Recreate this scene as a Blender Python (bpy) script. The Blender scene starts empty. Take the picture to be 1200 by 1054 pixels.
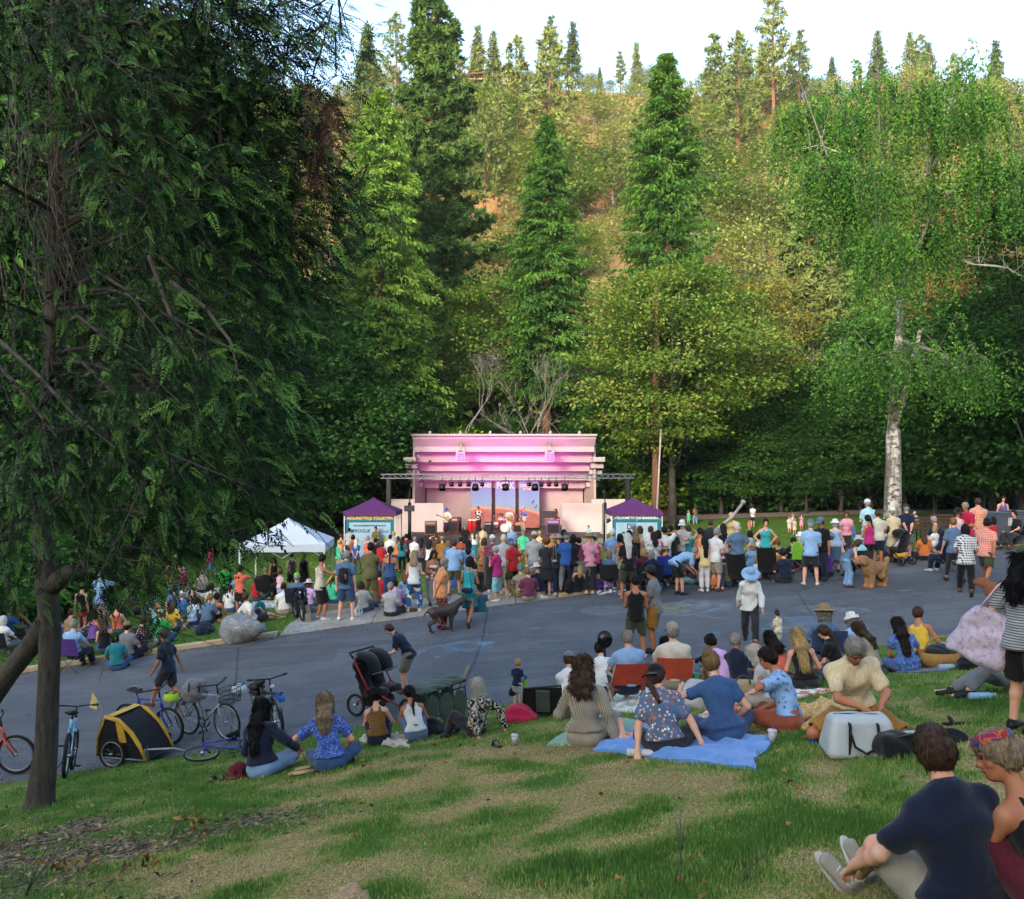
import bpy,math,random
import numpy as np
from mathutils import Vector,Matrix
sc=bpy.context.scene
COL=sc.collection
R=math.radians
F,CU,HV,CAMZ=1000.0,600.0,552.0,4.0
# ---- camera, sky, sun, exposure
cam=bpy.data.cameras.new('camera');camo=bpy.data.objects.new('camera',cam);COL.objects.link(camo)
camo.location=(0,0,CAMZ);camo.rotation_euler=(R(90),0,0)
cam.sensor_width=36;cam.lens=30;cam.shift_y=25/1200;cam.clip_start=.05;cam.clip_end=3000
sc.camera=camo
SUN_EL,SUN_AZ=15,205
w=bpy.data.worlds.new('World');sc.world=w;w.use_nodes=True
nt=w.node_tree;bg=nt.nodes['Background']
sky=nt.nodes.new('ShaderNodeTexSky');sky.sky_type='NISHITA';sky.sun_disc=False
sky.sun_elevation=R(SUN_EL);sky.sun_rotation=R(SUN_AZ);sky.air_density=1.0;sky.dust_density=2.2;sky.ozone_density=1.0
hs=nt.nodes.new('ShaderNodeHueSaturation');hs.inputs['Saturation'].default_value=1.0;nt.links.new(sky.outputs[0],hs.inputs['Color']);nt.links.new(hs.outputs[0],bg.inputs[0]);bg.inputs[1].default_value=.15
sun=bpy.data.lights.new('sun','SUN');suno=bpy.data.objects.new('sun',sun);COL.objects.link(suno)
sun.energy=1.25;sun.angle=R(16);sun.color=(1,.95,.87)
sd=Vector((math.sin(R(SUN_AZ))*math.cos(R(SUN_EL)),math.cos(R(SUN_AZ))*math.cos(R(SUN_EL)),math.sin(R(SUN_EL))))
suno.rotation_euler=sd.to_track_quat('Z','Y').to_euler();suno.location=(0,-20,60)
vs=sc.view_settings;vs.view_transform='Standard';vs.look='None';vs.exposure=2.36;vs.gamma=1;vs.use_curve_mapping=False
sc.render.engine='CYCLES'
sc.cycles.max_bounces=6;sc.cycles.diffuse_bounces=3;sc.cycles.glossy_bounces=2;sc.cycles.transmission_bounces=4
sc.cycles.transparent_max_bounces=6;sc.cycles.use_denoising=True;sc.cycles.caustics_reflective=False;sc.cycles.caustics_refractive=False
# ---- helpers
def lin(h):
 if not isinstance(h,str):return tuple(h)
 h=h.lstrip('#');h=''.join(c*2 for c in h) if len(h)==3 else h
 return tuple(((c/12.92) if c<=.04045 else ((c+.055)/1.055)**2.4) for c in (int(h[i:i+2],16)/255 for i in (0,2,4)))
def tag(o,label=None,cat=None,group=None,kind=None):
 if label:o['label']=label
 if cat:o['category']=cat
 if group:o['group']=group
 if kind:o['kind']=kind
 return o
def empty(name,loc=(0,0,0),rz=0,s=1):
 o=bpy.data.objects.new(name,None);o.location=loc;o.rotation_euler.z=rz;o.scale=(s,s,s);o.empty_display_size=.1
 COL.objects.link(o);return o
def link(name,me,parent=None,loc=(0,0,0)):
 o=bpy.data.objects.new(name,me);o.location=loc;COL.objects.link(o)
 if parent is not None:o.parent=parent
 return o
def copy_tree(o,parent=None):
 c=o.copy();COL.objects.link(c)
 if parent is not None:c.parent=parent
 for ch in list(o.children):copy_tree(ch,c)
 return c
def mesh_np(name,V,Fc,mat=None,smooth=False,tint=None):
 """V (n,3), Fc (m,k) all of one size"""
 me=bpy.data.meshes.new(name);V=np.asarray(V,np.float32);Fc=np.asarray(Fc,np.int32);m,k=Fc.shape
 me.vertices.add(len(V));me.vertices.foreach_set('co',V.ravel())
 me.loops.add(m*k);me.loops.foreach_set('vertex_index',Fc.ravel())
 me.polygons.add(m);me.polygons.foreach_set('loop_start',np.arange(0,m*k,k,dtype=np.int32))
 me.polygons.foreach_set('use_smooth',np.full(m,smooth,bool))
 if tint is not None:
  a=me.attributes.new('tint','FLOAT','POINT');a.data.foreach_set('value',np.asarray(tint,np.float32))
 me.update(calc_edges=True);me.validate()
 for mm in (mat if isinstance(mat,(list,tuple)) else [mat]):
  if mm:me.materials.append(mm)
 return me
class MB:
 """collects simple shapes into one mesh"""
 def __init__(s):s.v,s.f,s.sm=[],[],[]
 def add(s,V,Fs,smooth=False):
  n=len(s.v);s.v+=[tuple(p) for p in V];s.f+=[tuple(i+n for i in f) for f in Fs];s.sm+=[smooth]*len(Fs);return s
 def box(s,c,d,rz=0,M=None,bev=0):
  x,y,z=[k/2 for k in d];c=Vector(c);rot=Matrix.Rotation(rz,3,'Z') if M is None else M
  if bev:
   b=min(bev,x,y,z);P=[]
   for sz,ins in ((-z,b),(-z+b,0),(z-b,0),(z,b)):
    for (px,py) in ((-x+ins,-y+ins+b*(ins==0)),(-x+ins+b*(ins==0),-y+ins),(x-ins-b*(ins==0),-y+ins),(x-ins,-y+ins+b*(ins==0)),(x-ins,y-ins-b*(ins==0)),(x-ins-b*(ins==0),y-ins),(-x+ins+b*(ins==0),y-ins),(-x+ins,y-ins-b*(ins==0))):
     P.append(c+rot@Vector((px,py,sz)))
   Fs=[tuple(range(7,-1,-1)),tuple(range(24,32))]
   for r in range(3):
    for i in range(8):Fs.append((r*8+i,r*8+(i+1)%8,r*8+8+(i+1)%8,r*8+8+i))
   return s.add(P,Fs)
  P=[c+rot@Vector((a*x,b*y,e*z)) for e in (-1,1) for a,b in ((-1,-1),(1,-1),(1,1),(-1,1))]
  return s.add(P,[(3,2,1,0),(4,5,6,7),(0,1,5,4),(1,2,6,5),(2,3,7,6),(3,0,4,7)])
 def tube(s,pts,r,n=6,cap=True,flat=1.0,smooth=True):
  pts=[Vector(p) for p in pts];m=len(pts);rr=list(r) if hasattr(r,'__len__') else [r]*m;P=[];up=None
  for i,p in enumerate(pts):
   d=(pts[min(i+1,m-1)]-pts[max(i-1,0)]);d=d.normalized() if d.length>1e-9 else Vector((0,0,1))
   if up is None:up=d.orthogonal().normalized() if abs(d.z)>.95 else d.cross(Vector((0,0,1))).normalized()
   a=(up-d*up.dot(d));a=a.normalized() if a.length>1e-6 else d.orthogonal().normalized();up=a;b=d.cross(a)
   for k in range(n):
    t=2*math.pi*k/n;P.append(p+a*(math.cos(t)*rr[i])+b*(math.sin(t)*rr[i]*flat))
  Fs=[(i*n+k,i*n+(k+1)%n,(i+1)*n+(k+1)%n,(i+1)*n+k) for i in range(m-1) for k in range(n)]
  if cap:Fs+=[tuple(range(n-1,-1,-1)),tuple(range((m-1)*n,m*n))]
  return s.add(P,Fs,smooth)
 def lathe(s,prof,n=16,c=(0,0,0),M=None,sx=1,sy=1,smooth=True):
  c=Vector(c);M=M or Matrix.Identity(3);P=[]
  for (r,z) in prof:
   for k in range(n):
    t=2*math.pi*k/n;P.append(c+M@Vector((r*sx*math.cos(t),r*sy*math.sin(t),z)))
  m=len(prof)
  Fs=[(i*n+k,i*n+(k+1)%n,(i+1)*n+(k+1)%n,(i+1)*n+k) for i in range(m-1) for k in range(n)]
  return s.add(P,Fs,smooth)
 def ball(s,c,r,n=10,m=6,M=None):
  r=(r,r,r) if not hasattr(r,'__len__') else r
  prof=[(math.sin(math.pi*i/m),-math.cos(math.pi*i/m)) for i in range(m+1)]
  prof=[(max(a,.01),b*r[2]) for a,b in prof]
  return s.lathe(prof,n,c,M,r[0],r[1])
 def grid(s,P,nu,nv,smooth=True):
  return s.add(P,[(j*nu+i,j*nu+i+1,(j+1)*nu+i+1,(j+1)*nu+i) for j in range(nv-1) for i in range(nu-1)],smooth)
 def mesh(s,name,mat):
  me=bpy.data.meshes.new(name);me.from_pydata(s.v,[],s.f);me.polygons.foreach_set('use_smooth',s.sm);me.update()
  if mat:me.materials.append(mat)
  return me
 def build(s,name,mat,parent=None,loc=(0,0,0)):return link(name,s.mesh(name,mat),parent,loc)
def arc(c,r,a0,a1,n,ax='xz'):
 out=[]
 for i in range(n+1):
  t=R(a0+(a1-a0)*i/n);p=[c[0],c[1],c[2]];p['xyz'.index(ax[0])]+=r*math.cos(t);p['xyz'.index(ax[1])]+=r*math.sin(t);out.append(tuple(p))
 return out
 # ---- materials
MC={}
def nodes(name):
 m=bpy.data.materials.new(name);m.use_nodes=True;t=m.node_tree;b=t.nodes['Principled BSDF'];return m,t,b
def N(t,ty,**kw):
 n=t.nodes.new(ty)
 for k,v in kw.items():
  if k.startswith('i_'):
   key=k[2:];n.inputs[int(key) if key.isdigit() else key.replace('_',' ')].default_value=v
  else:setattr(n,k,v)
 return n
def ramp(t,fac,stops,interp='LINEAR'):
 r=t.nodes.new('ShaderNodeValToRGB');r.color_ramp.interpolation=interp;e=r.color_ramp.elements
 while len(e)<len(stops):e.new(.5)
 for el,(p,c) in zip(e,stops):el.position=p;el.color=(*lin(c),1) if not isinstance(c,float) else (c,c,c,1)
 t.links.new(fac,r.inputs[0]);return r.outputs[0]
def mixc(t,fac,a,b,mode='MIX'):
 m=t.nodes.new('ShaderNodeMix');m.data_type='RGBA';m.blend_type=mode
 for sock,v in ((m.inputs[0],fac),(m.inputs[6],a),(m.inputs[7],b)):
  if hasattr(v,'links') or hasattr(v,'is_linked'):t.links.new(v,sock)
  elif isinstance(v,(int,float)):sock.default_value=v
  else:sock.default_value=(*lin(v),1)
 return m.outputs[2]
def noise(t,scale,detail=4,rough=.55,co=None,dim='3D',dist=0):
 n=N(t,'ShaderNodeTexNoise',i_Scale=scale,i_Detail=detail,i_Roughness=rough,i_Distortion=dist)
 if co is not None:t.links.new(co,n.inputs['Vector'])
 return n.outputs[0]
def coord(t,which='Object'):return N(t,'ShaderNodeTexCoord').outputs[which]
def wpos(t):return N(t,'ShaderNodeNewGeometry').outputs['Position']
def scaled(t,co,s):
 m=N(t,'ShaderNodeMapping');m.inputs['Scale'].default_value=s;t.links.new(co,m.inputs[0]);return m.outputs[0]
def bump(t,b,h,strength,dist=.02):
 n=N(t,'ShaderNodeBump',i_Strength=strength,i_Distance=dist);t.links.new(h,n.inputs['Height']);t.links.new(n.outputs[0],b.inputs['Normal'])
def math_(t,op,a,b=None):
 n=N(t,'ShaderNodeMath',operation=op)
 for i,v in enumerate((a,b)):
  if v is None:continue
  if isinstance(v,(int,float)):n.inputs[i].default_value=v
  else:t.links.new(v,n.inputs[i])
 return n.outputs[0]
def pm(name,col,rough=.7,var=.25,scale=6,bmp=.15,bscale=60,metal=0,spec=.3,emit=0):
 """plain surface with tonal variation and fine relief"""
 key=(name,str(col),rough,metal)
 if key in MC:return MC[key]
 m,t,b=nodes(name);c=lin(col);co=coord(t)
 d=tuple(x*(1-var) for x in c);l=tuple(min(1,x*(1+var*.6)) for x in c)
 t.links.new(ramp(t,noise(t,scale,5,.6,co),[(.3,d),(.7,l)]),b.inputs['Base Color'])
 b.inputs['Roughness'].default_value=rough;b.inputs['Metallic'].default_value=metal;b.inputs['Specular IOR Level'].default_value=spec
 if bmp:bump(t,b,noise(t,bscale,3,.6,co),bmp,.01)
 if emit:
  b.inputs['Emission Color'].default_value=(*c,1);b.inputs['Emission Strength'].default_value=emit
 MC[key]=m;return m
 # ---- the lie of the land
def sst(a,b,x):t=np.clip((x-a)/(b-a),0,1);return t*t*(3-2*t)
def YN(x):return 15.95+.22*np.clip(x,-45,45)
def YF(x):x=np.clip(x,-45,45);return 24.55+.225*x-.0024*x*x
def plane(x,y):
 xc=np.clip(x,-26,26);return -1.3+.086*xc-.0007*np.maximum(xc,0)**2+.06*np.clip(y,-20,60)
def wob(x,y,f,s=0):return np.sin(x*f+s)*np.cos(y*f*1.13+s*1.7)+.5*np.sin(x*f*2.3+y*f*1.9+s*2.1)
def ground(x,y):
 x=np.asarray(x,float);y=np.asarray(y,float);yn=YN(x);yf=YF(x)
 d=np.maximum(yn-y,0);near=plane(x,yn)+.19*np.minimum(d,26)-.0018*np.minimum(d,26)**2+.02*sst(0,.6,d)+.025*wob(x,y,.9)*sst(.5,3,d)
 e=np.maximum(y-yf,0);xc=np.clip(x,-30,30)
 L=-.62+.03*xc-.4*np.exp(-((y-57)/7)**2-(x/14)**2)+.65*sst(58,67,y)
 ap=(x>-6.45)&(x<1.4);kb=np.where(ap,.13*np.clip(e/.9,0,1)-.02,.12);far=plane(x,yf)+kb+(L-plane(x,yf)-.12)*sst(1.2,15,e)
 z=np.where(y<yn,near,np.where(y<yf,plane(x,y),far))
 h=np.maximum(y-69-2*np.sin(x*.05),0)
 hill=.74*np.maximum(h-3+3*np.exp(-h/3),0)+(2.2*wob(x,y,.055)+.7*wob(x,y,.17,2))*sst(6,30,h)
 top=87+4*np.sin(x*.022+1.0)-4*sst(20,60,x)
 hill=np.where(hill>top-6,top-6+6*np.tanh((hill-top+6)/6),hill)-.12*np.maximum(h-150,0)
 b=np.maximum(-14-y,0);back=.78*np.maximum(b-4+4*np.exp(-b/4),0);back=np.minimum(back,40+3*np.sin(x*.03))+1.2*wob(x,y,.08)*sst(4,20,b)  # unseen ridge behind the camera, added and sized to keep sun off the foreground
 return z+hill+back
def gz(x,y):return float(ground(x,y))
def hit(u,v,lift=0):
 """where the line of sight through photo pixel (u, v) meets the ground"""
 Y=np.concatenate([np.arange(2,40,.05),np.arange(40,260,.25)]);x=(u-CU)/F*Y;z=CAMZ-(v-HV)/F*Y
 below=np.nonzero(z<=ground(x,Y)+lift)[0];i=below[0] if len(below) else len(Y)-1
 return Vector((x[i],Y[i],gz(x[i],Y[i])))
def under(u,v,H):
 """ground point of something H metres tall whose top shows at photo pixel (u, v)"""
 return hit(u,v,H) if v>HV+5 else at(u,v,60)
def at(u,v,Y):return Vector(((u-CU)/F*Y,Y,CAMZ-(v-HV)/F*Y))
def axis(bp):
 out=[]
 for (a,b,st) in bp:out+=list(np.arange(a,b,st))
 return np.array(out+[bp[-1][1]])
gx=axis([(-900,-200,70),(-200,-60,10),(-60,-22,2),(-22,-9,.4),(-9,9,.25),(9,22,.4),(22,60,2),(60,200,10),(200,900,70)])
nf=np.linspace(0,1,84)**.62;ff=np.linspace(0,1,46)**1.35
yn_,yf_=YN(gx),YF(gx);one=np.ones_like(gx)
rows=[one*y for y in list(np.arange(-600,-140,40))+list(np.arange(-140,-14,6))]+[-14+(yn_+14)*f for f in nf]+[yn_+.02,yn_*.5+yf_*.5,yf_-.02,yf_+.10]+[yf_+.12+(66-yf_)*f for f in ff[1:]]+[one*y for y in axis([(67.5,110,2),(110,230,3),(230,900,60)])]
GY=np.array(rows);ny=len(rows);nx=len(gx);GX=np.tile(gx,(ny,1))
GZ=ground(GX,GY);rd=(GY>YN(GX)+.01)&(GY<YF(GX)-.001);GZ=GZ-.03*rd
V=np.stack([GX.ravel(),GY.ravel(),GZ.ravel()],1)
I=np.arange(nx*ny).reshape(ny,nx);Q=np.stack([I[:-1,:-1].ravel(),I[:-1,1:].ravel(),I[1:,1:].ravel(),I[1:,:-1].ravel()],1)
def vnoise(x,y,f,seed):
 r=np.random.default_rng(seed);T=r.uniform(0,1,(256,256));X=np.asarray(x)*f+900.0;Y=np.asarray(y)*f+900.0
 xi=np.floor(X).astype(int);yi=np.floor(Y).astype(int);a=X-xi;b=Y-yi;a=a*a*(3-2*a);b=b*b*(3-2*b);g=lambda i,j:T[(yi+j)%256,(xi+i)%256]
 return (g(0,0)*(1-a)+g(1,0)*a)*(1-b)+(g(0,1)*(1-a)+g(1,1)*a)*b
def dryness(x,y):
 n=.20*vnoise(x,y,.9,1)+.42*vnoise(x,y,2.3,2)+.38*vnoise(x,y,3.7,3);d=YN(x)-y
 return n+.17*sst(1.0,5.5,d)*sst(-5.0,-1.5,x)-.05-.07*sst(2.5,4.5,x)*(y>6)-.10*sst(2.2,.6,np.abs(d))-.10
def mulchness(x,y):
 return 1.12-np.hypot((x+5.0)*.30,(y-7.0)*.34)+.55*(vnoise(x,y,.9,5)-.5)+.35*(vnoise(x,y,2.6,6)-.5)
def zone_nodes(t,P):
 """shared by soil and blades: 0 green .. 1 dry straw, from world position"""
 n1=noise(t,.42,3,.5,P);n2=noise(t,2.2,4,.6,P);n3=noise(t,.11,2,.5,P)
 s=math_(t,'ADD',math_(t,'MULTIPLY',n1,.62),math_(t,'MULTIPLY',n2,.38));return s,n3
def ground_material():
 m,t,b=nodes('ground');P=wpos(t);sx=N(t,'ShaderNodeSeparateXYZ');t.links.new(P,sx.inputs[0]);X,Y,Z=sx.outputs
 dry,big=zone_nodes(t,P)
 fine=noise(t,30,5,.7,P);mid=noise(t,6,5,.65,P)
 gcol=ramp(t,fine,[(.25,'#35491c'),(.5,'#5e7434'),(.75,'#879a50')])
 dcol=ramp(t,fine,[(.28,'#5a4a2c'),(.48,'#8c7a4e'),(.7,'#b09c70')])
 da=N(t,'ShaderNodeAttribute',attribute_name='dry').outputs['Fac'];da=math_(t,'ADD',da,math_(t,'MULTIPLY',math_(t,'SUBTRACT',noise(t,11,5,.7,P),.5),.5))
 near=mixc(t,ramp(t,da,[(.44,0.0),(.62,1.0)]),gcol,dcol)
 flawn=mixc(t,ramp(t,mid,[(.55,0.0),(.75,.55)]),ramp(t,fine,[(.2,'#2f4a18'),(.5,'#486824'),(.8,'#638234')]),'#8a7b4e')
 isfar=math_(t,'GREATER_THAN',math_(t,'SUBTRACT',Y,math_(t,'MULTIPLY',X,.22)),20.0)
 lawn=mixc(t,isfar,near,flawn)
 md=math_(t,'ADD',N(t,'ShaderNodeAttribute',attribute_name='mulch').outputs['Fac'],math_(t,'MULTIPLY',math_(t,'SUBTRACT',noise(t,7,5,.7,P),.5),.5))
 vor=N(t,'ShaderNodeTexVoronoi',i_Scale=38.0,feature='F1');t.links.new(scaled(t,P,(1,.55,1)),vor.inputs[0])
 mulch=ramp(t,vor.outputs['Color'],[(.1,'#2c241c'),(.45,'#5a4c3c'),(.7,'#7a6b58'),(.95,'#a3937e')])
 lawn=mixc(t,ramp(t,md,[(.44,0.0),(.56,1.0)]),lawn,mulch)
 litter=ramp(t,mid,[(.3,'#2b2117'),(.55,'#4a3a28'),(.8,'#6a5238')])
 wn=math_(t,'ADD',Y,math_(t,'MULTIPLY',noise(t,.35,3,.6,P),6.0))
 col=mixc(t,ramp(t,math_(t,'MULTIPLY',wn,.01),[(.662,0.0),(.69,1.0)]),lawn,litter)
 hillc=mixc(t,ramp(t,noise(t,.06,4,.6,P),[(.4,0.0),(.62,1.0)]),ramp(t,mid,[(.3,'#625a36'),(.55,'#766a44'),(.8,'#877a54')]),ramp(t,mid,[(.3,'#84603f'),(.7,'#9c7854')]))
 hz=ramp(t,math_(t,'MULTIPLY',math_(t,'ADD',Z,math_(t,'MULTIPLY',noise(t,.09,3,.6,P),14.0)),.01),[(.22,0.0),(.34,1.0)])
 col=mixc(t,math_(t,'MULTIPLY',hz,math_(t,'GREATER_THAN',Y,40.0)),col,hillc)
 backc=mixc(t,math_(t,'LESS_THAN',Y,-22.0),col,ramp(t,mid,[(.3,'#39401f'),(.7,'#66613a')]))
 t.links.new(backc,b.inputs['Base Color']);b.inputs['Roughness'].default_value=.95;b.inputs['Specular IOR Level'].default_value=.1
 bump(t,b,math_(t,'ADD',fine,mid),.8,.05);return m
GM=ground_material()
gme=mesh_np('ground',V,Q,GM,True)
for nm_,fn in (('dry',dryness),('mulch',mulchness)):gme.attributes.new(nm_,'FLOAT','POINT').data.foreach_set('value',fn(V[:,0],V[:,1]).astype(np.float32))
tag(link('ground',gme),kind='structure')
# ---- road, apron, kerbs
def strip(name,xs,y0,y1,zf,mat,n=8):
 mb=MB();P=[]
 for j in range(n+1):
  for x in xs:
   y=y0(x)+(y1(x)-y0(x))*j/n;P.append((x,y,zf(x,y)))
 mb.grid(P,len(xs),n+1);return tag(mb.build(name,mat),kind='structure')
def asphalt():
 m,t,b=nodes('asphalt');P=wpos(t)
 agg=N(t,'ShaderNodeTexVoronoi',i_Scale=110.0);t.links.new(P,agg.inputs[0])
 c=ramp(t,agg.outputs['Color'],[(.1,'#33363b'),(.6,'#4d5056'),(.95,'#7b7e83')])
 c=mixc(t,ramp(t,noise(t,.55,5,.62,P),[(.4,.0),(.65,.6)]),c,'#66686b')
 streak=noise(t,1.6,5,.7,scaled(t,P,(.35,1.6,1)));c=mixc(t,ramp(t,streak,[(.48,0.0),(.7,.6)]),c,'#3d3f42')
 v=N(t,'ShaderNodeTexVoronoi',i_Scale=.11,feature='DISTANCE_TO_EDGE')
 wv=mixc(t,1.0,P,N(t,'ShaderNodeTexNoise',i_Scale=1.4,i_Detail=5.0).outputs['Color'],'ADD');t.links.new(wv,v.inputs[0])
 c=mixc(t,ramp(t,v.outputs[0],[(.0,.7),(.0016,0.0)]),c,'#202226')
 pv=N(t,'ShaderNodeTexVoronoi',i_Scale=.16,distance='CHEBYCHEV');t.links.new(scaled(t,P,(.6,1.3,1)),pv.inputs[0]);sc_=N(t,'ShaderNodeSeparateColor');t.links.new(pv.outputs['Color'],sc_.inputs[0]);c=mixc(t,ramp(t,sc_.outputs[0],[(.72,0.0),(.74,.28)]),c,'#2c2d30')
 st=noise(t,3.2,4,.6,P);c=mixc(t,ramp(t,st,[(.62,0.0),(.72,.45)]),c,'#2a2b2d')
 ch=noise(t,5.0,6,.75,scaled(t,P,(.6,1.5,1)));reg=noise(t,.33,2,.5,P)
 k=math_(t,'MULTIPLY',ramp(t,ch,[(.62,0.0),(.70,.6)]),ramp(t,reg,[(.50,0.0),(.62,1.0)]))
 c=mixc(t,k,c,'#9aa6ae')
 t.links.new(c,b.inputs['Base Color']);b.inputs['Roughness'].default_value=.85;b.inputs['Specular IOR Level'].default_value=.35
 bump(t,b,agg.outputs[0],.35,.01);return m
def concrete(name,a='#8d8b86',bb='#b0ada6',moss=0.0):
 m,t,b=nodes(name);P=wpos(t)
 c=ramp(t,noise(t,2.4,6,.65,P),[(.3,a),(.7,bb)]);c=mixc(t,ramp(t,noise(t,40,3,.6,P),[(.5,0.0),(.75,.45)]),c,'#6d6a64')
 if moss:c=mixc(t,ramp(t,noise(t,1.7,5,.7,P),[(.45,0.0),(.6,moss)]),c,'#7f7a46')
 t.links.new(c,b.inputs['Base Color']);b.inputs['Roughness'].default_value=.9;bump(t,b,noise(t,60,4,.7,P),.35,.008);return m
ASPH,CONC,APRON=asphalt(),concrete('concrete','#5d5a53','#7d786e',.3),concrete('apron_concrete','#77736d','#98948c',.2)
xs=list(np.arange(-44,44.1,.5))
strip('road',xs,YN,YF,lambda x,y:plane(x,y),ASPH,12)
def kerb_mat():
 m,t,b=nodes('painted_kerb');P=wpos(t)
 c=ramp(t,noise(t,3,6,.65,P),[(.3,'#8f897c'),(.7,'#bab4a4')])
 c=mixc(t,ramp(t,noise(t,1.3,6,.7,P),[(.42,.15),(.58,.85)]),c,'#b08a3c')
 c=mixc(t,ramp(t,noise(t,14,5,.7,P),[(.55,0.0),(.7,.7)]),c,'#5d574c')
 t.links.new(c,b.inputs['Base Color']);b.inputs['Roughness'].default_value=.85;bump(t,b,noise(t,40,4,.7,P),.5,.01);return m
KERB=kerb_mat()
def kerb(name,x0,x1,off=0.0,w_=.17,h=.125,mat=None):
 """kerb stones of about 1.8 m, each a block with a rounded nose"""
 root=empty(name,(0,0,0));x=x0;rnd=random.Random(4)
 while x<x1-.05:
  xe=min(x+1.8,x1);mb=MB();P=[]
  prof=[(0,-.12),(0,h-.03),(.012,h-.008),(.035,h),(w_,h),(w_,-.12)];dz=rnd.uniform(-.006,.006)
  for i in range(5):
   xx=x+.006+(xe-x-.012)*i/4
   for (a,z) in prof:y=YF(xx)+off+a;P.append((xx,y,plane(xx,YF(xx))+z+dz))
  n=len(prof);Fs=[(i*n+k+1,i*n+k,(i+1)*n+k,(i+1)*n+k+1) for i in range(4) for k in range(n-1)]
  Fs+=[tuple(range(n)),tuple(range(5*n-1,4*n-1,-1))]
  mb.add(P,Fs);mb.build('kerb_stone',mat or KERB,root);x=xe
 return tag(root,kind='structure')
kerb('kerb',-40,-6.35);kerb('kerb',1.35,42)
def apron(x0,x1):
 root=empty('pavement',(0,0,0));xs_=[x0,-3.9,-1.9,0.1,x1]
 for a,c in zip(xs_[:-1],xs_[1:]):
  mb=MB();P=[]
  for j in range(7):
   for i in range(6):
    x=a+.012+(c-a-.024)*i/5;d=2.75*j/6;z=max(plane(x,YF(x))+.004+.13*min(1,d/.9),gz(x,YF(x)+d)+.01);P.append((x,YF(x)+d,z))
  mb.grid(P,6,7)
  n0=len(mb.v);mb.add([(p[0],p[1],p[2]-.1) for p in P[36:42]]+P[36:42],[(i+1,i,i+6,i+7) for i in range(5)])
  mb.build('slab',APRON,root)
 return tag(root,kind='structure')
apron(-6.3,1.3)
mb=MB();P=[]
for i in range(13):
 x=-6.2+6.6*i/12;y=YF(x)+2.78;z=gz(x,y)
 P.append((x,y,z))
for (p,q) in zip(P[:-1],P[1:]):
 a=math.atan2(q[1]-p[1],q[0]-p[0]);mb.box(((p[0]+q[0])/2,(p[1]+q[1])/2,(p[2]+q[2])/2+.06),(math.dist(p[:2],q[:2])+.004,.16,.3),a)
p0=Vector((-6.2,YF(-6.2)+2.72,0));p1=Vector((-5.75,YF(-6.2)+1.0,0));mb.box(((p0.x+p1.x)/2,(p0.y+p1.y)/2,gz(-6,p0.y-1)+.1),(1.7,.17,.36),math.atan2(p1.y-p0.y,p1.x-p0.x))
tag(mb.build('concrete_edging',CONC),'low grey concrete edging between the apron and far lawn','edging')
mb=MB();P=[]
for i in range(41):
 x=4+i*.6;y=YN(x)
 for dy,dz in ((.0,-.05),(.0,.035),(-.12,.05),(-.12,-.05)):P.append((x,y+dy,plane(x,y)+dz))
mb.add(P,[(i*4+k,i*4+k+1,i*4+k+5,i*4+k+4) for i in range(40) for k in range(3)]);tag(mb.build('road_edging',CONC),kind='structure')
def dirt():
 m,t,b=nodes('path_gravel');P=wpos(t)
 t.links.new(ramp(t,noise(t,3,6,.7,P),[(.3,'#5c5148'),(.7,'#83766a')]),b.inputs['Base Color']);b.inputs['Roughness'].default_value=.95
 bump(t,b,noise(t,30,3,.7,P),.5,.02);return m
strip('path',list(np.arange(-60,61,2)),lambda x:63.6+.0*x+1.0*math.sin(x*.08),lambda x:67.0+1.0*math.sin(x*.08),lambda x,y:gz(x,y)+.03,dirt(),6)
hz_=MB();hz_.box((0,150,58),(2100,1800,136));hzo=hz_.build('haze',None);hm=bpy.data.materials.new('haze');hm.use_nodes=True;hm.node_tree.nodes.clear();ho=hm.node_tree.nodes.new('ShaderNodeOutputMaterial');hv=hm.node_tree.nodes.new('ShaderNodeVolumePrincipled');hv.inputs['Color'].default_value=(.88,.93,1,1);hv.inputs['Density'].default_value=.00014;hm.node_tree.links.new(hv.outputs[0],ho.inputs['Volume']);hzo.data.materials.append(hm);hzo['kind']='stuff'
# ---- vegetation
def leafmat(name,cols,var=.35,transl=.25,rough=.6):
 """leaf colours by each leaf's own tint and by tree"""
 if name in MC:return MC[name]
 m,t,b=nodes(name);a=N(t,'ShaderNodeAttribute',attribute_name='tint');oi=N(t,'ShaderNodeObjectInfo')
 k=math_(t,'ADD',math_(t,'MULTIPLY',a.outputs['Fac'],1-var),math_(t,'MULTIPLY',oi.outputs['Random'],var))
 n=len(cols);c=ramp(t,k,[(.08+.84*i/(n-1),x) for i,x in enumerate(cols)])
 t.links.new(c,b.inputs['Base Color']);b.inputs['Roughness'].default_value=rough;b.inputs['Specular IOR Level'].default_value=.12
 tr=N(t,'ShaderNodeBsdfTranslucent');t.links.new(c,tr.inputs[0]);mx=N(t,'ShaderNodeMixShader',i_0=transl)
 t.links.new(b.outputs[0],mx.inputs[1]);t.links.new(tr.outputs[0],mx.inputs[2]);t.links.new(mx.outputs[0],t.nodes['Material Output'].inputs[0])
 MC[name]=m;return m
def bark(name,a,b_,sc_=(6,6,1.2),bmp=.8):
 if name in MC:return MC[name]
 m,t,b=nodes(name);co=coord(t);s=scaled(t,co,sc_)
 n1=noise(t,3,6,.7,s);c=ramp(t,n1,[(.3,a),(.7,b_)]);c=mixc(t,ramp(t,noise(t,1.2,4,.6,co),[(.5,0.0),(.75,.4)]),c,'#6d6a5c')
 t.links.new(c,b.inputs['Base Color']);b.inputs['Roughness'].default_value=.95;bump(t,b,n1,bmp,.05);MC[name]=m;return m
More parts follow.
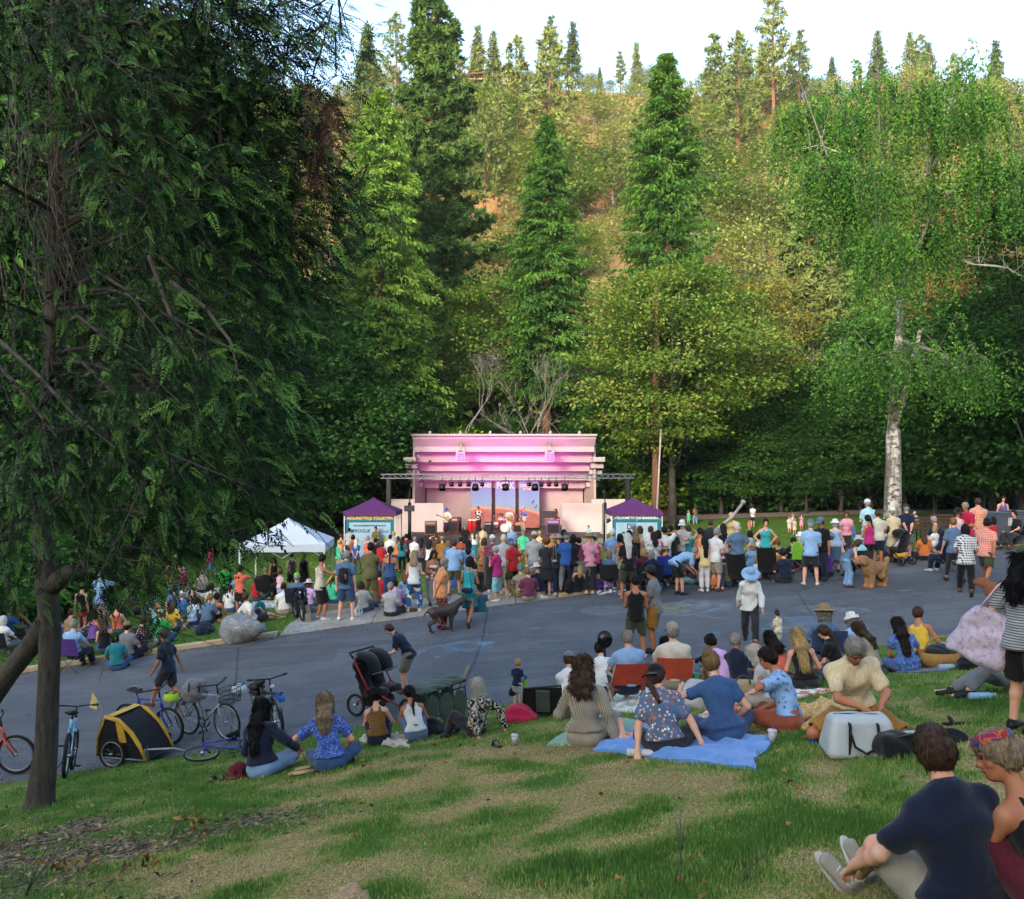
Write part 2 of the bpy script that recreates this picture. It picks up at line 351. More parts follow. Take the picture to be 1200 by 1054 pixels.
def birch_bark():
 m,t,b=nodes('birch_bark');co=coord(t)
 band=noise(t,2.6,6,.75,scaled(t,co,(1.6,1.6,2.4)));c=ramp(t,band,[(.36,'#2d2a26'),(.45,'#6f6a60'),(.52,'#b5b0a4'),(.7,'#c4bfb3')])
 c=mixc(t,ramp(t,noise(t,1.3,5,.65,scaled(t,co,(2,2,.5))),[(.42,0.0),(.55,.85)]),c,'#453d34')
 t.links.new(c,b.inputs['Base Color']);b.inputs['Roughness'].default_value=.85;bump(t,b,band,.7,.03);return m
BK_MID=bark('weathered_bark','#6a655d','#9a958a');BK_DARK,BK_RED,BK_GREY,BK_PALE,BK_BIRCH=bark('dark_bark','#1d1915','#4b443b',(5,5,1.4),1.0),bark('red_bark','#4a2f22','#7d5540'),bark('grey_bark','#3d3832','#79736a'),bark('pale_bark','#8b867d','#c3beb3'),birch_bark()
def unit(v):return v/np.maximum(np.linalg.norm(v,axis=-1,keepdims=True),1e-9)
def blades(P,D,U,L,W,fold=.25,bend=0.0):
 """folded diamond leaves: base P, direction D, face normal U, length L, half width W -> verts, tris"""
 D=unit(D);S=unit(np.cross(D,U));U=np.cross(S,D);L=np.asarray(L)[:,None];W=np.asarray(W)[:,None]
 mid=P+D*L*.45
 V=np.stack([P,mid+S*W+U*W*fold,P+D*L-U*L*bend,mid-S*W+U*W*fold],1).reshape(-1,3)
 i=np.arange(len(P))[:,None]*4;T=np.stack([i+[[0,1,2]],i+[[0,2,3]]],1).reshape(-1,3)
 return V,T
def sph(r,n):v=unit(r.normal(size=(n,3)));return v
def treeobj(kind,trunk_me,crown_me,loc,s,rz,label,group,twigs=None):
 o=empty(kind,loc,rz,s);link('trunk',trunk_me,o);link('crown',crown_me,o)
 if twigs:link('dead_branches',twigs,o)
 return tag(o,label,'tree',group)
def broad_meshes(seed,H,Rw,base,nl,lf,mat,bk,lobes=16,trunk_r=.22,flat=.75,per=26,lean=0,layer=.0):
 r=np.random.default_rng(seed);mb=MB();ctr=base+(H-base)*.5
 tp=[(0,0,-.6),(lean*.1,0,base*.5),(lean*.3,.1,base),(lean*.6,-.1,ctr),(lean,0,H*.86)]
 mb.tube(tp,[trunk_r*1.35,trunk_r,trunk_r*.85,trunk_r*.5,trunk_r*.12],8)
 C,Rr=[],[]
 for i in range(lobes):
  f=(i+.5)/lobes;zz=1-2*f*.93;a=i*2.39996+r.uniform(-.5,.5);rad=math.sqrt(max(0,1-zz*zz));k=r.uniform(.62,.86)
  c=np.array([Rw*rad*math.cos(a)*k,Rw*rad*math.sin(a)*k,ctr+(H-base)*.5*zz*.8]);c[0]+=lean*(c[2]/H)
  C.append(c);Rr.append(r.uniform(.26,.46)*min(Rw,(H-base)*.5)*(1.15 if abs(zz)<.6 else .85))
  t=r.uniform(.35,.7);s0=np.array([lean*.4,0,base*.8+(c[2]-base*.8)*t*.75]);m1=s0*.5+c*.5;m1[2]-=.05*H*r.uniform(-.2,1)
  mb.tube([s0,m1,c],[trunk_r*.38,trunk_r*.22,trunk_r*.07],5,False)
 C=np.array(C);Rr=np.array(Rr);nc=max(1,nl//per);li=r.integers(0,lobes,nc);d=sph(r,nc);d[:,2]=np.abs(d[:,2])*.9-.25;d=unit(d)
 cc=C[li]+d*(Rr[li]*r.uniform(.55,1.1,nc))[:,None]*[1,1,flat]
 if layer:cc[:,2]+=layer*(np.round(cc[:,2]/layer)-cc[:,2]/layer)*.7
 out=unit(cc-[0,0,ctr-.2*H]+1e-6);ct=r.uniform(0,1,nc)
 ci=np.repeat(np.arange(nc),per);n=len(ci);cs=lf*2.6
 off=r.normal(size=(n,3))*[cs,cs,cs*.38];P=cc[ci]+off
 D=unit(out[ci]*.5+off/cs*.7+r.normal(size=(n,3))*.45-[0,0,.25]);U=unit(out[ci]*.5+[0,0,1.0]+r.normal(size=(n,3))*.5)
 L=lf*r.uniform(.7,1.35,n);V,T=blades(P,D,U,L,L*.36,.2,.12)
 tint=np.repeat(np.clip(ct[ci]*.65+r.uniform(0,.35,n),0,1),4)
 return mb.mesh('trunk',bk),mesh_np('crown',V,T,mat,False,tint)
def cedar_meshes(seed,H,Rw,base,nb,per,lf,mat,bk,trunk_r=.35,droop=.35,power=.8,asp=.2,up=.15,dead=0,gap=.12,top=.02):
 """dense conical conifer: whorled boughs carrying flat drooping sprays"""
 r=np.random.default_rng(seed);mb=MB();mb.tube([(0,0,-.8),(0,0,H*.3),(.1,0,H*.7),(0,0,H*.985)],[trunk_r*1.25,trunk_r*.85,trunk_r*.42,.03],8)
 f=(np.arange(nb)+r.uniform(0,1,nb))/nb;z=base+(H-base)*f**.92;a=np.arange(nb)*2.39996+r.normal(size=nb)*.3
 prof=((1-f)**power+top)*np.where(f<.1,.55+f*4.5,1.0);bl=Rw*prof*r.uniform(.62,1.12,nb)*(1+.16*np.sin(a*2+seed)*np.sin(f*17))
 keep=r.uniform(size=nb)>gap*.5;bi=np.repeat(np.nonzero(keep)[0],per);n=len(bi);s=r.uniform(.12,1.0,n)**.75;ax=np.stack([np.cos(a),np.sin(a),np.zeros(nb)],1)
 sag=up*s-droop*s**2+.25*np.maximum(s-.8,0);P=ax[bi]*(bl[bi]*s)[:,None];P[:,2]+=z[bi]+sag*bl[bi]
 side=np.stack([-np.sin(a),np.cos(a),np.zeros(nb)],1)[bi];wd=r.normal(size=n)*.20*bl[bi]*(1.15-s)*1.2;P+=side*wd[:,None]+r.normal(size=(n,3))*lf*.3
 D=unit(ax[bi]*.75+side*np.sign(wd)[:,None]*r.uniform(0,.8,n)[:,None]+r.normal(size=(n,3))*.28-np.array([0,0,1])*r.uniform(.1,1.0,n)[:,None]+np.array([0,0,.9])*(f[bi]>.93)[:,None])
 U=unit(np.array([0,0,1.0])+ax[bi]*.5+r.normal(size=(n,3))*.55);L=lf*r.uniform(.6,1.4,n)*(.55+.45*np.minimum(1,bl[bi]/(.5*Rw)))
 V,T=blades(P,D,U,L,L*asp,.3,.15);bt=r.uniform(0,1,nb);tint=np.repeat(np.clip(.5*bt[bi]+.2*s+r.uniform(0,.3,n),0,1),4)
 tw=None
 if dead:
  t2=MB()
  for i in range(dead):
   zz=base*r.uniform(.35,1.15);aa=r.uniform(0,6.28);l=Rw*r.uniform(.35,.8);p=[np.array([0,0,zz])]
   for q in (.4,.75,1):p.append(np.array([math.cos(aa)*l*q,math.sin(aa)*l*q,zz-l*(.1+.5*q*q)+r.normal()*.15]))
   t2.tube(p,[.05,.035,.025,.012],4,False)
  tw=t2.mesh('dead_branches',BK_GREY)
 for i in range(0,nb,max(1,nb//40)):
  if keep[i]:mb.tube([(0,0,z[i]-.05*bl[i]),tuple(ax[i]*bl[i]*.5+[0,0,z[i]+.02*bl[i]]),tuple(ax[i]*bl[i]*.9+[0,0,z[i]+(up-droop)*bl[i]*.8])],[trunk_r*.18,trunk_r*.1,.015],4,False)
 return mb.mesh('trunk',bk),mesh_np('crown',V,T,mat,False,tint),tw
def pine_meshes(seed,H,Rw,base,nb,tufts,mat,bk,trunk_r=.3,lf=.5,nd=12,power=.55):
 """open pine: bare boughs ending in round tufts of needles"""
 r=np.random.default_rng(seed);mb=MB();mb.tube([(0,0,-.8),(.15,0,H*.35),(-.1,0,H*.7),(0,0,H*.98)],[trunk_r*1.2,trunk_r*.85,trunk_r*.5,.04],7)
 Pc,sz=[],[]
 for i in range(nb):
  f=(i+r.uniform())/nb;z=base+(H-base)*f;a=i*2.39996+r.normal()*.4;l=Rw*((1-f)**power*(.6+.4*min(1,f*5))+.06)*r.uniform(.5,1.15)
  ax=np.array([math.cos(a),math.sin(a),0]);q=lambda s:np.array([0,0,z])+ax*l*s+np.array([0,0,l*(.05*s+.25*s*s-.12)])
  mb.tube([q(0),q(.5),q(1)],[trunk_r*.2*(1-f*.6),trunk_r*.12,.02],4,False)
  for j in range(max(2,int(tufts*l/Rw))):
   s=r.uniform(.38,1.05);sd=r.normal()*.22*l;Pc.append(q(s)+np.array([-ax[1],ax[0],0])*sd+r.normal(size=3)*.2*lf);sz.append(lf*r.uniform(.7,1.25))
 for j in range(4):Pc.append(np.array([0,0,H*(1-.012*j)]));sz.append(lf*.8)
 Pc=np.array(Pc);sz=np.array(sz);nc=len(Pc);ci=np.repeat(np.arange(nc),nd);n=len(ci);d=sph(r,n);d[:,2]+=.35;d=unit(d)
 V,T=blades(Pc[ci],d,unit(r.normal(size=(n,3))),sz[ci]*r.uniform(.8,1.2,n),sz[ci]*.17,.2,.1)
 return mb.mesh('trunk',bk),mesh_np('crown',V,T,mat,False,np.repeat(np.clip(.6*r.uniform(0,1,nc)[ci]+r.uniform(0,.4,n),0,1),4))
def bare_meshes(seed,H,spread,mat,depth=5,r0=.14,fork=(2,3),up=.55):
 r=random.Random(seed);mb=MB()
 def grow(p,d,l,rad,k):
  mid=p+d*l*.5+Vector((r.gauss(0,.05),r.gauss(0,.05),r.gauss(0,.04)))*l;e=p+d*l+Vector((r.gauss(0,.06),r.gauss(0,.06),0))*l
  mb.tube([p,mid,e],[rad,rad*.85,rad*.66],5 if k>2 else 3,False)
  if k<=0:return
  for i in range(r.randint(*fork)+(1 if k<3 else 0)):
   nd=(d*.75+Vector((r.gauss(0,spread),r.gauss(0,spread),r.gauss(.12,.25)+up*.25))).normalized();grow(e if i else mid.lerp(e,r.uniform(.4,1)),nd,l*r.uniform(.6,.85),rad*r.uniform(.5,.66),k-1)
 grow(Vector((0,0,-.3)),Vector((.03,0,1)).normalized(),H*.36,r0,depth);return mb.mesh('branches',mat)
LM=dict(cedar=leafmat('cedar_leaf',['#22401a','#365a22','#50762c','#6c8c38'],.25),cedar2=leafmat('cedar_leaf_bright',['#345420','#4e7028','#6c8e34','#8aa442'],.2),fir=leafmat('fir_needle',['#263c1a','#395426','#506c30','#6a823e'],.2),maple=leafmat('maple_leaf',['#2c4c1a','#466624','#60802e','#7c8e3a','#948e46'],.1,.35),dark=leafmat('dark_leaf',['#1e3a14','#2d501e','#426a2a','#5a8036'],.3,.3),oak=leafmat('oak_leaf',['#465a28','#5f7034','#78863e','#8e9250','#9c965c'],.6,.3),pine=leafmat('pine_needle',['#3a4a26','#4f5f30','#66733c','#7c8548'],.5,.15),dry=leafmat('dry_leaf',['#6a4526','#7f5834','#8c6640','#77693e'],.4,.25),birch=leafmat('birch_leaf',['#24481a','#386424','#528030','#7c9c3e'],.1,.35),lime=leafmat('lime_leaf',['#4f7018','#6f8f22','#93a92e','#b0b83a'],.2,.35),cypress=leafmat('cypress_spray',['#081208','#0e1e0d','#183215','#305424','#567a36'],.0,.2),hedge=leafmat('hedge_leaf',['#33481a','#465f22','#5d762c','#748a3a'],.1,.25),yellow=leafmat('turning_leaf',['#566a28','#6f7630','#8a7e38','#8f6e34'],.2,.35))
hp={}
hp['oak']=[broad_meshes(10+i,7+i,3.4+.4*i,1.6,2600,.34,LM['oak'],BK_GREY,12+i,.18) for i in range(3)]
hp['bush']=[broad_meshes(20+i,3.6,2.3,.3,1300,.27,LM['oak'],BK_GREY,8,.09) for i in range(2)]
hp['pine']=[pine_meshes(30+i,15+2*i,2.6+.3*i,4+i,44,11,LM['pine'],BK_RED,.24,.62,11) for i in range(3)]
hp['fir']=[cedar_meshes(40+i,15+i,2.5,1.5,130,20,.75,LM['pine'],BK_GREY,.2,.3,.85,.2,.1)[:2] for i in range(2)]
hp['green']=[broad_meshes(50+i,9,3.6,2.0,2800,.36,LM['maple'],BK_GREY,14,.2) for i in range(2)]
hp['dry']=[broad_meshes(60,5.5,2.4,1.2,1300,.3,LM['dry'],BK_GREY,9,.12)]
DESC=dict(oak=('oak_tree','round olive green oak'),bush=('hillside_shrub','low rounded olive shrub'),pine=('pine_tree','tall open pine'),fir=('fir_tree','narrow dusty green fir'),green=('broadleaf_tree','yellow green broadleaf tree'),dry=('withered_tree','small rust brown withered tree'))
WHERE=[(470,'{v} behind the tall dark pine'),(560,'{v} below the brown roof'),(690,'{v} around the spired cedar'),(850,'{v} around the broad cedar'),(1000,'{v} beside the birch crown'),(1300,'{v} behind the birch')]
def hill_tree(kind,x,y,s,rnd,extra=None):
 tm,cm=rnd.choice(hp[kind]);z=gz(x,y);u=CU+F*x/y;v=HV-F*(z-CAMZ)/y
 nm,d=DESC[kind];wh=next(t for lim,t in WHERE if u<lim).format(v='on the ridge' if v<150 else 'high on the slope' if v<200 else 'upslope' if v<250 else 'midway up the slope' if v<310 else 'low on the slope' if v<360 else 'at the foot of the slope')
 return treeobj(nm,tm,cm,(x,y,z-.1),s,rnd.uniform(0,6.28),extra or f'{d} {wh}',None if extra else f'{d}s {wh}')
rnd=random.Random(7);placed=[]
def try_place(x,y,rad):
 for (a,b,c) in placed:
  if (x-a)**2+(y-b)**2<(.5*(rad+c))**2:return False
 placed.append((x,y,rad));return True
cnt=0
for k in range(5000):
 y=76+116*rnd.random()**.8;u=rnd.uniform(285,1215);x=(u-CU)/F*y;z=gz(x,y);v=HV-F*(z-CAMZ)/y
 if z<2:continue
 up=(z-3)/84
 bare=any(((u-a)/c)**2+((v-b)/d)**2<1 for (a,b,c,d) in ((566,190,26,40),(735,128,60,14),(400,190,26,22),(845,128,42,16),(560,250,16,26),(722,262,12,10),(900,165,18,18)))
 if bare and rnd.random()<.93:continue
 kind=rnd.choices(['oak','bush','pine','fir','green','dry'],[6.5,4.2,.75+.3*up,.2,3.2*(1-up)+.5,.3])[0]
 rad=dict(oak=6.2,bush=4.4,pine=5.0,fir=4.6,green=6.6,dry=4.6)[kind]
 if v<128 and kind in ('oak','green','dry'):kind='bush'
 if not try_place(x,y,rad):continue
 hill_tree(kind,x,y,rnd.uniform(.85,1.35)*(.85 if v<170 else 1.1),rnd);cnt+=1
 if cnt>296:break
for (u,vb,vt,kind,lab) in ((433,112,58,'fir','pale fir on the skyline beside the dark evergreen'),(421,112,72,'fir','smaller fir on the skyline next to the pale fir'),(556,92,56,'pine','small pine on the skyline close to the brown roof'),(580,92,60,'pine','slim pine behind the brown roofed house'),(610,100,62,'pine','thin pine just past the brown roof'),(634,112,55,'pine','open pine between the house and the tallest skyline fir'),(671,104,26,'fir','tall dense fir standing clear on the skyline'),(703,108,78,'fir','short fir in the gap of the skyline'),(727,108,60,'pine','slender pine in front of the round oaks'),(746,112,49,'fir','grey green fir next to the round oaks'),(768,118,74,'oak','dark round oak on the bare skyline bank'),(800,116,92,'oak','low oak right of the broad cedar tip'),(826,118,84,'green','bright green round tree on the skyline gap'),(846,124,70,'oak','olive oak under the big skyline pine'),(866,128,40,'pine','big broad pine rising from the skyline'),(893,120,50,'fir','small fir under the tallest skyline pine'),(906,130,-8,'pine','tallest lanky skyline pine with bare lower stem'),(1028,120,36,'fir','slim fir behind the birch top'),(1066,120,38,'fir','pointed fir on the skyline behind the birch'),(1088,124,50,'fir','thin fir right beside the pointed fir'),(1006,124,70,'pine','small pine behind the birch top'),(1118,130,62,'pine','open pine between birch crown and the yellowish fir'),(1166,120,48,'fir','yellowish broad fir on the skyline'),(975,124,66,'fir','low fir left of the birch top'))+tuple((u_,vb_,vt_,k_,f'{d_} on the ridge line near column {i_}'.replace(f' near column {i_}',w_)) for i_,(u_,vb_,vt_,k_,d_,w_) in enumerate(((450,112,80,'oak','rounded oak',' close to the pale fir'),(590,104,80,'oak','rounded oak',' just right of the brown roof'),(620,110,82,'green','bushy green tree',' right of the brown roof'),(648,112,84,'oak','rounded oak',' left of the tall dense fir'),(690,114,86,'oak','rounded oak',' right of the tall dense fir'),(715,116,92,'green','bushy green tree',' in the skyline gap'),(755,120,82,'oak','second dark oak',' beside the grey green fir'),(835,122,88,'oak','small oak',' next to the bright green round tree'),(880,124,84,'green','bushy green tree',' under the big broad pine'),(925,126,84,'oak','rounded oak',' right of the lanky pine'),(950,126,90,'green','bushy green tree',' left of the birch top'),(1045,128,84,'oak','rounded oak',' behind the birch between two firs'),(1140,130,90,'green','bushy green tree',' left of the yellowish fir')))):
 y=193 if u!=906 else 168;x=(u-CU)/F*y;z=gz(x,y);hh=(HV-vt)/F*y+CAMZ-z
 tm,cm=rnd.choice(hp[kind]);h0=max(vv.co.z for vv in tm.vertices)*(1.0 if kind!='oak' and kind!='green' else 1.16)
 treeobj(DESC[kind][0],tm,cm,(x,y,z-.3),max(.3,hh/h0),rnd.uniform(0,6),lab,'trees along the skyline')
def scrub(n,seed=6):
 r=np.random.default_rng(seed);y=74+120*r.uniform(0,1,n)**.8;u=r.uniform(280,1230,n);x=(u-CU)/F*y;z=ground(x,y);per=26
 k=vnoise(x,y,.09,11)+.5*vnoise(x,y,.3,12);m=(k>.62)&(z>1);x,y,z=x[m],y[m],z[m];c=np.stack([x,y,z],1);n=len(c);ci=np.repeat(np.arange(n),per);sz=r.uniform(.5,1.3,n)
 d=sph(r,n*per);d[:,2]=np.abs(d[:,2])*.8;P=c[ci]+d*(sz[ci]*r.uniform(.3,1,n*per))[:,None]
 V,T=blades(P,unit(d+r.normal(size=P.shape)*.5),unit(d+[0,0,.6]+r.normal(size=P.shape)*.4),r.uniform(.2,.42,len(P)),r.uniform(.08,.16,len(P)))
 link('hillside_scrub',mesh_np('hillside_scrub',V,T,leafmat('scrub_leaf',['#4c5030','#5e6238','#6f7048','#7a6c48','#6c543c'],0),False,np.repeat(np.clip(.6*r.uniform(0,1,n)[ci]+.4*r.uniform(0,1,len(P)),0,1),4)))['kind']='stuff'
scrub(3000)
def hero(kind,u,y,vt,gen,label,group='tall trees behind the band shell',**kw):
 x=(u-CU)/F*y;z=gz(x,y);H=(HV-vt)/F*y+CAMZ-z;ms=gen(H=H,**kw);o=treeobj(kind,ms[0],ms[1],(x,y,z),1,0,label,group,ms[2] if len(ms)>2 else None);return o
hero('cedar_tree',445,71,108,cedar_meshes,'light green feathery cedar with reddish trunk between dark evergreen and tall pine',seed=1,Rw=6.6,base=5.5,nb=420,per=110,lf=.42,mat=LM['cedar2'],bk=BK_RED,trunk_r=.42,droop=.45,power=.62,asp=.2,dead=16,gap=.2)
hero('pine_tree',507,84,-14,pine_meshes,'tallest dark pine reaching the upper edge behind the shell',seed=2,Rw=5.6,base=8,nb=170,tufts=40,mat=LM['fir'],bk=BK_RED,trunk_r=.5,lf=.6,nd=18,power=.5)
hero('cedar_tree',641,75,138,cedar_meshes,'thin spired dark green cedar with reddish trunk right behind the shell',seed=3,Rw=5.6,base=7.5,nb=400,per=110,lf=.4,mat=LM['cedar'],bk=BK_RED,trunk_r=.4,droop=.35,power=.72,asp=.19,dead=14)
hero('cedar_tree',781,68,66,cedar_meshes,'broad dark cedar rising above the yellowing maple',seed=4,Rw=5.2,base=11,nb=400,per=105,lf=.4,mat=LM['cedar'],bk=BK_RED,trunk_r=.42,droop=.25,power=.6,asp=.2,up=.3,gap=.25)
hero('maple_tree',788,63.5,300,broad_meshes,'big yellowing maple spreading over the tent beside the shell',seed=5,Rw=7.2,base=3.2,nl=40000,lf=.265,mat=LM['maple'],bk=BK_DARK,lobes=34,trunk_r=.3,flat=.55,per=30,layer=1.1)
hero('broadleaf_tree',566,78,318,broad_meshes,'bright green leafy tree between the tall pine and the thin cedar',seed=6,Rw=5,base=3,nl=16000,lf=.27,mat=LM['maple'],bk=BK_GREY,lobes=18)
hero('broadleaf_tree',890,70,322,broad_meshes,'turning yellow tree with slender pale trunk beside the maple',seed=7,Rw=4.2,base=8,nl=9000,lf=.26,mat=LM['yellow'],bk=BK_PALE,lobes=18,trunk_r=.17)
hero('broadleaf_tree',1150,62,215,broad_meshes,'rust brown leafed tree behind the birch',seed=8,Rw=4.2,base=11,nl=10000,lf=.26,mat=LM['dry'],bk=BK_GREY,lobes=18,trunk_r=.2)
hero('fir_tree',948,80,190,pine_meshes,'dusty pine with dark boughs left behind the birch',seed=9,Rw=5,base=6,nb=90,tufts=30,mat=LM['pine'],bk=BK_RED,trunk_r=.42,lf=.55,nd=16)
hero('fir_tree',1000,84,260,cedar_meshes,'olive fir half hidden behind the birch trunk',seed=19,Rw=5,base=3,nb=260,per=75,lf=.38,mat=LM['cedar2'],bk=BK_GREY,trunk_r=.35)
k=0
under_=[(236,60,330),(290,58,360),(330,62,340),(372,60,395),(408,66,420),(352,70,300),(470,70,430),(505,72,455),(548,70,440),(590,72,430),(618,74,420),(668,72,440),(700,70,420),(740,69,430),(845,68,440),(880,67,470),(915,68,440),(945,66,480),(985,66,450),(1020,67,430),(1060,66,400),(1095,62,430),(1130,60,400),(1165,57,350),(1200,54,300),(1235,52,330),(905,72,390),(960,73,370),(1030,72,350),(1080,70,340),(1190,64,280),(1150,66,330),(760,73,400),(660,76,390),(520,76,400),(430,74,380),(190,58,330),(130,56,320),(60,54,320),(10,52,330)]
dk=[broad_meshes(70+i,11,4.6,1.0,17000,.24,LM['dark'],BK_DARK,24,.2,.6,30,0,.9) for i in range(4)]
sidew=[(300,'in the wood behind the white canopy'),(480,'in the wood behind the ROGUE tent'),(720,'in the wood behind the shell'),(900,'in the wood behind the WELCOME tent'),(1010,'in the wood behind the playing children'),(1300,'in the wood behind the birch trunk')]
for (u,y,vt) in under_:
 if 470<u<715:y+=5;vt+=45
 x=(u-CU)/F*y;z=gz(x,y);H=(HV-vt)/F*y+CAMZ-z;tm,cm=dk[k%4];k+=1;wh=next(t for lim,t in sidew if u<lim)
 treeobj('broadleaf_tree',tm,cm,(x,y,z-.2),H/11.6,rnd.uniform(0,6),'dense dark tree '+wh,'dense dark trees '+wh)
us=[broad_meshes(80+i,2.6,2.0,.1,2200,.24,LM['dark' if i<2 else 'lime'],BK_DARK,9,.06,.7,22) for i in range(3)]
for i in range(74):
 u=-40+1290*(i+rnd.uniform(.1,.9))/74;y=rnd.uniform(69.5,74);x=(u-CU)/F*y;wh=next(t for lim,t in sidew if u<lim)
 tm,cm=us[rnd.randrange(2)];o=treeobj('bush',tm,cm,(x,y,gz(x,y)-.1),rnd.uniform(1,1.9),rnd.uniform(0,6),'dark leafy bush low '+wh,'dark bushes low '+wh);o['category']='bush'
for (u,y,s,lab) in ((368,67.5,1.4,'yellow green shrub behind the hedge near the left purple tent'),(352,67.8,.8,'small lime shrub next to the yellow green hedge shrub'),(470,71,1.9,'lime green shrub beside the left end of the shell'),(722,70,1.5,'fresh green shrub over the right side wall'),(742,69,1.6,'bright green shrub between shell and reddish trunk'),(533,69.5,2.0,'lime sapling peeping over the shell parapet')):
 x=(u-CU)/F*y;tm,cm=us[2];z=gz(x,y)-.1+(4.6 if u==533 else 0);o=treeobj('bush',tm,cm,(x,y,z),s if u!=533 else 1.1,rnd.uniform(0,6),lab,None);o['category']='bush'
 if u==533:mb=MB();mb.tube([(0,0,-4.6),(.1,0,-2),(0,0,.3)],[.06,.05,.03],6);mb.build('stem',BK_GREY,o)
for (u,y,H,sd_,d,lab) in ((540,67.5,12.5,5,6,'bare pale dead tree with fan of branches behind the shell'),(609,69,13.5,8,5,'white barked dead tree with twisted branches left of the thin cedar'),(622,71.5,11,11,4,'grey bare stem close beside the thin cedar'),(694,70,9,14,4,'thin bare trunk at the right end of the shell'),(897,71,15,17,4,'slender pale bare tree among the turning leaves')):
 x=(u-CU)/F*y;o=empty('bare_tree',(x,y,gz(x,y)));link('branches',bare_meshes(sd_,H,.42,BK_MID if u!=694 else BK_GREY,d,.10),o);tag(o,lab,'tree','bare trees')
for (u,v0,y,H,rad,lab) in ((768,600,62,18,.30,'straight reddish brown conifer trunk beside the white pole'),(1008,600,68,10,.16,'thin dark trunk in the wood near the birch')):
 x=(u-CU)/F*y;o=empty('tree_trunk',(x,y,gz(x,y)));mb=MB();mb.tube([(0,0,-.3),(.05,0,3),(.1,0,H)],[rad*1.25,rad,rad*.7],10);mb.build('trunk',BK_RED if u==768 else BK_DARK,o)
 m2=MB();r_=random.Random(3)
 for i in range(9):
  a=r_.uniform(0,6.3);z=r_.uniform(5,H);m2.tube([(0,0,z),(math.cos(a)*.6,math.sin(a)*.6,z-.1),(math.cos(a)*1.4,math.sin(a)*1.4,z-.5)],[.04,.03,.01],4)
 m2.build('dead_branches',BK_GREY,o);tag(o,lab,'tree')
def hedge(x0,x1,y,h,lab):
 r=np.random.default_rng(5);n=9000;P=np.stack([r.uniform(x0,x1,n),y+r.normal(size=n)*.38,np.zeros(n)],1);base=ground(P[:,0],P[:,1]);P[:,2]=base+h*(1-.12*r.uniform(0,1,n)**2)*r.uniform(.05,1,n)**.45+.06*np.sin(P[:,0]*1.7)
 V,T=blades(P,unit(r.normal(size=(n,3))+[0,-.4,.5]),unit(r.normal(size=(n,3))+[0,-.3,1]),r.uniform(.14,.26,n),r.uniform(.05,.09,n))
 o=empty('hedge',((x0+x1)/2,y,gz((x0+x1)/2,y)));me=mesh_np('leaves',V-np.array(o.location),T,LM['hedge'],False,np.repeat(r.uniform(0,1,n),4));link('leaves',me,o)
 mb=MB();nn=24
 for i in range(nn):
  xx=x0+(x1-x0)*(i+.5)/nn;mb.tube([(xx-o.location.x,0,gz(xx,y)-o.location.z),(xx-o.location.x+.1,.1,gz(xx,y)-o.location.z+h*.8)],[.05,.03],5)
 mb.build('stems',BK_DARK,o);tag(o,lab,'hedge')
hedge(-27,-8.6,67.6,1.25,'low green hedge behind the path near the left purple tent')
lb=[broad_meshes(90+i,3.2,2.2,.1,4200,.19,LM['dark'],BK_DARK,10,.07,.75,24) for i in range(2)]
for i,(u,y,s) in enumerate(((-30,27,1.0),(10,28.5,1.05),(45,29.5,.9),(80,31,.9),(112,33,.7),(-70,25,1.2),(-20,33,1.5),(35,36,1.4),(95,38,1.2))):
 x=(u-CU)/F*y;tm,cm=lb[i%2];o=treeobj('bush',tm,cm,(x,y,gz(x,y)-.1),s,i,'dark leafy shrub bordering the lawn behind the evergreen trunk','dark shrubs bordering the lawn behind the evergreen trunk');o['category']='bush'
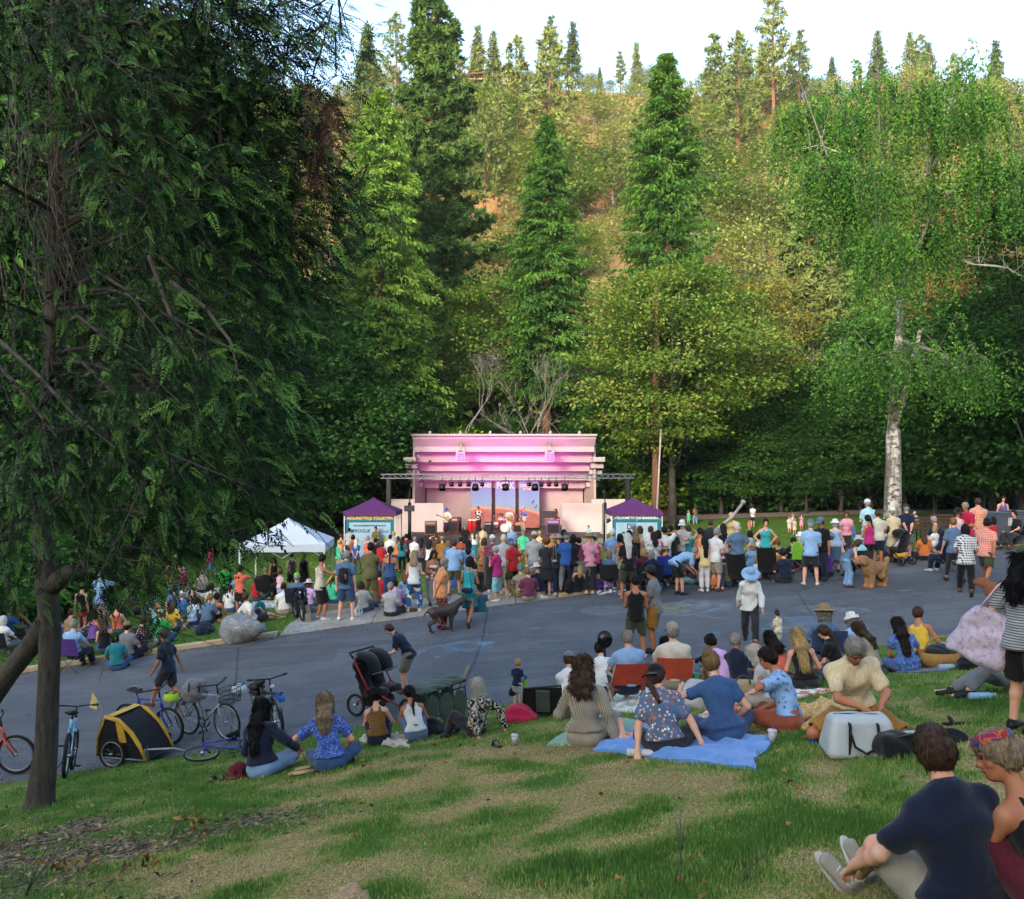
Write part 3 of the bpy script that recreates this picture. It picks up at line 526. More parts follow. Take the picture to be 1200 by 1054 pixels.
def birch():
 u0,y0=1046,33.5;x0=(u0-CU)/F*y0;z0=gz(x0,y0);o=empty('birch_tree',(x0,y0,z0));r=np.random.default_rng(12);mb=MB();px=y0/F
 def q(u,v,dy=0.0):return np.array([(u-u0)*px,dy,CAMZ-(v-HV)*px-z0])
 mb.tube([q(1046,640),q(1046,600),q(1047,545),q(1047,505)],[.42,.33,.29,.27],14)
 stem=[q(1047,507),q(1050,440,.1),q(1058,380,.2),q(1054,340,.1)];mb.tube(stem,[.25,.19,.16,.13],8)
 mb.tube([q(1047,507),q(1060,450,-.3),q(1075,390,-.2),q(1080,385,-.2)],[.16,.12,.08,.04],7)
 limbs=[[q(1054,340,.1),q(1080,280,0),q(1095,240,0),q(1088,205,.1),q(1105,150,0),q(1128,60,0)],[q(1054,340,.1),q(1030,260,.5),q(1000,150,.6),q(985,60,.5)],[q(1054,340),q(1010,250,-.6),q(960,190,-.8),q(930,100,-.6)],[q(1088,205),q(1115,150,-.5),q(1138,120,-.5),q(1158,140,-.6)],[q(1095,240),q(1125,215,-.9),q(1148,205,-1.2)],[q(1020,240),q(975,215,-1.0),q(930,205,-1.4)],[q(1054,340),q(1045,200,1.0),q(1040,60,.9)],[q(1050,440),q(1015,420,-.9),q(985,430,-1.4)],[q(1058,400),q(1095,420,-.8),q(1120,445,-1.1)],[q(1054,340),q(1020,300,-1.6),q(1000,300,-2.2)],[q(1060,300),q(1105,270,1.2),q(1140,240,1.8)],[q(1010,200),q(960,130,1.0),q(935,110,1.2)],[q(1088,205),q(1070,130,-.6),q(1075,110,-.6)]]
 mb.build('trunk',BK_BIRCH,o);mb=MB()
 for l in limbs:mb.tube(l,list(np.linspace(.09,.012,len(l))),6,False)
 mb.build('limbs',bark('birch_limb','#4d483f','#857f73'),o)
 Ps,Ds,Us,Ls,Ts,tw=[],[],[],[],[],MB()
 for li,l in enumerate(limbs):
  l=np.array(l);low=li in (7,8);cl=r.uniform(.35,1,3) if not low else r.uniform(.3,1,9)
  for k in range(138 if not low else 190):
   t=min(.99,max(.2,cl[r.integers(0,len(cl))]+r.normal()*.035))*(len(l)-1);i=min(int(t),len(l)-2);p=l[i]+(l[i+1]-l[i])*(t-i);off=r.normal(size=3)*([.42,.5,.3] if not low else [.8,.8,.5]);s=p+off
   ln=r.uniform(.8,2.6)*(1.25 if not low else .7);a=unit((off+r.normal(size=3)*.3)*[1,1,0]);n=int(ln*17)
   f=np.linspace(0,1,n);path=s+a*(.5*np.sin(f*1.5))[:,None]*min(1.2,ln*.5);path[:,2]+=ln*(.12*np.sin(f*3.14)-f**1.3)
   if k%6==0:tw.tube([p,s]+[path[int(c*(n-1))] for c in (.4,.9)],[.022,.016,.01,.005],3,False)
   bt=r.uniform(0,.6);Ps.append(path+r.normal(size=(n,3))*.05);Ds.append(r.normal(size=(n,3))*.55-[0,0,.8]);Us.append(r.normal(size=(n,3))+[0,-.2,.5]);Ls.append(r.uniform(.08,.145,n));Ts.append(bt+r.uniform(0,.4,n))
 P=np.concatenate(Ps);V,T=blades(P,np.concatenate(Ds),unit(np.concatenate(Us)),np.concatenate(Ls),np.concatenate(Ls)*.36,.2,.1)
 link('crown',mesh_np('crown',V,T,LM['birch'],False,np.repeat(np.clip(np.concatenate(Ts),0,1),4)),o);tw.build('twigs',BK_GREY,o)
 d=MB()
 for (a,b,c) in (((1105,150),(1122,95),(1130,45)),((1105,150),(1108,100),(1100,70)),((1110,130),(1135,100),(1150,75)),((1130,215),(1165,205),(1185,225)),((1165,312),(1140,310),(1125,305)),((1165,312),(1180,314),(1200,325)),((985,180),(960,170),(940,175))):
  d.tube([q(*a),q(*b),q(*c)],[.05,.03,.008],5,False)
  for k in range(4):t=r.uniform(.3,.95);p=q(*a)*(1-t)+q(*c)*t;d.tube([p,p+r.normal(size=3)*[.4,.3,.3]+[0,0,.35],p+r.normal(size=3)*[.6,.4,.4]+[0,0,.8]],[.018,.012,.004],3,False)
 d.build('dead_branches',BK_PALE,o);tag(o,'weeping birch with white trunk and hanging green strands by the road','tree')
birch()
hero('cedar_tree',1290,27,-260,cedar_meshes,'green feathery cedar leaning in at the right edge',None,seed=33,Rw=2.0,base=5.5,nb=190,per=46,lf=.34,mat=LM['cedar'],bk=BK_GREY,trunk_r=.25,droop=.5,power=.35)
hero('broadleaf_tree',1215,44,170,broad_meshes,'tall dark leafy tree at the right edge behind the benches',None,seed=34,Rw=3.6,base=4.5,nl=26000,lf=.2,mat=LM['dark'],bk=BK_DARK,lobes=26,trunk_r=.25,flat=.6,layer=.9)
td=[cedar_meshes(35+i,24,4.6,1.5,260,70,.45,LM['dark'],BK_DARK,.4,.45,.5)[:2] for i in range(2)]
for i,(u,y,vt) in enumerate(((-60,40,-160),(40,43,-120),(120,46,-60),(190,50,20),(262,55,90),(322,58,250),(-140,44,-200),(80,52,-100),(230,58,30),(0,54,-150))):
 x=(u-CU)/F*y;z=gz(x,y);treeobj('evergreen_tree',td[i%2][0],td[i%2][1],(x,y,z),((HV-vt)/F*y+CAMZ-z)/24,i*1.3,'tall dark evergreen standing behind the drooping foreground tree','tall dark evergreens behind the drooping foreground tree')
 # ---- lawn blades
BLQ=[[(690,880),(880,905),(905,866),(750,853)],[(866,852),(988,862),(985,824),(900,826)],[(640,876),(722,872),(782,852),(700,840)],[(820,842),(872,836),(975,812),(870,806)],[(716,835),(806,838),(800,806),(722,808)],[(1048,790),(1112,788),(1110,776),(1052,778)]]
BLW=[[hit(*c) for c in q] for q in BLQ]
def covered(x,y):
 out=np.zeros(len(x),bool)
 for q in BLW:
  m=np.ones(len(x),bool);c=sum(q,Vector())/4
  for i in range(4):
   a,b=q[i],q[(i+1)%4];s=1 if (b.x-a.x)*(c.y-a.y)-(b.y-a.y)*(c.x-a.x)>0 else -1;m&=s*((b.x-a.x)*(y-a.y)-(b.y-a.y)*(x-a.x))>0
  out|=m
 return out
def grass(name,n,u0,u1,v0,v1,hmin,hmax,per,seed,far=False):
 r=np.random.default_rng(seed);u=r.uniform(u0,u1,n);v=r.uniform(v0,v1,n);Y=np.full(n,20.0)
 lo,hi=np.full(n,1.2),np.full(n,70.0)
 Ys=np.concatenate([np.arange(1.6,30,.1),np.arange(30,66,.5)]);found=np.zeros(n,bool)
 for yy in Ys:
  x=(u-CU)/F*yy;z=CAMZ-(v-HV)/F*yy;m=(~found)&(z<=ground(x,np.full(n,yy)));Y[m]=yy;found|=m
 Y+=r.uniform(-.1,.0,n) if not far else r.uniform(-.5,0,n)
 x=(u-CU)/F*Y;ok=found&((Y<YN(x)-.03) if not far else ((Y>YF(x)+.2)&((x<-6.4)|(x>1.3)|(Y>YF(x)+3.0))&(Y<60)))
 if not far:ok&=(mulchness(x,Y)+.3*r.normal(size=n)*.5<.5)
 x,Y=x[ok],Y[ok];n=len(x);dr=dryness(x,Y) if not far else .25+.3*vnoise(x,Y,.5,8)
 cv=covered(x,Y) if not far else np.zeros(n,bool);x,Y,dr=x[~cv],Y[~cv],dr[~cv];n=len(x)
 keep=r.uniform(size=n)>np.clip((dr-.50)*5,0,.22);x,Y,dr=x[keep],Y[keep],dr[keep];n=len(x);z=ground(x,Y)
 ci=np.repeat(np.arange(n),per);m=len(ci);a=r.uniform(0,6.283,m);ln=r.uniform(.15,1.0,m)*(1+2.2*np.clip((dr[ci]-.45)*6,0,1));D=unit(np.stack([np.cos(a)*ln,np.sin(a)*ln,np.full(m,1.0)],1))
 sp=.02+.0022*Y[ci];P=np.stack([x[ci]+r.normal(size=m)*sp,Y[ci]+r.normal(size=m)*sp,z[ci]-.006],1)
 clump=.7+.6*vnoise(x,Y,2.2,31)[ci];L=r.uniform(hmin,hmax,m)*(1-.45*np.clip((dr[ci]-.42)*5,0,1))*clump;W=np.maximum(.0028,.00042*Y[ci])*r.uniform(.7,1.3,m)
 V,T=blades(P,D,unit(np.stack([np.cos(a),np.sin(a),np.full(m,.3)],1)),L,W,.1,.25)
 tint=np.clip((dr[ci]-.34)*2.6+r.normal(size=m)*.25,0,1);o=link(name,mesh_np(name,V,T,GRM,False,np.repeat(tint,4)));o['kind']='stuff'
GRM=leafmat('grass_blade',['#557c38','#6e9444','#8ea858','#aea463','#c4b284'],0,.35,.7)
grass('grass',54000,-60,1260,735,1090,.025,.06,6,1)
grass('far_grass',26000,-40,1240,612,800,.05,.10,5,2,True)
def chips():
 r=np.random.default_rng(9);n=26000;x=r.uniform(-8.5,1.0,n);y=r.uniform(2.2,11,n);m=mulchness(x,y)+.25*r.normal(size=n)*.6>.5;x,y=x[m],y[m];n=len(x);a=r.uniform(0,6.28,n);D=np.stack([np.cos(a),np.sin(a),r.normal(size=n)*.25],1)
 V,T=blades(np.stack([x,y,ground(x,y)+r.uniform(.002,.02,n)],1),D,unit(np.stack([r.normal(size=n)*.4,r.normal(size=n)*.4,np.ones(n)],1)),r.uniform(.03,.10,n),r.uniform(.006,.016,n),.15,.1);link('bark_chips',mesh_np('bark_chips',V,T,leafmat('bark_chip',['#2c241c','#4f4335','#74654f','#a08e74'],0,0,.9),False,np.repeat(r.uniform(0,1,n),4)))['kind']='stuff'
 n=420;x=r.uniform(-7,7,n);y=r.uniform(2.5,14,n);m=y<YN(x)-.3;x,y=x[m],y[m];n=len(x);a=r.uniform(0,6.28,n);V,T=blades(np.stack([x,y,ground(x,y)+.03],1),np.stack([np.cos(a),np.sin(a),r.normal(size=n)*.3],1),unit(r.normal(size=(n,3))+[0,0,1.2]),r.uniform(.04,.09,n),r.uniform(.015,.03,n),.4,.2);link('fallen_leaves',mesh_np('fallen_leaves',V,T,leafmat('fallen_leaf',['#4a3420','#7a5a30','#a08048'],0,.1),False,np.repeat(r.uniform(0,1,n),4)))['kind']='stuff'
def litter():
 r=np.random.default_rng(12);n=2600;x=r.uniform(-16,22,n);s=r.uniform(size=n)<.6;y=np.where(s,YF(x)-np.abs(r.normal(size=n))*.22-.03,YN(x)+np.abs(r.normal(size=n))*.30+.02);a=r.uniform(0,6.28,n)
 V,T=blades(np.stack([x,y,plane(x,y)+.006],1),np.stack([np.cos(a),np.sin(a),r.normal(size=n)*.1],1),unit(np.stack([r.normal(size=n)*.3,r.normal(size=n)*.3,np.ones(n)],1)),r.uniform(.03,.10,n),r.uniform(.008,.022,n),.25,.1);link('leaf_litter',mesh_np('leaf_litter',V,T,leafmat('fallen_leaf',['#4a3420','#7a5a30','#a08048'],0,.1),False,np.repeat(r.uniform(0,1,n),4)))['kind']='stuff'
litter();chips()
def weed(u,v,H,lab,leafy=0,seed=1,lean=(.1,0)):
 p=hit(u,v);o=empty('dry_weed',p);r=np.random.default_rng(seed);mb=MB()
 for s in range(2+leafy):
  e=np.array([lean[0]*H+r.normal()*.15*H,lean[1]*H+r.normal()*.1*H,H*r.uniform(.7,1)]);pts=[e*f+np.array([0,0,.06*H*math.sin(3*f)])+r.normal(size=3)*.01 for f in (0,.3,.6,1)];mb.tube(pts,[.004,.0035,.003,.0015],4)
  for k in range(4):f=r.uniform(.3,.95);b=e*f;mb.tube([b,b+r.normal(size=3)*.07*H+[0,0,.04]],[.002,.001],3)
 mb.build('stalks',BK_TWIG,o)
 if leafy:n=16;P=r.normal(size=(n,3))*[.16,.1,.06]*H+np.array([lean[0],lean[1],.45])*H;V,T=blades(P,r.normal(size=(n,3))-[0,0,.3],unit(r.normal(size=(n,3))),r.uniform(.05,.09,n),r.uniform(.014,.026,n),.5,.3);link('dead_leaves',mesh_np('dead_leaves',V,T,leafmat('fallen_leaf',['#4a3420','#7a5a30','#a08048'],0,.1),False,np.repeat(r.uniform(0,1,n),4)),o)
 tag(o,lab,'weed')
BK_TWIG=bark('dead_twig','#3a342f','#6a625a')
weed(795,1048,.42,'thin dry weed stalk in the middle of the bare lawn',0,2,(.05,.0));weed(870,1040,.30,'smaller dry stalk right of the thin weed stalk',0,3,(.15,0));weed(200,985,.40,'dead twig with curled brown leaves on the bark chips',2,4,(.5,-.1));weed(30,1050,.5,'dead branch tangle at the bottom corner of the bank',3,5,(.6,0));weed(120,1046,.4,'bent dry twig lying on the bark chips near the bottom edge',1,6,(.7,.1));weed(1165,1050,.25,'dry stalks in front of the maroon shawl',1,7,(-.3,0))
# ---- the big evergreen in the foreground
def evergreen():
 r=np.random.default_rng(77);T0=hit(48,946);y0=T0.y;px=y0/F;o=empty('evergreen_tree',T0);q=lambda u,v,Y=None:np.array(at(u,v,Y or y0)-T0)
 mb=MB();tp=[q(40,985),q(47,940),q(54,880),q(57,800),q(59,740),q(54,670),q(50,610),q(55,520),q(63,430),q(66,300),q(70,100),q(72,-200),q(78,-560)]
 mb.tube(tp,[.30,.17,.135,.125,.128,.135,.125,.13,.125,.115,.10,.085,.04],14)
 mb.build('trunk',BK_EV,o)
 l1=MB();l1.tube([q(57,690),q(80,672,y0-.1),q(110,662,y0-.3),q(150,645,y0-.6),q(200,618,y0-.8),q(240,600,y0-1.0)],[.13,.105,.09,.07,.05,.03],10);l1.build('limb',BK_EV,o)
 l2=MB();l2.tube([q(58,725),q(40,752,y0+.15),q(10,790,y0+.3),q(-30,850,y0+.5),q(-70,905,y0+.7)],[.14,.13,.125,.12,.12],10);l2.build('limb',BK_EV,o)
 def spray(seed):
  rr=np.random.default_rng(seed);P,D,U,L,W=[],[],[],[],[]
  for i in range(9):
   x=.05+.90*i/8;zl=-.22*x*x;ln=.27*(1-.75*(x-.25)**2)*(1.15-x)**.6*rr.uniform(.8,1.15)
   for s in (-1,1):
    p=np.array([x,0,zl]);d=unit(np.array([.72,s*.8,-.15+rr.normal()*.1]))
    P.append(p);D.append(d);U.append([rr.normal()*.2,0,1]);L.append(ln);W.append(.034)
    for j,(t,sg) in enumerate(((.42,1 if i%2 else -1),)):
     P.append(p+d*ln*t);e=unit(d+sg*.75*np.array([-d[1],d[0],0])-[0,0,.12]);D.append(e);U.append([0,0,1]);L.append(ln*(.5-.3*t));W.append(.022)
  P.append(np.array([.9,0,-.18]));D.append(np.array([1,0,-.4]));U.append([0,0,1]);L.append(.18);W.append(.04)
  V,Tt=blades(np.array(P),np.array(D),unit(np.array(U,float)),np.array(L),np.array(W),.15,.1);return V,Tt
 tpl=[spray(i) for i in range(3)]
 def stamp(items):
  VV,TT,tint,n=[],[],[],0
  for k,(V,Tt) in enumerate(tpl):
   it=items[k::3]
   if not it:continue
   P=np.array([a[0] for a in it]);D=unit(np.array([a[1] for a in it]));U=np.array([a[2] for a in it]);sc_=np.array([a[3] for a in it]);tn=np.array([a[4] for a in it])
   S=unit(np.cross(U,D));U=np.cross(D,S);X=V[:,0][None,:,None]*D[:,None]+V[:,1][None,:,None]*S[:,None]+V[:,2][None,:,None]*np.array([0,0,1.0])
   X=P[:,None]+X*sc_[:,None,None];m=len(V);VV.append(X.reshape(-1,3));TT.append((Tt[None]+(np.arange(len(it))*m)[:,None,None]).reshape(-1,3)+n);n+=len(it)*m
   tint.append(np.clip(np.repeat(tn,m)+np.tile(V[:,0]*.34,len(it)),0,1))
  return np.concatenate(VV),np.concatenate(TT),np.concatenate(tint)
 ax=lambda z:np.array([float(np.interp(z,[p[2] for p in tp],[p[0] for p in tp])),float(np.interp(z,[p[2] for p in tp],[p[1] for p in tp])),z])
 nb=[0]
 def bough(tip,nspr,sz,wood=True,bright=.0,spread=.42):
  """a drooping bough from the stem to tip, sprays on its outer half"""
  L=np.hypot(tip[0],tip[1]);s0=ax(tip[2]+.28*L+r.uniform(-.1,.3));m1=s0*.62+tip*.38+[0,0,.12*L]+r.normal(size=3)*.12;m2=s0*.25+tip*.75+[0,0,.07*L]+r.normal(size=3)*.12
  its=[];out=unit((tip-s0)*[1,1,.35])
  for i in range(nspr):
   f=r.uniform(0,1)**.7;b=m1*(1-f)**2+m2*2*f*(1-f)+tip*f*f;p=b+r.normal(size=3)*[spread*.75,spread*.75,spread*.5]*(1.1-.5*f)
   d=out*r.uniform(.4,1.0)+(p-b)*1.2+r.normal(size=3)*.3-[0,0,r.uniform(-.05,.75)]
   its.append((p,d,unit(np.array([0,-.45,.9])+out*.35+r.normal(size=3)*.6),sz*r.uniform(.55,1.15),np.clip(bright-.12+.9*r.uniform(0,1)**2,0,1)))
  if wood:
   wb=MB();wb.tube([s0,m1,m2,tip],[.034,.022,.012,.004],5,False)
   for i in range(5):f=r.uniform(.3,.95);b=m1*(1-f)**2+m2*2*f*(1-f)+tip*f*f;wb.tube([b,b+r.normal(size=3)*.22-[0,0,.06],b+r.normal(size=3)*.4-[0,0,.3]],[.014,.009,.003],3,False)
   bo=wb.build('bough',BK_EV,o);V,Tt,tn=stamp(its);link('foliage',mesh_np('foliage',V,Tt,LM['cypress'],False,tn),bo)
  return its
 tips=[(28,55,8.2,.35),(85,85,8.0,.35),(125,45,8.3,.3),(60,25,8.4,.3),(160,95,8.1,.35),(185,130,8.3,.3),(120,165,7.9,.3),(210,175,8.2,.35),(250,205,8.4,.35),(170,215,8.0,.3),(235,245,8.1,.35),(195,255,8.2,.3),(290,190,8.8,.2),(300,250,8.7,.25),(330,40,9.3,.1),(375,55,9.2,.12),(415,50,9.0,.12),(350,110,9.2,.1),(402,120,9.0,.1),(365,165,9.4,.08),(385,225,9.0,.1),(435,245,8.8,.1),(350,275,9.0,.15),(405,300,8.8,.12),(325,320,8.6,.2),(380,350,8.9,.12),(290,340,8.5,.2),(345,390,8.7,.15),(270,20,9.5,.05),(225,70,9.3,.1),(275,110,9.0,.12),(310,140,9.3,.05),(205,410,8.0,.3),(255,440,7.9,.3),(300,455,8.1,.25),(330,480,8.3,.2),(235,495,7.8,.3),(290,530,8.0,.25),(185,500,7.9,.28),(150,540,8.2,.2),(205,560,7.8,.28),(260,575,7.9,.25),(315,560,8.3,.18),(105,590,8.0,.2),(165,610,7.9,.22),(225,625,7.8,.22),(280,640,8.0,.2),(195,665,7.7,.22),(240,690,7.9,.2),(150,690,7.9,.2),(185,722,7.8,.18),(130,700,8.4,.15),(18,575,7.6,.2),(8,650,7.6,.25),(65,560,7.9,.15),(30,505,8.3,.1),(-30,60,8,.3),(-40,250,8.4,.1),(-40,420,8.4,.1),(-50,600,8,.2),(10,700,7.8,.3),(345,600,8.6,.1),(290,655,8.4,.12)]+[(u,v,9.0+.3*(k%3),.12) for k,(u,v) in enumerate(((300,15),(340,75),(385,20),(395,85),(330,175),(345,215),(395,190),(410,160),(365,130),(420,215),(400,265),(365,305),(425,285),(390,325),(345,345),(315,275),(320,95),(290,60),(250,130),(260,60),(360,420),(330,440),(340,520),(300,580)))]
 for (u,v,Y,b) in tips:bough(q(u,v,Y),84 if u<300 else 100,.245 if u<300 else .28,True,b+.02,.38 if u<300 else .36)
 its=[];sil_v=[-300,0,60,120,200,260,300,400,450,560,640,745];sil_u=[370,415,428,425,420,430,415,360,345,325,285,195]
 for i in range(270):
  v=r.uniform(-260,700);um=np.interp(v,sil_v,sil_u);u=r.uniform(-120,um-12);Y=r.uniform(9.0,12.6)
  if 20<u<150 and 110<v<420 and r.uniform()<.72:continue
  if 120<u<190 and 440<v<555 and r.uniform()<.8:continue
  if u<130 and v>640:continue
  if v>520 and (Y>10.3 or r.uniform()<.5):continue
  its+=bough(q(u,v,Y),20,.28,False,.0,.46)  # inner sprays tinted darker than the outer boughs, interior shade put into leaf colour
 for i in range(90):
  a=r.uniform(0,6.28);l=r.uniform(1.6,3.6);z=r.uniform(3.2,11);its+=bough(np.array([math.cos(a)*l-.6,abs(math.sin(a))*l,z]),10,.5,False,0,.5)
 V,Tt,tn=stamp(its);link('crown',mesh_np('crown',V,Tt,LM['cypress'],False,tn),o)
 db=[]
 for i in range(34):u=r.normal(374,9);v=r.uniform(95,205);p=q(u,v,8.9);db.append((p,np.array([.1,0,-1.0])+r.normal(size=3)*.35,unit(r.normal(size=3)),r.uniform(.3,.5),r.uniform(0,1)))
 V,Tt,tn=stamp(db);link('dead_foliage',mesh_np('dead_foliage',V,Tt,leafmat('dead_spray',['#241a14','#38291f','#4e3a2b'],0,.1),False,tn),o)
 tw=MB()
 for i in range(260):
  z=q(60,r.uniform(-60,330))[2];s=ax(z)+r.normal(size=3)*[.3,.3,0]+[0,-.1,0];a=r.uniform(-1.6,.5);L=r.uniform(1.0,2.9);d=np.array([math.cos(a),math.sin(a)*.6,0]);k=r.uniform(.25,.62);bend=r.normal(size=3)*.12;pts=[]
  for f in np.linspace(0,1,6):pts.append(s+d*L*k*f**.8+np.array([0,0,-L*(.25*f+.75*f*f)*(1.2-k)])+bend*math.sin(f*3.1)+r.normal(size=3)*.02)
  tw.tube(pts,[.012,.010,.008,.006,.004,.002],3,False)
  if i%2:p=pts[3];tw.tube([p,p+r.normal(size=3)*.14-[0,0,.2],p+r.normal(size=3)*.22-[0,0,.5]],[.005,.003,.0015],3,False)
 for (a,b,c,e) in (((0,430),(35,470),(65,510),(110,590)),((0,400),(45,440),(85,485),(160,545)),((62,480),(45,520),(30,540),(0,560)),((40,590),(75,560),(110,620),(150,640)),((200,330),(240,360),(270,400),(280,440)),((175,300),(200,370),(250,400),(300,420))):
  tw.tube([q(*a,8.8),q(*b,8.7),q(*c,8.6),q(*e,8.4)],[.028,.022,.016,.006],5,False)
 tw.build('dead_twigs',BK_TWIG,o)
 tag(o,'huge dark drooping evergreen on the bank beside the parked bicycles','tree')
BK_EV=bark('evergreen_bark','#191613','#4d463e',(7,7,1.6),1.0)
evergreen()
# ---- figures: bodies and clothes grown as smooth solids from a posed skeleton
def nv(v):v=np.asarray(v,float);return v/max(np.linalg.norm(v),1e-9)
class Field:
 def __init__(s):s.p=[]
 def cap(s,a,b,r0,r1,k=.02,op=0):
  a,b=np.asarray(a,float),np.asarray(b,float);ba=b-a;L2=max(ba@ba,1e-9);m=max(r0,r1)
  def f(X,Y,Z):
   t=np.clip(((X-a[0])*ba[0]+(Y-a[1])*ba[1]+(Z-a[2])*ba[2])/L2,0,1)
   return np.sqrt((X-a[0]-t*ba[0])**2+(Y-a[1]-t*ba[1])**2+(Z-a[2]-t*ba[2])**2)-(r0+(r1-r0)*t)
  s.p.append((f,np.minimum(a,b)-m,np.maximum(a,b)+m,k,op));return s
 def ecap(s,a,b,side,a0,b0,a1,b1,k=.03,op=0,flat=1.0):
  """tapering tube of elliptic section: half widths a0->a1 along side, depths b0->b1"""
  a,b=np.asarray(a,float),np.asarray(b,float);L=max(np.linalg.norm(b-a),1e-6);e=(b-a)/L;sd=nv(np.asarray(side)-e*(np.asarray(side)@e));f_=np.cross(e,sd);m=max(a0,a1,b0,b1)
  def f(X,Y,Z):
   x,y,z=X-a[0],Y-a[1],Z-a[2];al=x*e[0]+y*e[1]+z*e[2];t=np.clip(al/L,0,1);re=al-t*L
   A=a0+(a1-a0)*t;B=b0+(b1-b0)*t;u=x*sd[0]+y*sd[1]+z*sd[2];w_=x*f_[0]+y*f_[1]+z*f_[2]
   return (np.sqrt((u/A)**2+(w_/B)**2+(re/(B*flat))**2)-1)*np.minimum(A,B)
  s.p.append((f,np.minimum(a,b)-m,np.maximum(a,b)+m,k,op));return s
 def ell(s,c,r,M=None,k=.015,op=0):
  c=np.asarray(c,float);r=np.asarray(r,float);M=np.eye(3) if M is None else np.asarray(M,float);m=r.max()
  def f(X,Y,Z):
   x,y,z=X-c[0],Y-c[1],Z-c[2];q=[x*M[0,i]+y*M[1,i]+z*M[2,i] for i in range(3)]
   k0=np.sqrt(sum((q[i]/r[i])**2 for i in range(3)));k1=np.sqrt(sum((q[i]/r[i]**2)**2 for i in range(3)));return k0*(k0-1)/np.maximum(k1,1e-6)
  s.p.append((f,c-m,c+m,k,op));return s
 def rbox(s,c,hf,r,tx=0.0,ty=0.0,k=.01,op=0,M=None):
  """rounded box, narrowing upward by tx, ty"""
  c,hf=np.asarray(c,float),np.asarray(hf,float);M=np.eye(3) if M is None else np.asarray(M,float)
  def f(X,Y,Z):
   x,y,z=X-c[0],Y-c[1],Z-c[2];q=[x*M[0,i]+y*M[1,i]+z*M[2,i] for i in range(3)];t=np.clip(q[2]/hf[2],-1,1);a=np.abs(q[0])-hf[0]*(1-tx*t)+r;b=np.abs(q[1])-hf[1]*(1-ty*t)+r;e=np.abs(q[2])-hf[2]+r
   return np.sqrt(np.maximum(a,0)**2+np.maximum(b,0)**2+np.maximum(e,0)**2)+np.minimum(np.maximum(a,np.maximum(b,e)),0)-r
  m=np.linalg.norm(hf)*(1+max(tx,ty,0)) if M is not None else 0;s.p.append((f,c-m,c+m,k,op));return s
 def cut(s,p,n,k=.0):
  p,n=np.asarray(p,float),nv(n);s.p.append((lambda X,Y,Z:(X-p[0])*n[0]+(Y-p[1])*n[1]+(Z-p[2])*n[2],None,None,k,2));return s
 def mesh(s,h,name,mat,wr=0.0,wf=16.0,seed=0,off=0.0):
  lo=np.min([p[1] for p in s.p if p[4]==0],0)-2.5*h;hi=np.max([p[2] for p in s.p if p[4]==0],0)+2.5*h
  n=np.ceil((hi-lo)/h).astype(int)+1;ax=[(lo[i]+h*np.arange(n[i])).astype(np.float32) for i in range(3)];D=np.full(n,.5,np.float32)
  for f,a,b,k,op in s.p:
   if a is None:sl=[slice(0,n[i]) for i in range(3)]
   else:
    m=k+2.2*h if op==0 else k+h;i0=np.clip(np.floor((a-m-lo)/h).astype(int),0,n);i1=np.clip(np.ceil((b+m-lo)/h).astype(int)+1,0,n);sl=[slice(i0[i],i1[i]) for i in range(3)]
    if (i1<=i0).any():continue
   X,Y,Z=ax[0][sl[0]][:,None,None],ax[1][sl[1]][None,:,None],ax[2][sl[2]][None,None,:];d=f(X,Y,Z).astype(np.float32);S=D[tuple(sl)]
   if op==0:
    if k:q=np.maximum(k-np.abs(S-d),0)/k;D[tuple(sl)]=np.minimum(S,d)-q*q*k*.25
    else:D[tuple(sl)]=np.minimum(S,d)
   else:D[tuple(sl)]=np.maximum(S,-d if op==1 else d)
  D-=off
  if wr:
   X,Y,Z=ax[0][:,None,None],ax[1][None,:,None],ax[2][None,None,:];q=seed*1.7
   D+=(wr*(-1.15+np.sin(X*wf+2.2*np.sin(Z*wf*.55+q)+q)*np.sin(Z*wf*1.15+1.5*np.sin(Y*wf*.8+X*wf*.4))+.6*np.sin((Z*1.7+X*.9+Y)*wf*1.3+2*np.sin(X*wf*.6+q)))).astype(np.float32)
  return snets(D,lo,h,name,mat)
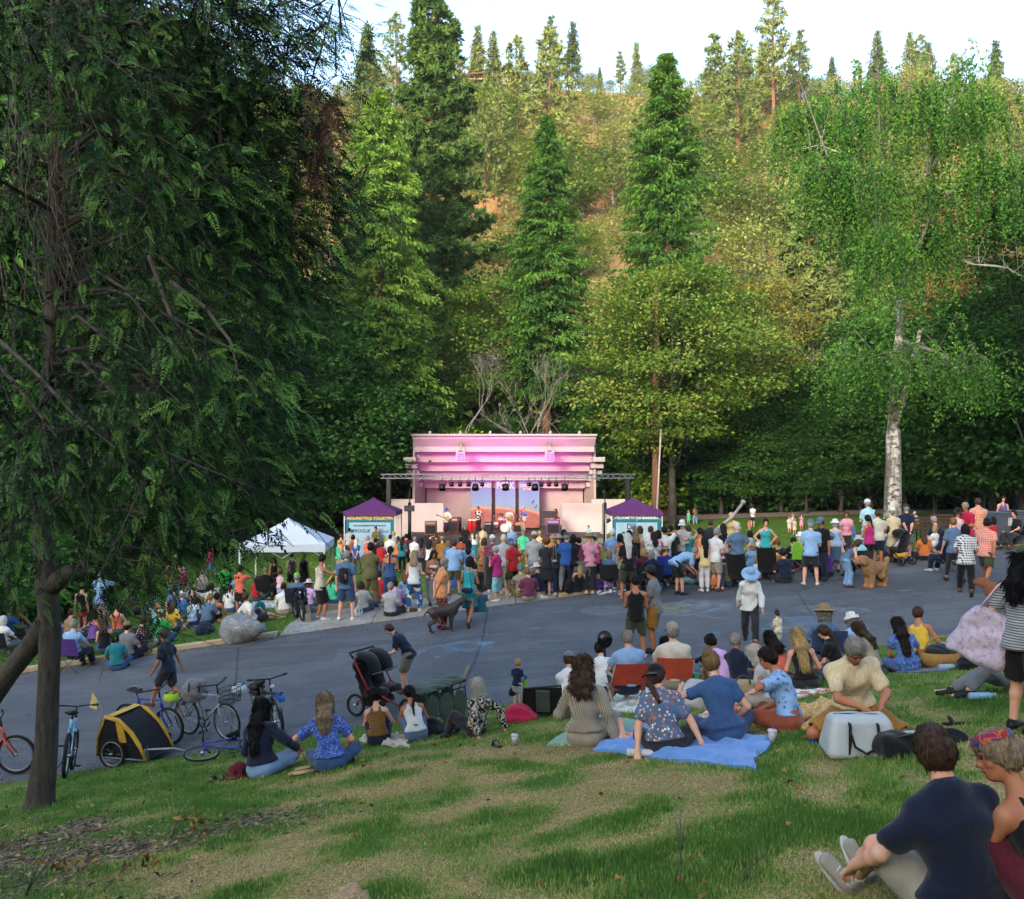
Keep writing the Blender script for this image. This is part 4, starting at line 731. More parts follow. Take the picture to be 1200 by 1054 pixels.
def snets(D,lo,h,name,mat):
 ins=D<0;c=np.zeros([k-1 for k in D.shape],np.int8)
 for i in (0,1):
  for j in (0,1):
   for k in (0,1):c+=ins[i:i+c.shape[0],j:j+c.shape[1],k:k+c.shape[2]]
 act=(c>0)&(c<8);ids=np.full(act.shape,-1,np.int32);ii=np.argwhere(act);ids[act]=np.arange(len(ii));acc=np.zeros((len(ii),3));cn=np.zeros(len(ii))
 cor=[(i,j,k) for i in (0,1) for j in (0,1) for k in (0,1)]
 val={q:D[ii[:,0]+q[0],ii[:,1]+q[1],ii[:,2]+q[2]] for q in cor}
 for a in range(3):
  for q in cor:
   if q[a]:continue
   q2=list(q);q2[a]=1;v0,v1=val[q],val[tuple(q2)];m=(v0<0)!=(v1<0);t=np.where(m,v0/np.where(m,v0-v1,1),0);p=np.zeros((len(ii),3));p[:]=q;p[:,a]+=t;acc+=p*m[:,None];cn+=m
 V=lo+h*(ii+acc/np.maximum(cn,1)[:,None]);Fs=[]
 for a in range(3):
  b,e=(a+1)%3,(a+2)%3;s0=[slice(1,-1)]*3;s0[a]=slice(0,-1);s1=list(s0);s1[a]=slice(1,None);A,B=ins[tuple(s0)],ins[tuple(s1)];ed=np.argwhere(A!=B)
  if not len(ed):continue
  fl=A[ed[:,0],ed[:,1],ed[:,2]];o=np.ones(3,int);o[a]=0;g=ed+o;cell=[]
  for db,de in ((0,0),(-1,0),(-1,-1),(0,-1)):w_=g.copy();w_[:,b]+=db;w_[:,e]+=de;cell.append(ids[w_[:,0],w_[:,1],w_[:,2]])
  f=np.stack(cell,1);f[~fl]=f[~fl][:,::-1];Fs.append(f)
 return mesh_np(name,V,np.concatenate(Fs),mat,True)
def ik(a,t,l1,l2,hint):
 a,t=np.asarray(a,float),np.asarray(t,float);d=t-a;L=np.linalg.norm(d);u=d/max(L,1e-6);L=min(L,(l1+l2)*.995);x=(l1*l1-l2*l2+L*L)/(2*L);hgt=math.sqrt(max(l1*l1-x*x,0));hn=np.asarray(hint,float);hn=nv(hn-u*(hn@u))
 return a+u*x+hn*hgt,a+u*L
def rotx(v,a):c,s=math.cos(R(a)),math.sin(R(a));return np.array([v[0],v[1]*c+v[2]*s,-v[1]*s+v[2]*c])
def rota(v,k,a):k=nv(k);c,s=math.cos(R(a)),math.sin(R(a));v=np.asarray(v,float);return v*c+np.cross(k,v)*s+k*(k@v)*(1-c)
ARMS=dict(down=((-.25,.03,.80),(.25,.03,.80)),hips=((-.19,.04,1.0),(.19,.04,1.0)),cross=((.10,.20,1.16),(-.10,.23,1.12)),behind=((-.05,-.17,.92),(.04,-.19,.90)),hold=((-.10,.30,1.10),(.12,.28,1.08)),phone=((-.05,.26,1.36),(.10,.28,1.42)),up=((-.13,.10,1.66),(.14,.08,1.68)),chin=((-.10,.20,1.15),(.06,.16,1.42)),swing=((-.25,.22,.86),(.26,-.2,.84)),reach=((-.24,.05,.82),(.20,.50,1.25)),hipR=((-.25,.03,.80),(.21,.02,1.0)),play=((-.30,.22,1.05),(.16,.2,.98)),point=((-.24,.03,.82),(-.35,.45,1.3)),phoneL=((-.16,.30,1.40),(.24,.05,.82)),carry=((-.18,.3,1.0),(.2,.3,.98)))
HINT=dict(hips=((-1,-.4,0),(1,-.4,0)),up=((-1,.3,-.2),(1,.3,-.2)),cross=((-1,.0,-.6),(1,0,-.6)))
def skel(pose,fem=False,hs=1.0,hy=0,hp=0,tw=0):
 base,_,arm=pose.partition(':');arm=arm or 'down';S={};pel=np.array([0,0,.93]);lean,bend=0,4;an=[(-.10,.0,.08),(.10,.02,.08)];kh=[(-.15,1,0),(.15,1,0)];toe=[(-.25,1,0),(.25,1,0)];hands=None;hh=HINT.get(arm,((-.6,-1,-.2),(.6,-1,-.2)));dz=0;side=0
 if base=='wide':an=[(-.17,.0,.08),(.17,.04,.08)];pel[2]=.915
 elif base=='stride':an=[(-.1,.34,.10),(.09,-.32,.13)];pel[2]=.89;lean=4;toe=[(0,1,.15),(0,.8,-.7)]
 elif base=='shift':pel=np.array([.04,0,.925]);an=[(-.14,.1,.08),(.09,0,.08)];side=-3
 elif base=='bend':pel=np.array([0,-.16,.90]);lean,bend=48,28;hands=((-.12,.46,.62),(.14,.42,.66));an=[(-.10,-.05,.08),(.12,.0,.08)]
 elif base=='stoop':pel=np.array([0,-.06,.91]);lean,bend=22,20;hands=((-.14,.42,.92),(.18,.40,.88))
 elif base=='dance':an=[(-.2,.1,.08),(.14,-.1,.1)];pel=np.array([-.02,0,.90]);hands=((-.42,.15,1.5),(.45,.1,1.35));side=6
 elif base in ('sit','sitf','sitk','sits','recl','kneel','chair','crouch'):
  pel=np.array([0,0,.125]);lean,bend=-4,16;dz=-.805;hh=((-.7,-.6,-.3),(.7,-.6,-.3))
  if base=='sit':an=[(.08,.30,.06),(-.10,.36,.06)];kh=[(-1,.7,.32),(1,.7,.32)];toe=[(1,.3,0),(-1,.3,0)];hands=((-.14,.34,.24),(.14,.32,.24))
  if base=='sitf':lean,bend=-15,15;an=[(-.12,.80,.07),(.14,.76,.07)];kh=[(-.2,0,1),(.2,0,1)];toe=[(-.3,.5,1),(.3,.5,1)];hands=((-.16,.32,.26),(.18,.30,.26))
  if base=='sitk':an=[(-.12,.46,.08),(.13,.5,.08)];kh=[(-.2,.2,1),(.2,.2,1)];bend=26;hands=((-.06,.42,.42),(.08,.40,.40))
  if base=='sits':an=[(.36,.12,.07),(.42,-.02,.07)];kh=[(-.3,1,.25),(.5,1,.35)];toe=[(1,-.3,0),(1,-.4,0)];hands=((-.14,.3,.26),(.2,.3,.26));side=4
  if base=='recl':lean,bend=-38,22;an=[(-.16,.62,.08),(.16,.80,.07)];kh=[(-.2,.2,1),(.2,.2,1)];hands=((-.30,-.36,.09),(.32,-.34,.09));hh=((-.8,-.6,.1),(.8,-.6,.1))
  if base=='kneel':pel=np.array([0,-.12,.27]);lean,bend=14,20;an=[(-.16,-.26,.07),(.16,-.24,.07)];kh=[(-.5,1,-.1),(.9,.9,.25)];toe=[(0,-1,-.3),(0,-1,-.3)];hands=((-.10,.42,.36),(.10,.44,.37));dz=-.66
  if base=='crouch':pel=np.array([0,-.1,.34]);lean,bend=20,20;an=[(-.12,.02,.08),(.12,.05,.08)];kh=[(-.3,1,.4),(.3,1,.4)];hands=((-.12,.4,.4),(.12,.42,.42));dz=-.59
  if base=='chair':pel=np.array([0,-.02,.44]);lean,bend=-12,12;an=[(-.13,.50,.08),(.13,.54,.08)];kh=[(-.1,.4,1),(.1,.4,1)];hands=((-.16,.34,.60),(.16,.34,.60));dz=-.49
 u1=rotx((0,0,1),lean);u2=rotx((0,0,1),lean+bend)
 if side:u1=rota(u1,(0,1,0),side);u2=rota(u2,(0,1,0),side*1.5)
 r1=np.array([1.,0,0]);r2=rota(rota((1,0,0),u2,-tw),(0,1,0),side);S['u1'],S['u2'],S['r1'],S['r2']=u1,u2,r1,r2
 waist=pel+u1*.15;chest=waist+u2*.20;nb=chest+u2*.20;sw=.158 if fem else .182;sh=[chest+u2*.112-r2*sw,chest+u2*.112+r2*sw];f2=np.cross(u2,r2);S['f2']=f2;S['f1']=np.cross(u1,r1)
 hu=rotx((0,0,1),(lean+bend)*.45+8+hp);hf=np.cross(hu,(1,0,0));hf=rota(hf,hu,hy);hr=np.cross(hf,hu);nk=nb+rotx((0,0,1),(lean+bend)*.7+12)*.075;hd=nk+hu*.115*hs+hf*.018
 S.update(pel=pel,waist=waist,chest=chest,nb=nb,sh=sh,nk=nk,hd=hd,HM=np.stack([hr,hf,hu],1),hs=hs,fem=fem)
 custom=None
 if arm in ARMS and not (base in ('bend','stoop','dance') and arm=='down') and (hands is None or arm!='down'):
  custom=[np.array(p)+[0,0,dz] for p in ARMS[arm]]
  off=(chest-[0,0,1.28+dz])*[1,1,1]*.9;custom=[p+off if base not in ('stand','wide','shift','stride') else p for p in custom]
 S['hint']=hh;hands=custom or hands or ARMS['down'];S['hands_t']=[np.array(p,float) for p in hands];S['an_t']=[np.array(p,float) for p in an];S['kh']=kh;S['toe']=[nv(t) for t in toe];S['base']=base
 return S
def solve(S):
 S['el'],S['wr'],S['kn'],S['an']=[],[],[],[];S['hip']=[S['pel']-S['r1']*.088-S['u1']*.02,S['pel']+S['r1']*.088-S['u1']*.02]
 for i in (0,1):
  e,w_=ik(S['sh'][i],S['hands_t'][i],.285,.25,S['hint'][i]);S['el'].append(e);S['wr'].append(w_);k,a=ik(S['hip'][i],S['an_t'][i],.43,.41,S['kh'][i]);S['kn'].append(k);S['an'].append(a)
 return S
def torso(F_,S,g=0.0,kk=.04,shoulders=True,low=True):
 r1,r2,u1,u2=S['r1'],S['r2'],S['u1'],S['u2'];fm=S['fem'];hw,ww,cw=(.165,.122,.142) if fm else (.155,.140,.165);dep=.105 if fm else .112
 if low:F_.ecap(S['pel']-u1*.02,S['waist'],r1,hw+g,dep+g,ww+g,.095+g,kk)
 F_.ecap(S['waist'],S['chest']+u2*.05,r2,ww+g,.095+g,cw+g,.108+g,kk)
 F_.ecap(S['chest']+u2*.05,S['nb']-u2*.015,r2,cw+g,.105+g,.07+g,.065+g,kk)
 if fm:
  for s in (-1,1):F_.ell(S['chest']+r2*.068*s+S['f2']*.075-u2*.01,np.array([.062,.055,.06])+g,None,.03)
 if shoulders:
  F_.cap(S['sh'][0],S['sh'][1],.055+g*.7,.055+g*.7,.05)
  for i in (0,1):F_.cap(S['nb']-u2*.02,S['sh'][i],.05+g*.6,.045+g*.6,.04)
def head(F_,S,det):
 hd,M,s=S['hd'],S['HM'],S['hs'];q=lambda x,y,z:hd+M@np.array([x,y,z])*s
 F_.cap(S['nb']-S['u2']*.02,S['nk']+M[:,2]*.03,.058 if not S['fem'] else .05,.052 if not S['fem'] else .045,.03)
 F_.ell(q(0,-.008,.03),np.array([.076,.096,.094])*s,M,.03);F_.ell(q(0,.022,-.05),np.array([.058,.07,.07])*s,M,.03)
 if det:
  F_.ell(q(0,.068,-.088),np.array([.026,.022,.022])*s,M,.03);F_.cap(q(0,.086,.012),q(0,.107,-.022),.009*s,.0145*s,.014);F_.ell(q(0,.086,-.052),np.array([.024,.012,.011])*s,M,.012)
  for e in (-1,1):F_.ell(q(.078*e,-.008,-.008),np.array([.011,.022,.032])*s,M,.008);F_.ell(q(.034*e,.078,.03),np.array([.026,.013,.009])*s,M,.014);F_.ell(q(.045*e,.060,-.025),np.array([.025,.022,.02])*s,M,.02)
  for e in (-1,1):F_.ell(q(.031*e,.100,.010),np.array([.015,.013,.010])*s,M,0,1)
def hand(F_,S,i,det):
 d=nv(S['wr'][i]-S['el'][i]);w_=S['wr'][i];d2=nv(d+np.array(S.get('hb',(0,0,-.25))));sd=nv(np.cross(d2,S['f2'] if abs(d2@S['f2'])<.9 else S['u2']));pal=np.cross(sd,d2)
 if not det:
  F_.ecap(w_,w_+d2*.09,sd,.03,.02,.042,.017,.02);F_.ecap(w_+d2*.09,w_+d2*.155,sd,.04,.016,.03,.011,.015);F_.cap(w_+d2*.03,w_+d2*.085+pal*.045+sd*.02,.015,.011,.012);return
 F_.ecap(w_-d*.01,w_+d2*.085,sd,.028,.02,.04,.016,.02)
 for j,l in enumerate((.070,.080,.074,.058)):
  b0=w_+d2*.085+sd*(.030-.020*j);m1=b0+nv(d2+sd*(.16-.1*j)-pal*.25)*l*.5;F_.cap(b0-d2*.02,m1,.0105,.0095,.006);F_.cap(m1,m1+nv(d2-pal*.8)*l*.5,.0095,.008,.004)
 t0=w_+d2*.02+sd*.028;t1=t0+nv(d2*.8+sd*.75-pal*.3)*.045;F_.cap(t0,t1,.014,.012,.012);F_.cap(t1,t1+nv(d2+sd*.2-pal*.3)*.032,.012,.009,.004)
def body(S,h,mat):
 F_=Field();fm=S['fem'];a=.9 if fm else 1.0;torso(F_,S,-.006);det=h<.016;head(F_,S,h<.028)
 for i in (0,1):
  F_.cap(S['sh'][i],S['el'][i],.053*a,.041*a,.03);mid=S['el'][i]*.7+S['wr'][i]*.3;F_.cap(S['el'][i],mid,.041*a,.041*a,.02);F_.cap(mid,S['wr'][i],.040*a,.028*a,.02);hand(F_,S,i,h<.011)
  F_.cap(S['hip'][i],S['kn'][i],.088,.058*a,.04);c=S['kn'][i]*.68+S['an'][i]*.32+nv(np.cross(S['kn'][i]-S['an'][i],S['r1']))*0.0;F_.cap(S['kn'][i],c,.056*a,.056*a,.03);F_.cap(c,S['an'][i],.055*a,.037,.03)
  t=S['toe'][i];dn=nv(S['an'][i]-S['kn'][i]);F_.ecap(S['an'][i]+dn*.035-t*.035,S['an'][i]+dn*.05+t*.15,np.cross(t,dn),.032,.028,.036,.018,.03)
 return F_.mesh(h,'body',mat)
def shoe(S,i,h,mat):
 F_=Field();t=S['toe'][i];dn=nv(S['an'][i]-S['kn'][i]);n=-nv(dn-t*(dn@t)) if abs(dn@t)<.95 else np.array([0,0,1.]);a=S['an'][i];sd=np.cross(t,n)
 F_.ecap(a-n*.035-t*.045,a-n*.045+t*.16,sd,.044,.045,.05,.032,.03);F_.cap(a,a-n*.02-t*.01,.047,.047,.03);F_.cut(a-n*.078,-n);F_.cut(a+n*.025,n);return F_.mesh(h,'shoe',mat)
SLEEVE=dict(tee=(.62,.014),polo=(.64,.011),long=(2.0,.013),jacket=(2.0,.024),tank=None,cami=None,tube=None,dress=(.5,.010),sun=None)
def sole(S,i,mat,laces=False):
 t=S['toe'][i];dn=nv(S['an'][i]-S['kn'][i]);n=-nv(dn-t*(dn@t)) if abs(dn@t)<.95 else np.array([0,0,1.]);a=S['an'][i];sd=np.cross(t,n);mb=MB();P=[]
 if laces:
  for j in range(5):c=a+t*(.045+.022*j)+n*(.012-.009*j);mb.tube([tuple(c-sd*.022-n*.004),tuple(c+n*.004),tuple(c+sd*.022-n*.004)],.0045,5)
  for s in (-1,1):c=a+t*.045+n*.016;mb.tube([tuple(c),tuple(c+sd*s*.03+n*.012),tuple(c+sd*s*.045-n*.006+t*.02),tuple(c+sd*s*.012+t*.01)],.0035,5)
  return mb.mesh('laces',mat)
 for z in (-.082,-.058):
  for k in range(16):q=2*math.pi*k/16;P.append(tuple(a+t*(.06+.155*math.cos(q))+sd*(.049-.006*math.cos(q))*math.sin(q)*1.02+n*z))
 mb.add(P,[tuple(range(15,-1,-1)),tuple(range(16,32))]+[(k,(k+1)%16,16+(k+1)%16,16+k) for k in range(16)],False);return mb.mesh('sole',mat)
def top(S,kind,h,mat,seed):
 F_=Field();g=.015 if not kind in ('polo','jacket','long') else .020;sl=SLEEVE.get(kind);torso(F_,S,g-.004,.04,sl is not None,False);u2=S['u2']
 drop={'tee':.09,'polo':.12,'long':.12,'jacket':.14,'tank':.08,'cami':.06,'tube':.05}.get(kind,.06)
 sd_=S['base'] in ('sit','sitf','sitk','sits','kneel','chair','recl','crouch');F_.ecap(S['waist'],S['pel']-S['u1']*(drop if not sd_ else -.055),S['r1'],(.135 if S['fem'] else .150)+g*.7,.102+g*.6,(.188 if S['fem'] else .182)+g,(.146 if not sd_ else .125)+g,.03,0,.2)
 if kind in ('dress','sun'):
  p0=S['pel'];st=S['base'] in ('stand','wide','shift','stride','stoop','bend','dance');kn=(S['kn'][0]+S['kn'][1])/2
  if st:F_.ecap(p0+[0,0,.05],np.array([kn[0],kn[1]*.6,kn[2]+(.02 if kind=='dress' else -.12)]),S['r1'],.17,.125,.23,.18,.05,0,.1)
  else:
   for i in (0,1):F_.cap(S['hip'][i],S['kn'][i]*.96+S['hip'][i]*.04,.112,.092,.1)
 if sl:
  f,w_=sl
  for i in (0,1):
   if f<=1:e=S['sh'][i]*(1-f)+S['el'][i]*f;F_.cap(S['sh'][i],e,.056,.051+w_*1.1,.03);
   else:F_.cap(S['sh'][i],S['el'][i],.060,.047+w_*.8,.03);F_.cap(S['el'][i],S['wr'][i]*.96+S['el'][i]*.04,.047+w_*.8,.033+w_*.7,.02)
  F_.ell(S['nb']+S['f2']*.03+u2*.045,(.066,.075,.06),np.stack([S['r2'],S['f2'],u2],1),0,1)
  if kind in ('polo','jacket'):F_.p.insert(len(F_.p),Field().ecap(S['nb']-u2*.03-S['f2']*.012,S['nb']+u2*.028-S['f2']*.005,S['r2'],.074,.07,.064,.06,.01,0,.3).p[0]);F_.ell(S['nb']+S['f2']*.06+u2*.05,(.045,.06,.06),np.stack([S['r2'],S['f2'],u2],1),0,1)
  if f<=1:
   for i in (0,1):d=nv(S['el'][i]-S['sh'][i]);F_.cap(S['sh'][i]+d*(.285*f+.075),S['el'][i]+d*.02,.062,.058,0,1)
 else:
  z={'tank':.115,'cami':.075,'tube':.04,'sun':.085}[kind];cut=S['chest']+u2*z;F_.cut(cut,u2,0)
  if kind!='tube':
   q=(.095 if kind=='tank' else .082)*(.9 if S['fem'] else 1);w_=max(.024 if kind=='tank' else .011,h*.85);dp=max(.012,h*.8)
   for s in (-1,1):
    a=S['chest']+u2*(z-.02)+S['r2']*q*s;b=S['nb']-u2*.035+S['r2']*q*.82*s;F_.ecap(a-S['f2']*.105,b-S['f2']*.035,S['r2'],w_*1.2,dp,w_,dp,.006);F_.ecap(b-S['f2']*.035,b+S['f2']*.05,S['r2'],w_,dp,w_,dp,.006);F_.ecap(b+S['f2']*.05,a+S['f2']*.10,S['r2'],w_,dp,w_*1.2,dp,.006)
 return F_.mesh(h,'top',mat,.0105 if kind in ('polo','long','jacket','tee') else .006,12,seed)
def bottom(S,kind,h,mat,seed):
 F_=Field();g=dict(shorts=.024,trousers=.020,jeans=.010,leggings=.003,cropped=.016,skirt=.02,longskirt=.02,minis=.012,wide=.024)[kind];r1=S['r1'];fm=S['fem']
 F_.ecap(S['pel']-S['u1']*.03,S['waist']-S['u1']*.03,r1,(.165 if fm else .155)+g*.8,.110+g*.7,(.13 if fm else .142)+g*.5,.099+g*.5,.03,0,1.0 if S['base'] in ('sit','sitf','sitk','sits','kneel','chair','recl','crouch') else .3)
 if kind in ('skirt','longskirt'):
  kn=(S['kn'][0]+S['kn'][1])/2;an=(S['an'][0]+S['an'][1])/2;e=kn if kind=='skirt' else kn*.25+an*.75
  if S['base'] in ('stand','wide','shift','stride','stoop','bend','dance'):F_.ecap(S['pel'],e,r1,.175,.13,.21,.17,.05,0,.1)
  else:
   for i in (0,1):F_.cap(S['hip'][i],S['kn'][i],.11,.09,.1);(F_.cap(S['kn'][i],S['an'][i],.085,.075,.1) if kind=='longskirt' else 0)
 else:
  for i in (0,1):
   hp,kn,an=S['hip'][i],S['kn'][i],S['an'][i]
   if kind in ('shorts','minis'):f=.86 if kind=='shorts' else .5;e=hp*(1-f)+kn*f;d=nv(kn-hp);F_.cap(hp,e,.09+g,.066+g*1.4 if kind=='shorts' else .085+g,.03);F_.cap(e+d*.055,e+d*.16,.10,.10,0,1)
   else:
    F_.cap(hp,kn,.09+g,.060+g,.03);f=dict(cropped=.5).get(kind,.93);e=kn*(1-f)+an*f;w2=dict(trousers=.052,jeans=.043,leggings=.041,cropped=.06,wide=.085)[kind];c=kn*.7+an*.3;F_.cap(kn,c,.060+g,.058+g,.02);F_.cap(c,e,.058+g,w2+g*.7,.02);d=nv(an-kn);F_.cap(e+d*.06,e+d*.2,.10,.10,0,1)
 return F_.mesh(h,'bottoms',mat,.0065 if kind!='leggings' else .002,16,seed+3)
def hair(S,kind,h,mat,seed,hat=False):
 F_=Field();hd,M,s=S['hd'],S['HM'],S['hs'];q=lambda x,y,z:hd+M@np.array([x,y,z])*s;g=dict(short=.010,buzz=.004,fringe=.006,bald=.004).get(kind,.016);u2,f2,r2=S['u2'],S['f2'],S['r2']
 F_.ell(q(0,-.012,.034),(np.array([.077,.096,.095])+g)*s,M,.02)
 if kind not in ('buzz',):F_.ell(q(0,-.035,-.01),np.array([.074+g,.066+g,.085])*s,M,.03)
 if kind=='curly':
  for i in range(16):a=i*2.4;zz=-.4+1.35*(i/15);rr=math.sqrt(max(0,1-min(1,abs(zz))**2));F_.ell(q(.085*rr*math.cos(a),-.025+.09*rr*math.sin(a)*(1 if math.sin(a)<0 else .5),.03+.09*zz),np.full(3,.045)*s,M,.02)
 F_.ell(q(0,.125,-.045),np.array([.10,.105,.125])*s,M,0,1)
 if kind in ('short','buzz','bun','pony'):F_.ell(q(0,.055,-.085),np.array([.12,.075,.07])*s,M,0,1)
 if kind=='fringe':F_.ell(q(0,.05,.10),np.array([.085,.11,.105])*s,M,0,1)
 bk=lambda z,d:S['chest']+u2*z-f2*d
 if kind in ('long','verylong','wavy'):
  e={'long':bk(.04,.145),'wavy':bk(.07,.15),'verylong':bk(-.16,.14)}[kind];m1=q(0,-.075,-.07);m2=bk(.17,.125);wd=.088 if kind!='wavy' else .10
  F_.ecap(q(0,-.05,.0),m1,M[:,0],.085*s,.06*s,.088*s,.046*s,.03);F_.ecap(m1,m2,r2,.088*s,.046,wd,.034,.03);F_.ecap(m2,e,r2,wd,.034,wd*.72,.018,.03)
  for t in (-1,1):F_.ecap(q(.07*t,-.005,.02),q(.082*t,-.01,-.12),M[:,1],.05*s,.022*s,.045*s,.02*s,.03);
 if kind=='bob':
  F_.ecap(q(0,-.04,.0),q(0,-.05,-.10),M[:,0],.088*s,.07*s,.09*s,.055*s,.03)
  for t in (-1,1):F_.ecap(q(.072*t,-.0,.02),q(.082*t,.0,-.11),M[:,1],.055*s,.022*s,.05*s,.022*s,.03)
 if kind in ('pony','braid'):F_.ell(q(0,-.115,.03),np.full(3,.032)*s,M,.02);F_.cap(q(0,-.125,.02),q(0,-.14,-.09),.03,.034,.02);F_.cap(q(0,-.14,-.09),bk(.1,.15),.034 if kind=='pony' else .024,.02,.02);(F_.cap(bk(.1,.15),bk(-.08,.14),.022,.012,.02) if kind=='braid' else 0)
 if kind=='bun':F_.ell(q(0,-.085,.095),np.array([.05,.045,.045])*s,M,.01)
 if kind=='mop':
  for i in range(14):a=i*2.4;rr=.8;F_.ell(q(.07*math.cos(a),-.02+.075*math.sin(a),.06-.09*(i%4)/3 if math.sin(a)<.3 else .07),np.full(3,.036)*s,M,.012)
 if hat:F_.cut(hd+M@np.array([0,0,.055])*s,M[:,2])
 return F_.mesh(h,'hair',mat,.006 if kind in ('curly','wavy','mop') else .0028,60 if kind!='wavy' else 38,seed)
def strands(me,S,kind,n,mat,hat,seed=1):
 """loose locks over the hair volume"""
 r=np.random.default_rng(seed);m=len(me.vertices);co=np.empty(m*3,np.float32);me.vertices.foreach_get('co',co);co=co.reshape(-1,3);no=np.empty(m*3,np.float32);me.vertices.foreach_get('normal',no);no=no.reshape(-1,3)
 i=r.integers(0,m,n);P=co[i]+r.normal(size=(n,3))*.004;Nn=no[i];c=S['hd'];short=kind in ('short','buzz','fringe','pony','bun','braid');crown=c+S['HM']@np.array([0,-.05,.11]);out=unit(P-crown);out[:,2]=np.minimum(out[:,2],0);d=np.array([0,0,-1.0])*(1.0 if not short else .35)+out*(.35 if not short else .8)+r.normal(size=(n,3))*(.22 if kind not in ('curly','mop','wavy') else .6)
 d=unit(d-Nn*(np.sum(d*Nn,1))[:,None]+Nn*.04);L=r.uniform(.5,1.3,n)*(.035 if short else .05 if kind in ('curly','mop','bun') else .10);V,T=blades(P-Nn*.003,d,Nn,L,r.uniform(.002,.0045,n)*(1 if short else 1.5),.1,.12);return mesh_np('hair_strands',V,T,mat)
def hatmesh(S,kind,mat):
 hd,M,s=S['hd'],S['HM'],S['hs'];mb=MB();RM=Matrix([list(r_) for r_ in M]);c=Vector(hd+M@np.array([0,-.010,.045])*s);k=s*1.04
 if kind in ('cap','capback'):
  prof=[(.088,-.015),(.092,.0),(.094,.02),(.088,.055),(.068,.085),(.035,.102),(.004,.107)];mb.lathe([(a*k,b*k) for a,b in prof],16,c,RM,.96,1.14);mb.ball(c+RM@Vector((0,0,.108*k)),.008*k,6,4);P=[]
  sg=1 if kind=='cap' else -1
  for dz in (0,-.008):
   for j in range(4):
    for i in range(9):t=R(35+110*i/8);rr=.096+.078*j/3*math.sin(t)**.6;P.append(c+RM@Vector((math.cos(t)*rr*.95*k,sg*math.sin(t)*(.108+.07*j/3)*k,(-.004-.016*(j/3)-.02*abs(math.cos(t))*j/3+dz)*k)))
  n=len(mb.v);mb.grid(P[:36],9,4);mb.grid(P[36:][::-1],9,4)
  e=[0,9,18,27];rim=[27+i for i in range(9)];mb.add([P[i] for i in rim]+[P[36+i] for i in rim],[(i,i+1,i+10,i+9) for i in range(8)])
 elif kind in ('straw','sunhat','bucket','fedora'):
  br=dict(straw=.185,sunhat=.20,bucket=.145,fedora=.155)[kind];dr=dict(straw=-.012,sunhat=-.03,bucket=-.055,fedora=-.008)[kind];top_=dict(straw=.10,sunhat=.115,bucket=.095,fedora=.11)[kind]
  prof=[(br,dr-.006),(br+.004,dr),(br,dr+.006),(.14,.008),(.097,.014),(.092,.03),(.088,top_*.75),(.075,top_*.95),(.05,top_*1.02),(.004,top_*1.0)];mb.lathe([(.085,-.004),(.12,dr*.4-.004)]+[(a*k,b*k) for a,b in prof],24,c,RM,.97,1.1)
 elif kind=='headband':mb.lathe([(.086*k,.0),(.089*k,.012),(.091*k,.04),(.089*k,.066),(.084*k,.074)],20,c,RM,.98,1.15)
 return mb.mesh('hat',mat)
SK=dict(fair='#c99b82',mid='#b9876a',tan='#a06c4c',brown='#74492f',pale='#d2a995')
def skin(k):
 n='skin_'+k
 if n in MC:return MC[n]
 m,t,b=nodes(n);co=coord(t);c=lin(SK[k]);r_=(min(1,c[0]*1.02),c[1]*.8,c[2]*.74)
 t.links.new(ramp(t,noise(t,7,4,.6,co),[(.35,c),(.7,r_)]),b.inputs['Base Color']);b.inputs['Roughness'].default_value=.55;b.inputs['Subsurface Weight'].default_value=.08;b.inputs['Subsurface Radius'].default_value=(.02,.008,.004);b.inputs['Specular IOR Level'].default_value=.35
 bump(t,b,noise(t,120,2,.6,co),.08,.004);MC[n]=m;return m
HC=dict(brown=('#1d120b','#4a3220'),dark=('#0b0907','#241a13'),black=('#060607','#15141a'),grey=('#5e5a55','#96928b'),white=('#96928a','#cdc9c0'),blond=('#6f5530','#b99a63'),sandy=('#4a3722','#86683f'),red=('#4a2110','#874a26'),ash=('#574736','#9a8465'))
def hairmat(k):
 n='hair_'+k
 if n in MC:return MC[n]
 m,t,b=nodes(n);co=coord(t);s=noise(t,14,4,.65,scaled(t,co,(5,5,.55)));t.links.new(ramp(t,s,[(.32,HC[k][0]),(.68,HC[k][1])]),b.inputs['Base Color']);b.inputs['Roughness'].default_value=.5;b.inputs['Specular IOR Level'].default_value=.14 if k in ('black','dark') else .28
 bump(t,b,s,.9,.02);MC[n]=m;return m
CN=dict(white='#c9c9c6',offwhite='#b9b3a4',cream='#bfae8c',black='#0d0d0f',charcoal='#24262a',grey='#6b6d70',lightgrey='#9a9c9d',navy='#131c33',blue='#27508f',royal='#143a8c',lightblue='#7d9fc2',slate='#4b627e',denim='#2f4a70',paledenim='#6f8fb4',teal='#1f6f76',turquoise='#2f9aa0',green='#2f7a3a',kelly='#1f8a3c',mint='#3faf86',olive='#5a5636',khaki='#84704a',tan='#95795a',mustard='#8a5f22',brown='#4c3524',rust='#8a4630',orange='#c06a34',peach='#cf8a5c',coral='#c4604c',red='#a31c24',crimson='#a3163a',maroon='#5b1a26',burgundy='#4a1420',magenta='#a01f62',pink='#c98a9c',hotpink='#c43c78',palepink='#cfa9b4',lilac='#c09ac8',purple='#4c2a78',violet='#6a4a8c',yellow='#c9a83a',paleyellow='#c9b77a',lime='#6fae2f',army='#3d422c',plum='#6a3048',taupe='#6f6258',stone='#8d8676',aqua='#7fb7c0')
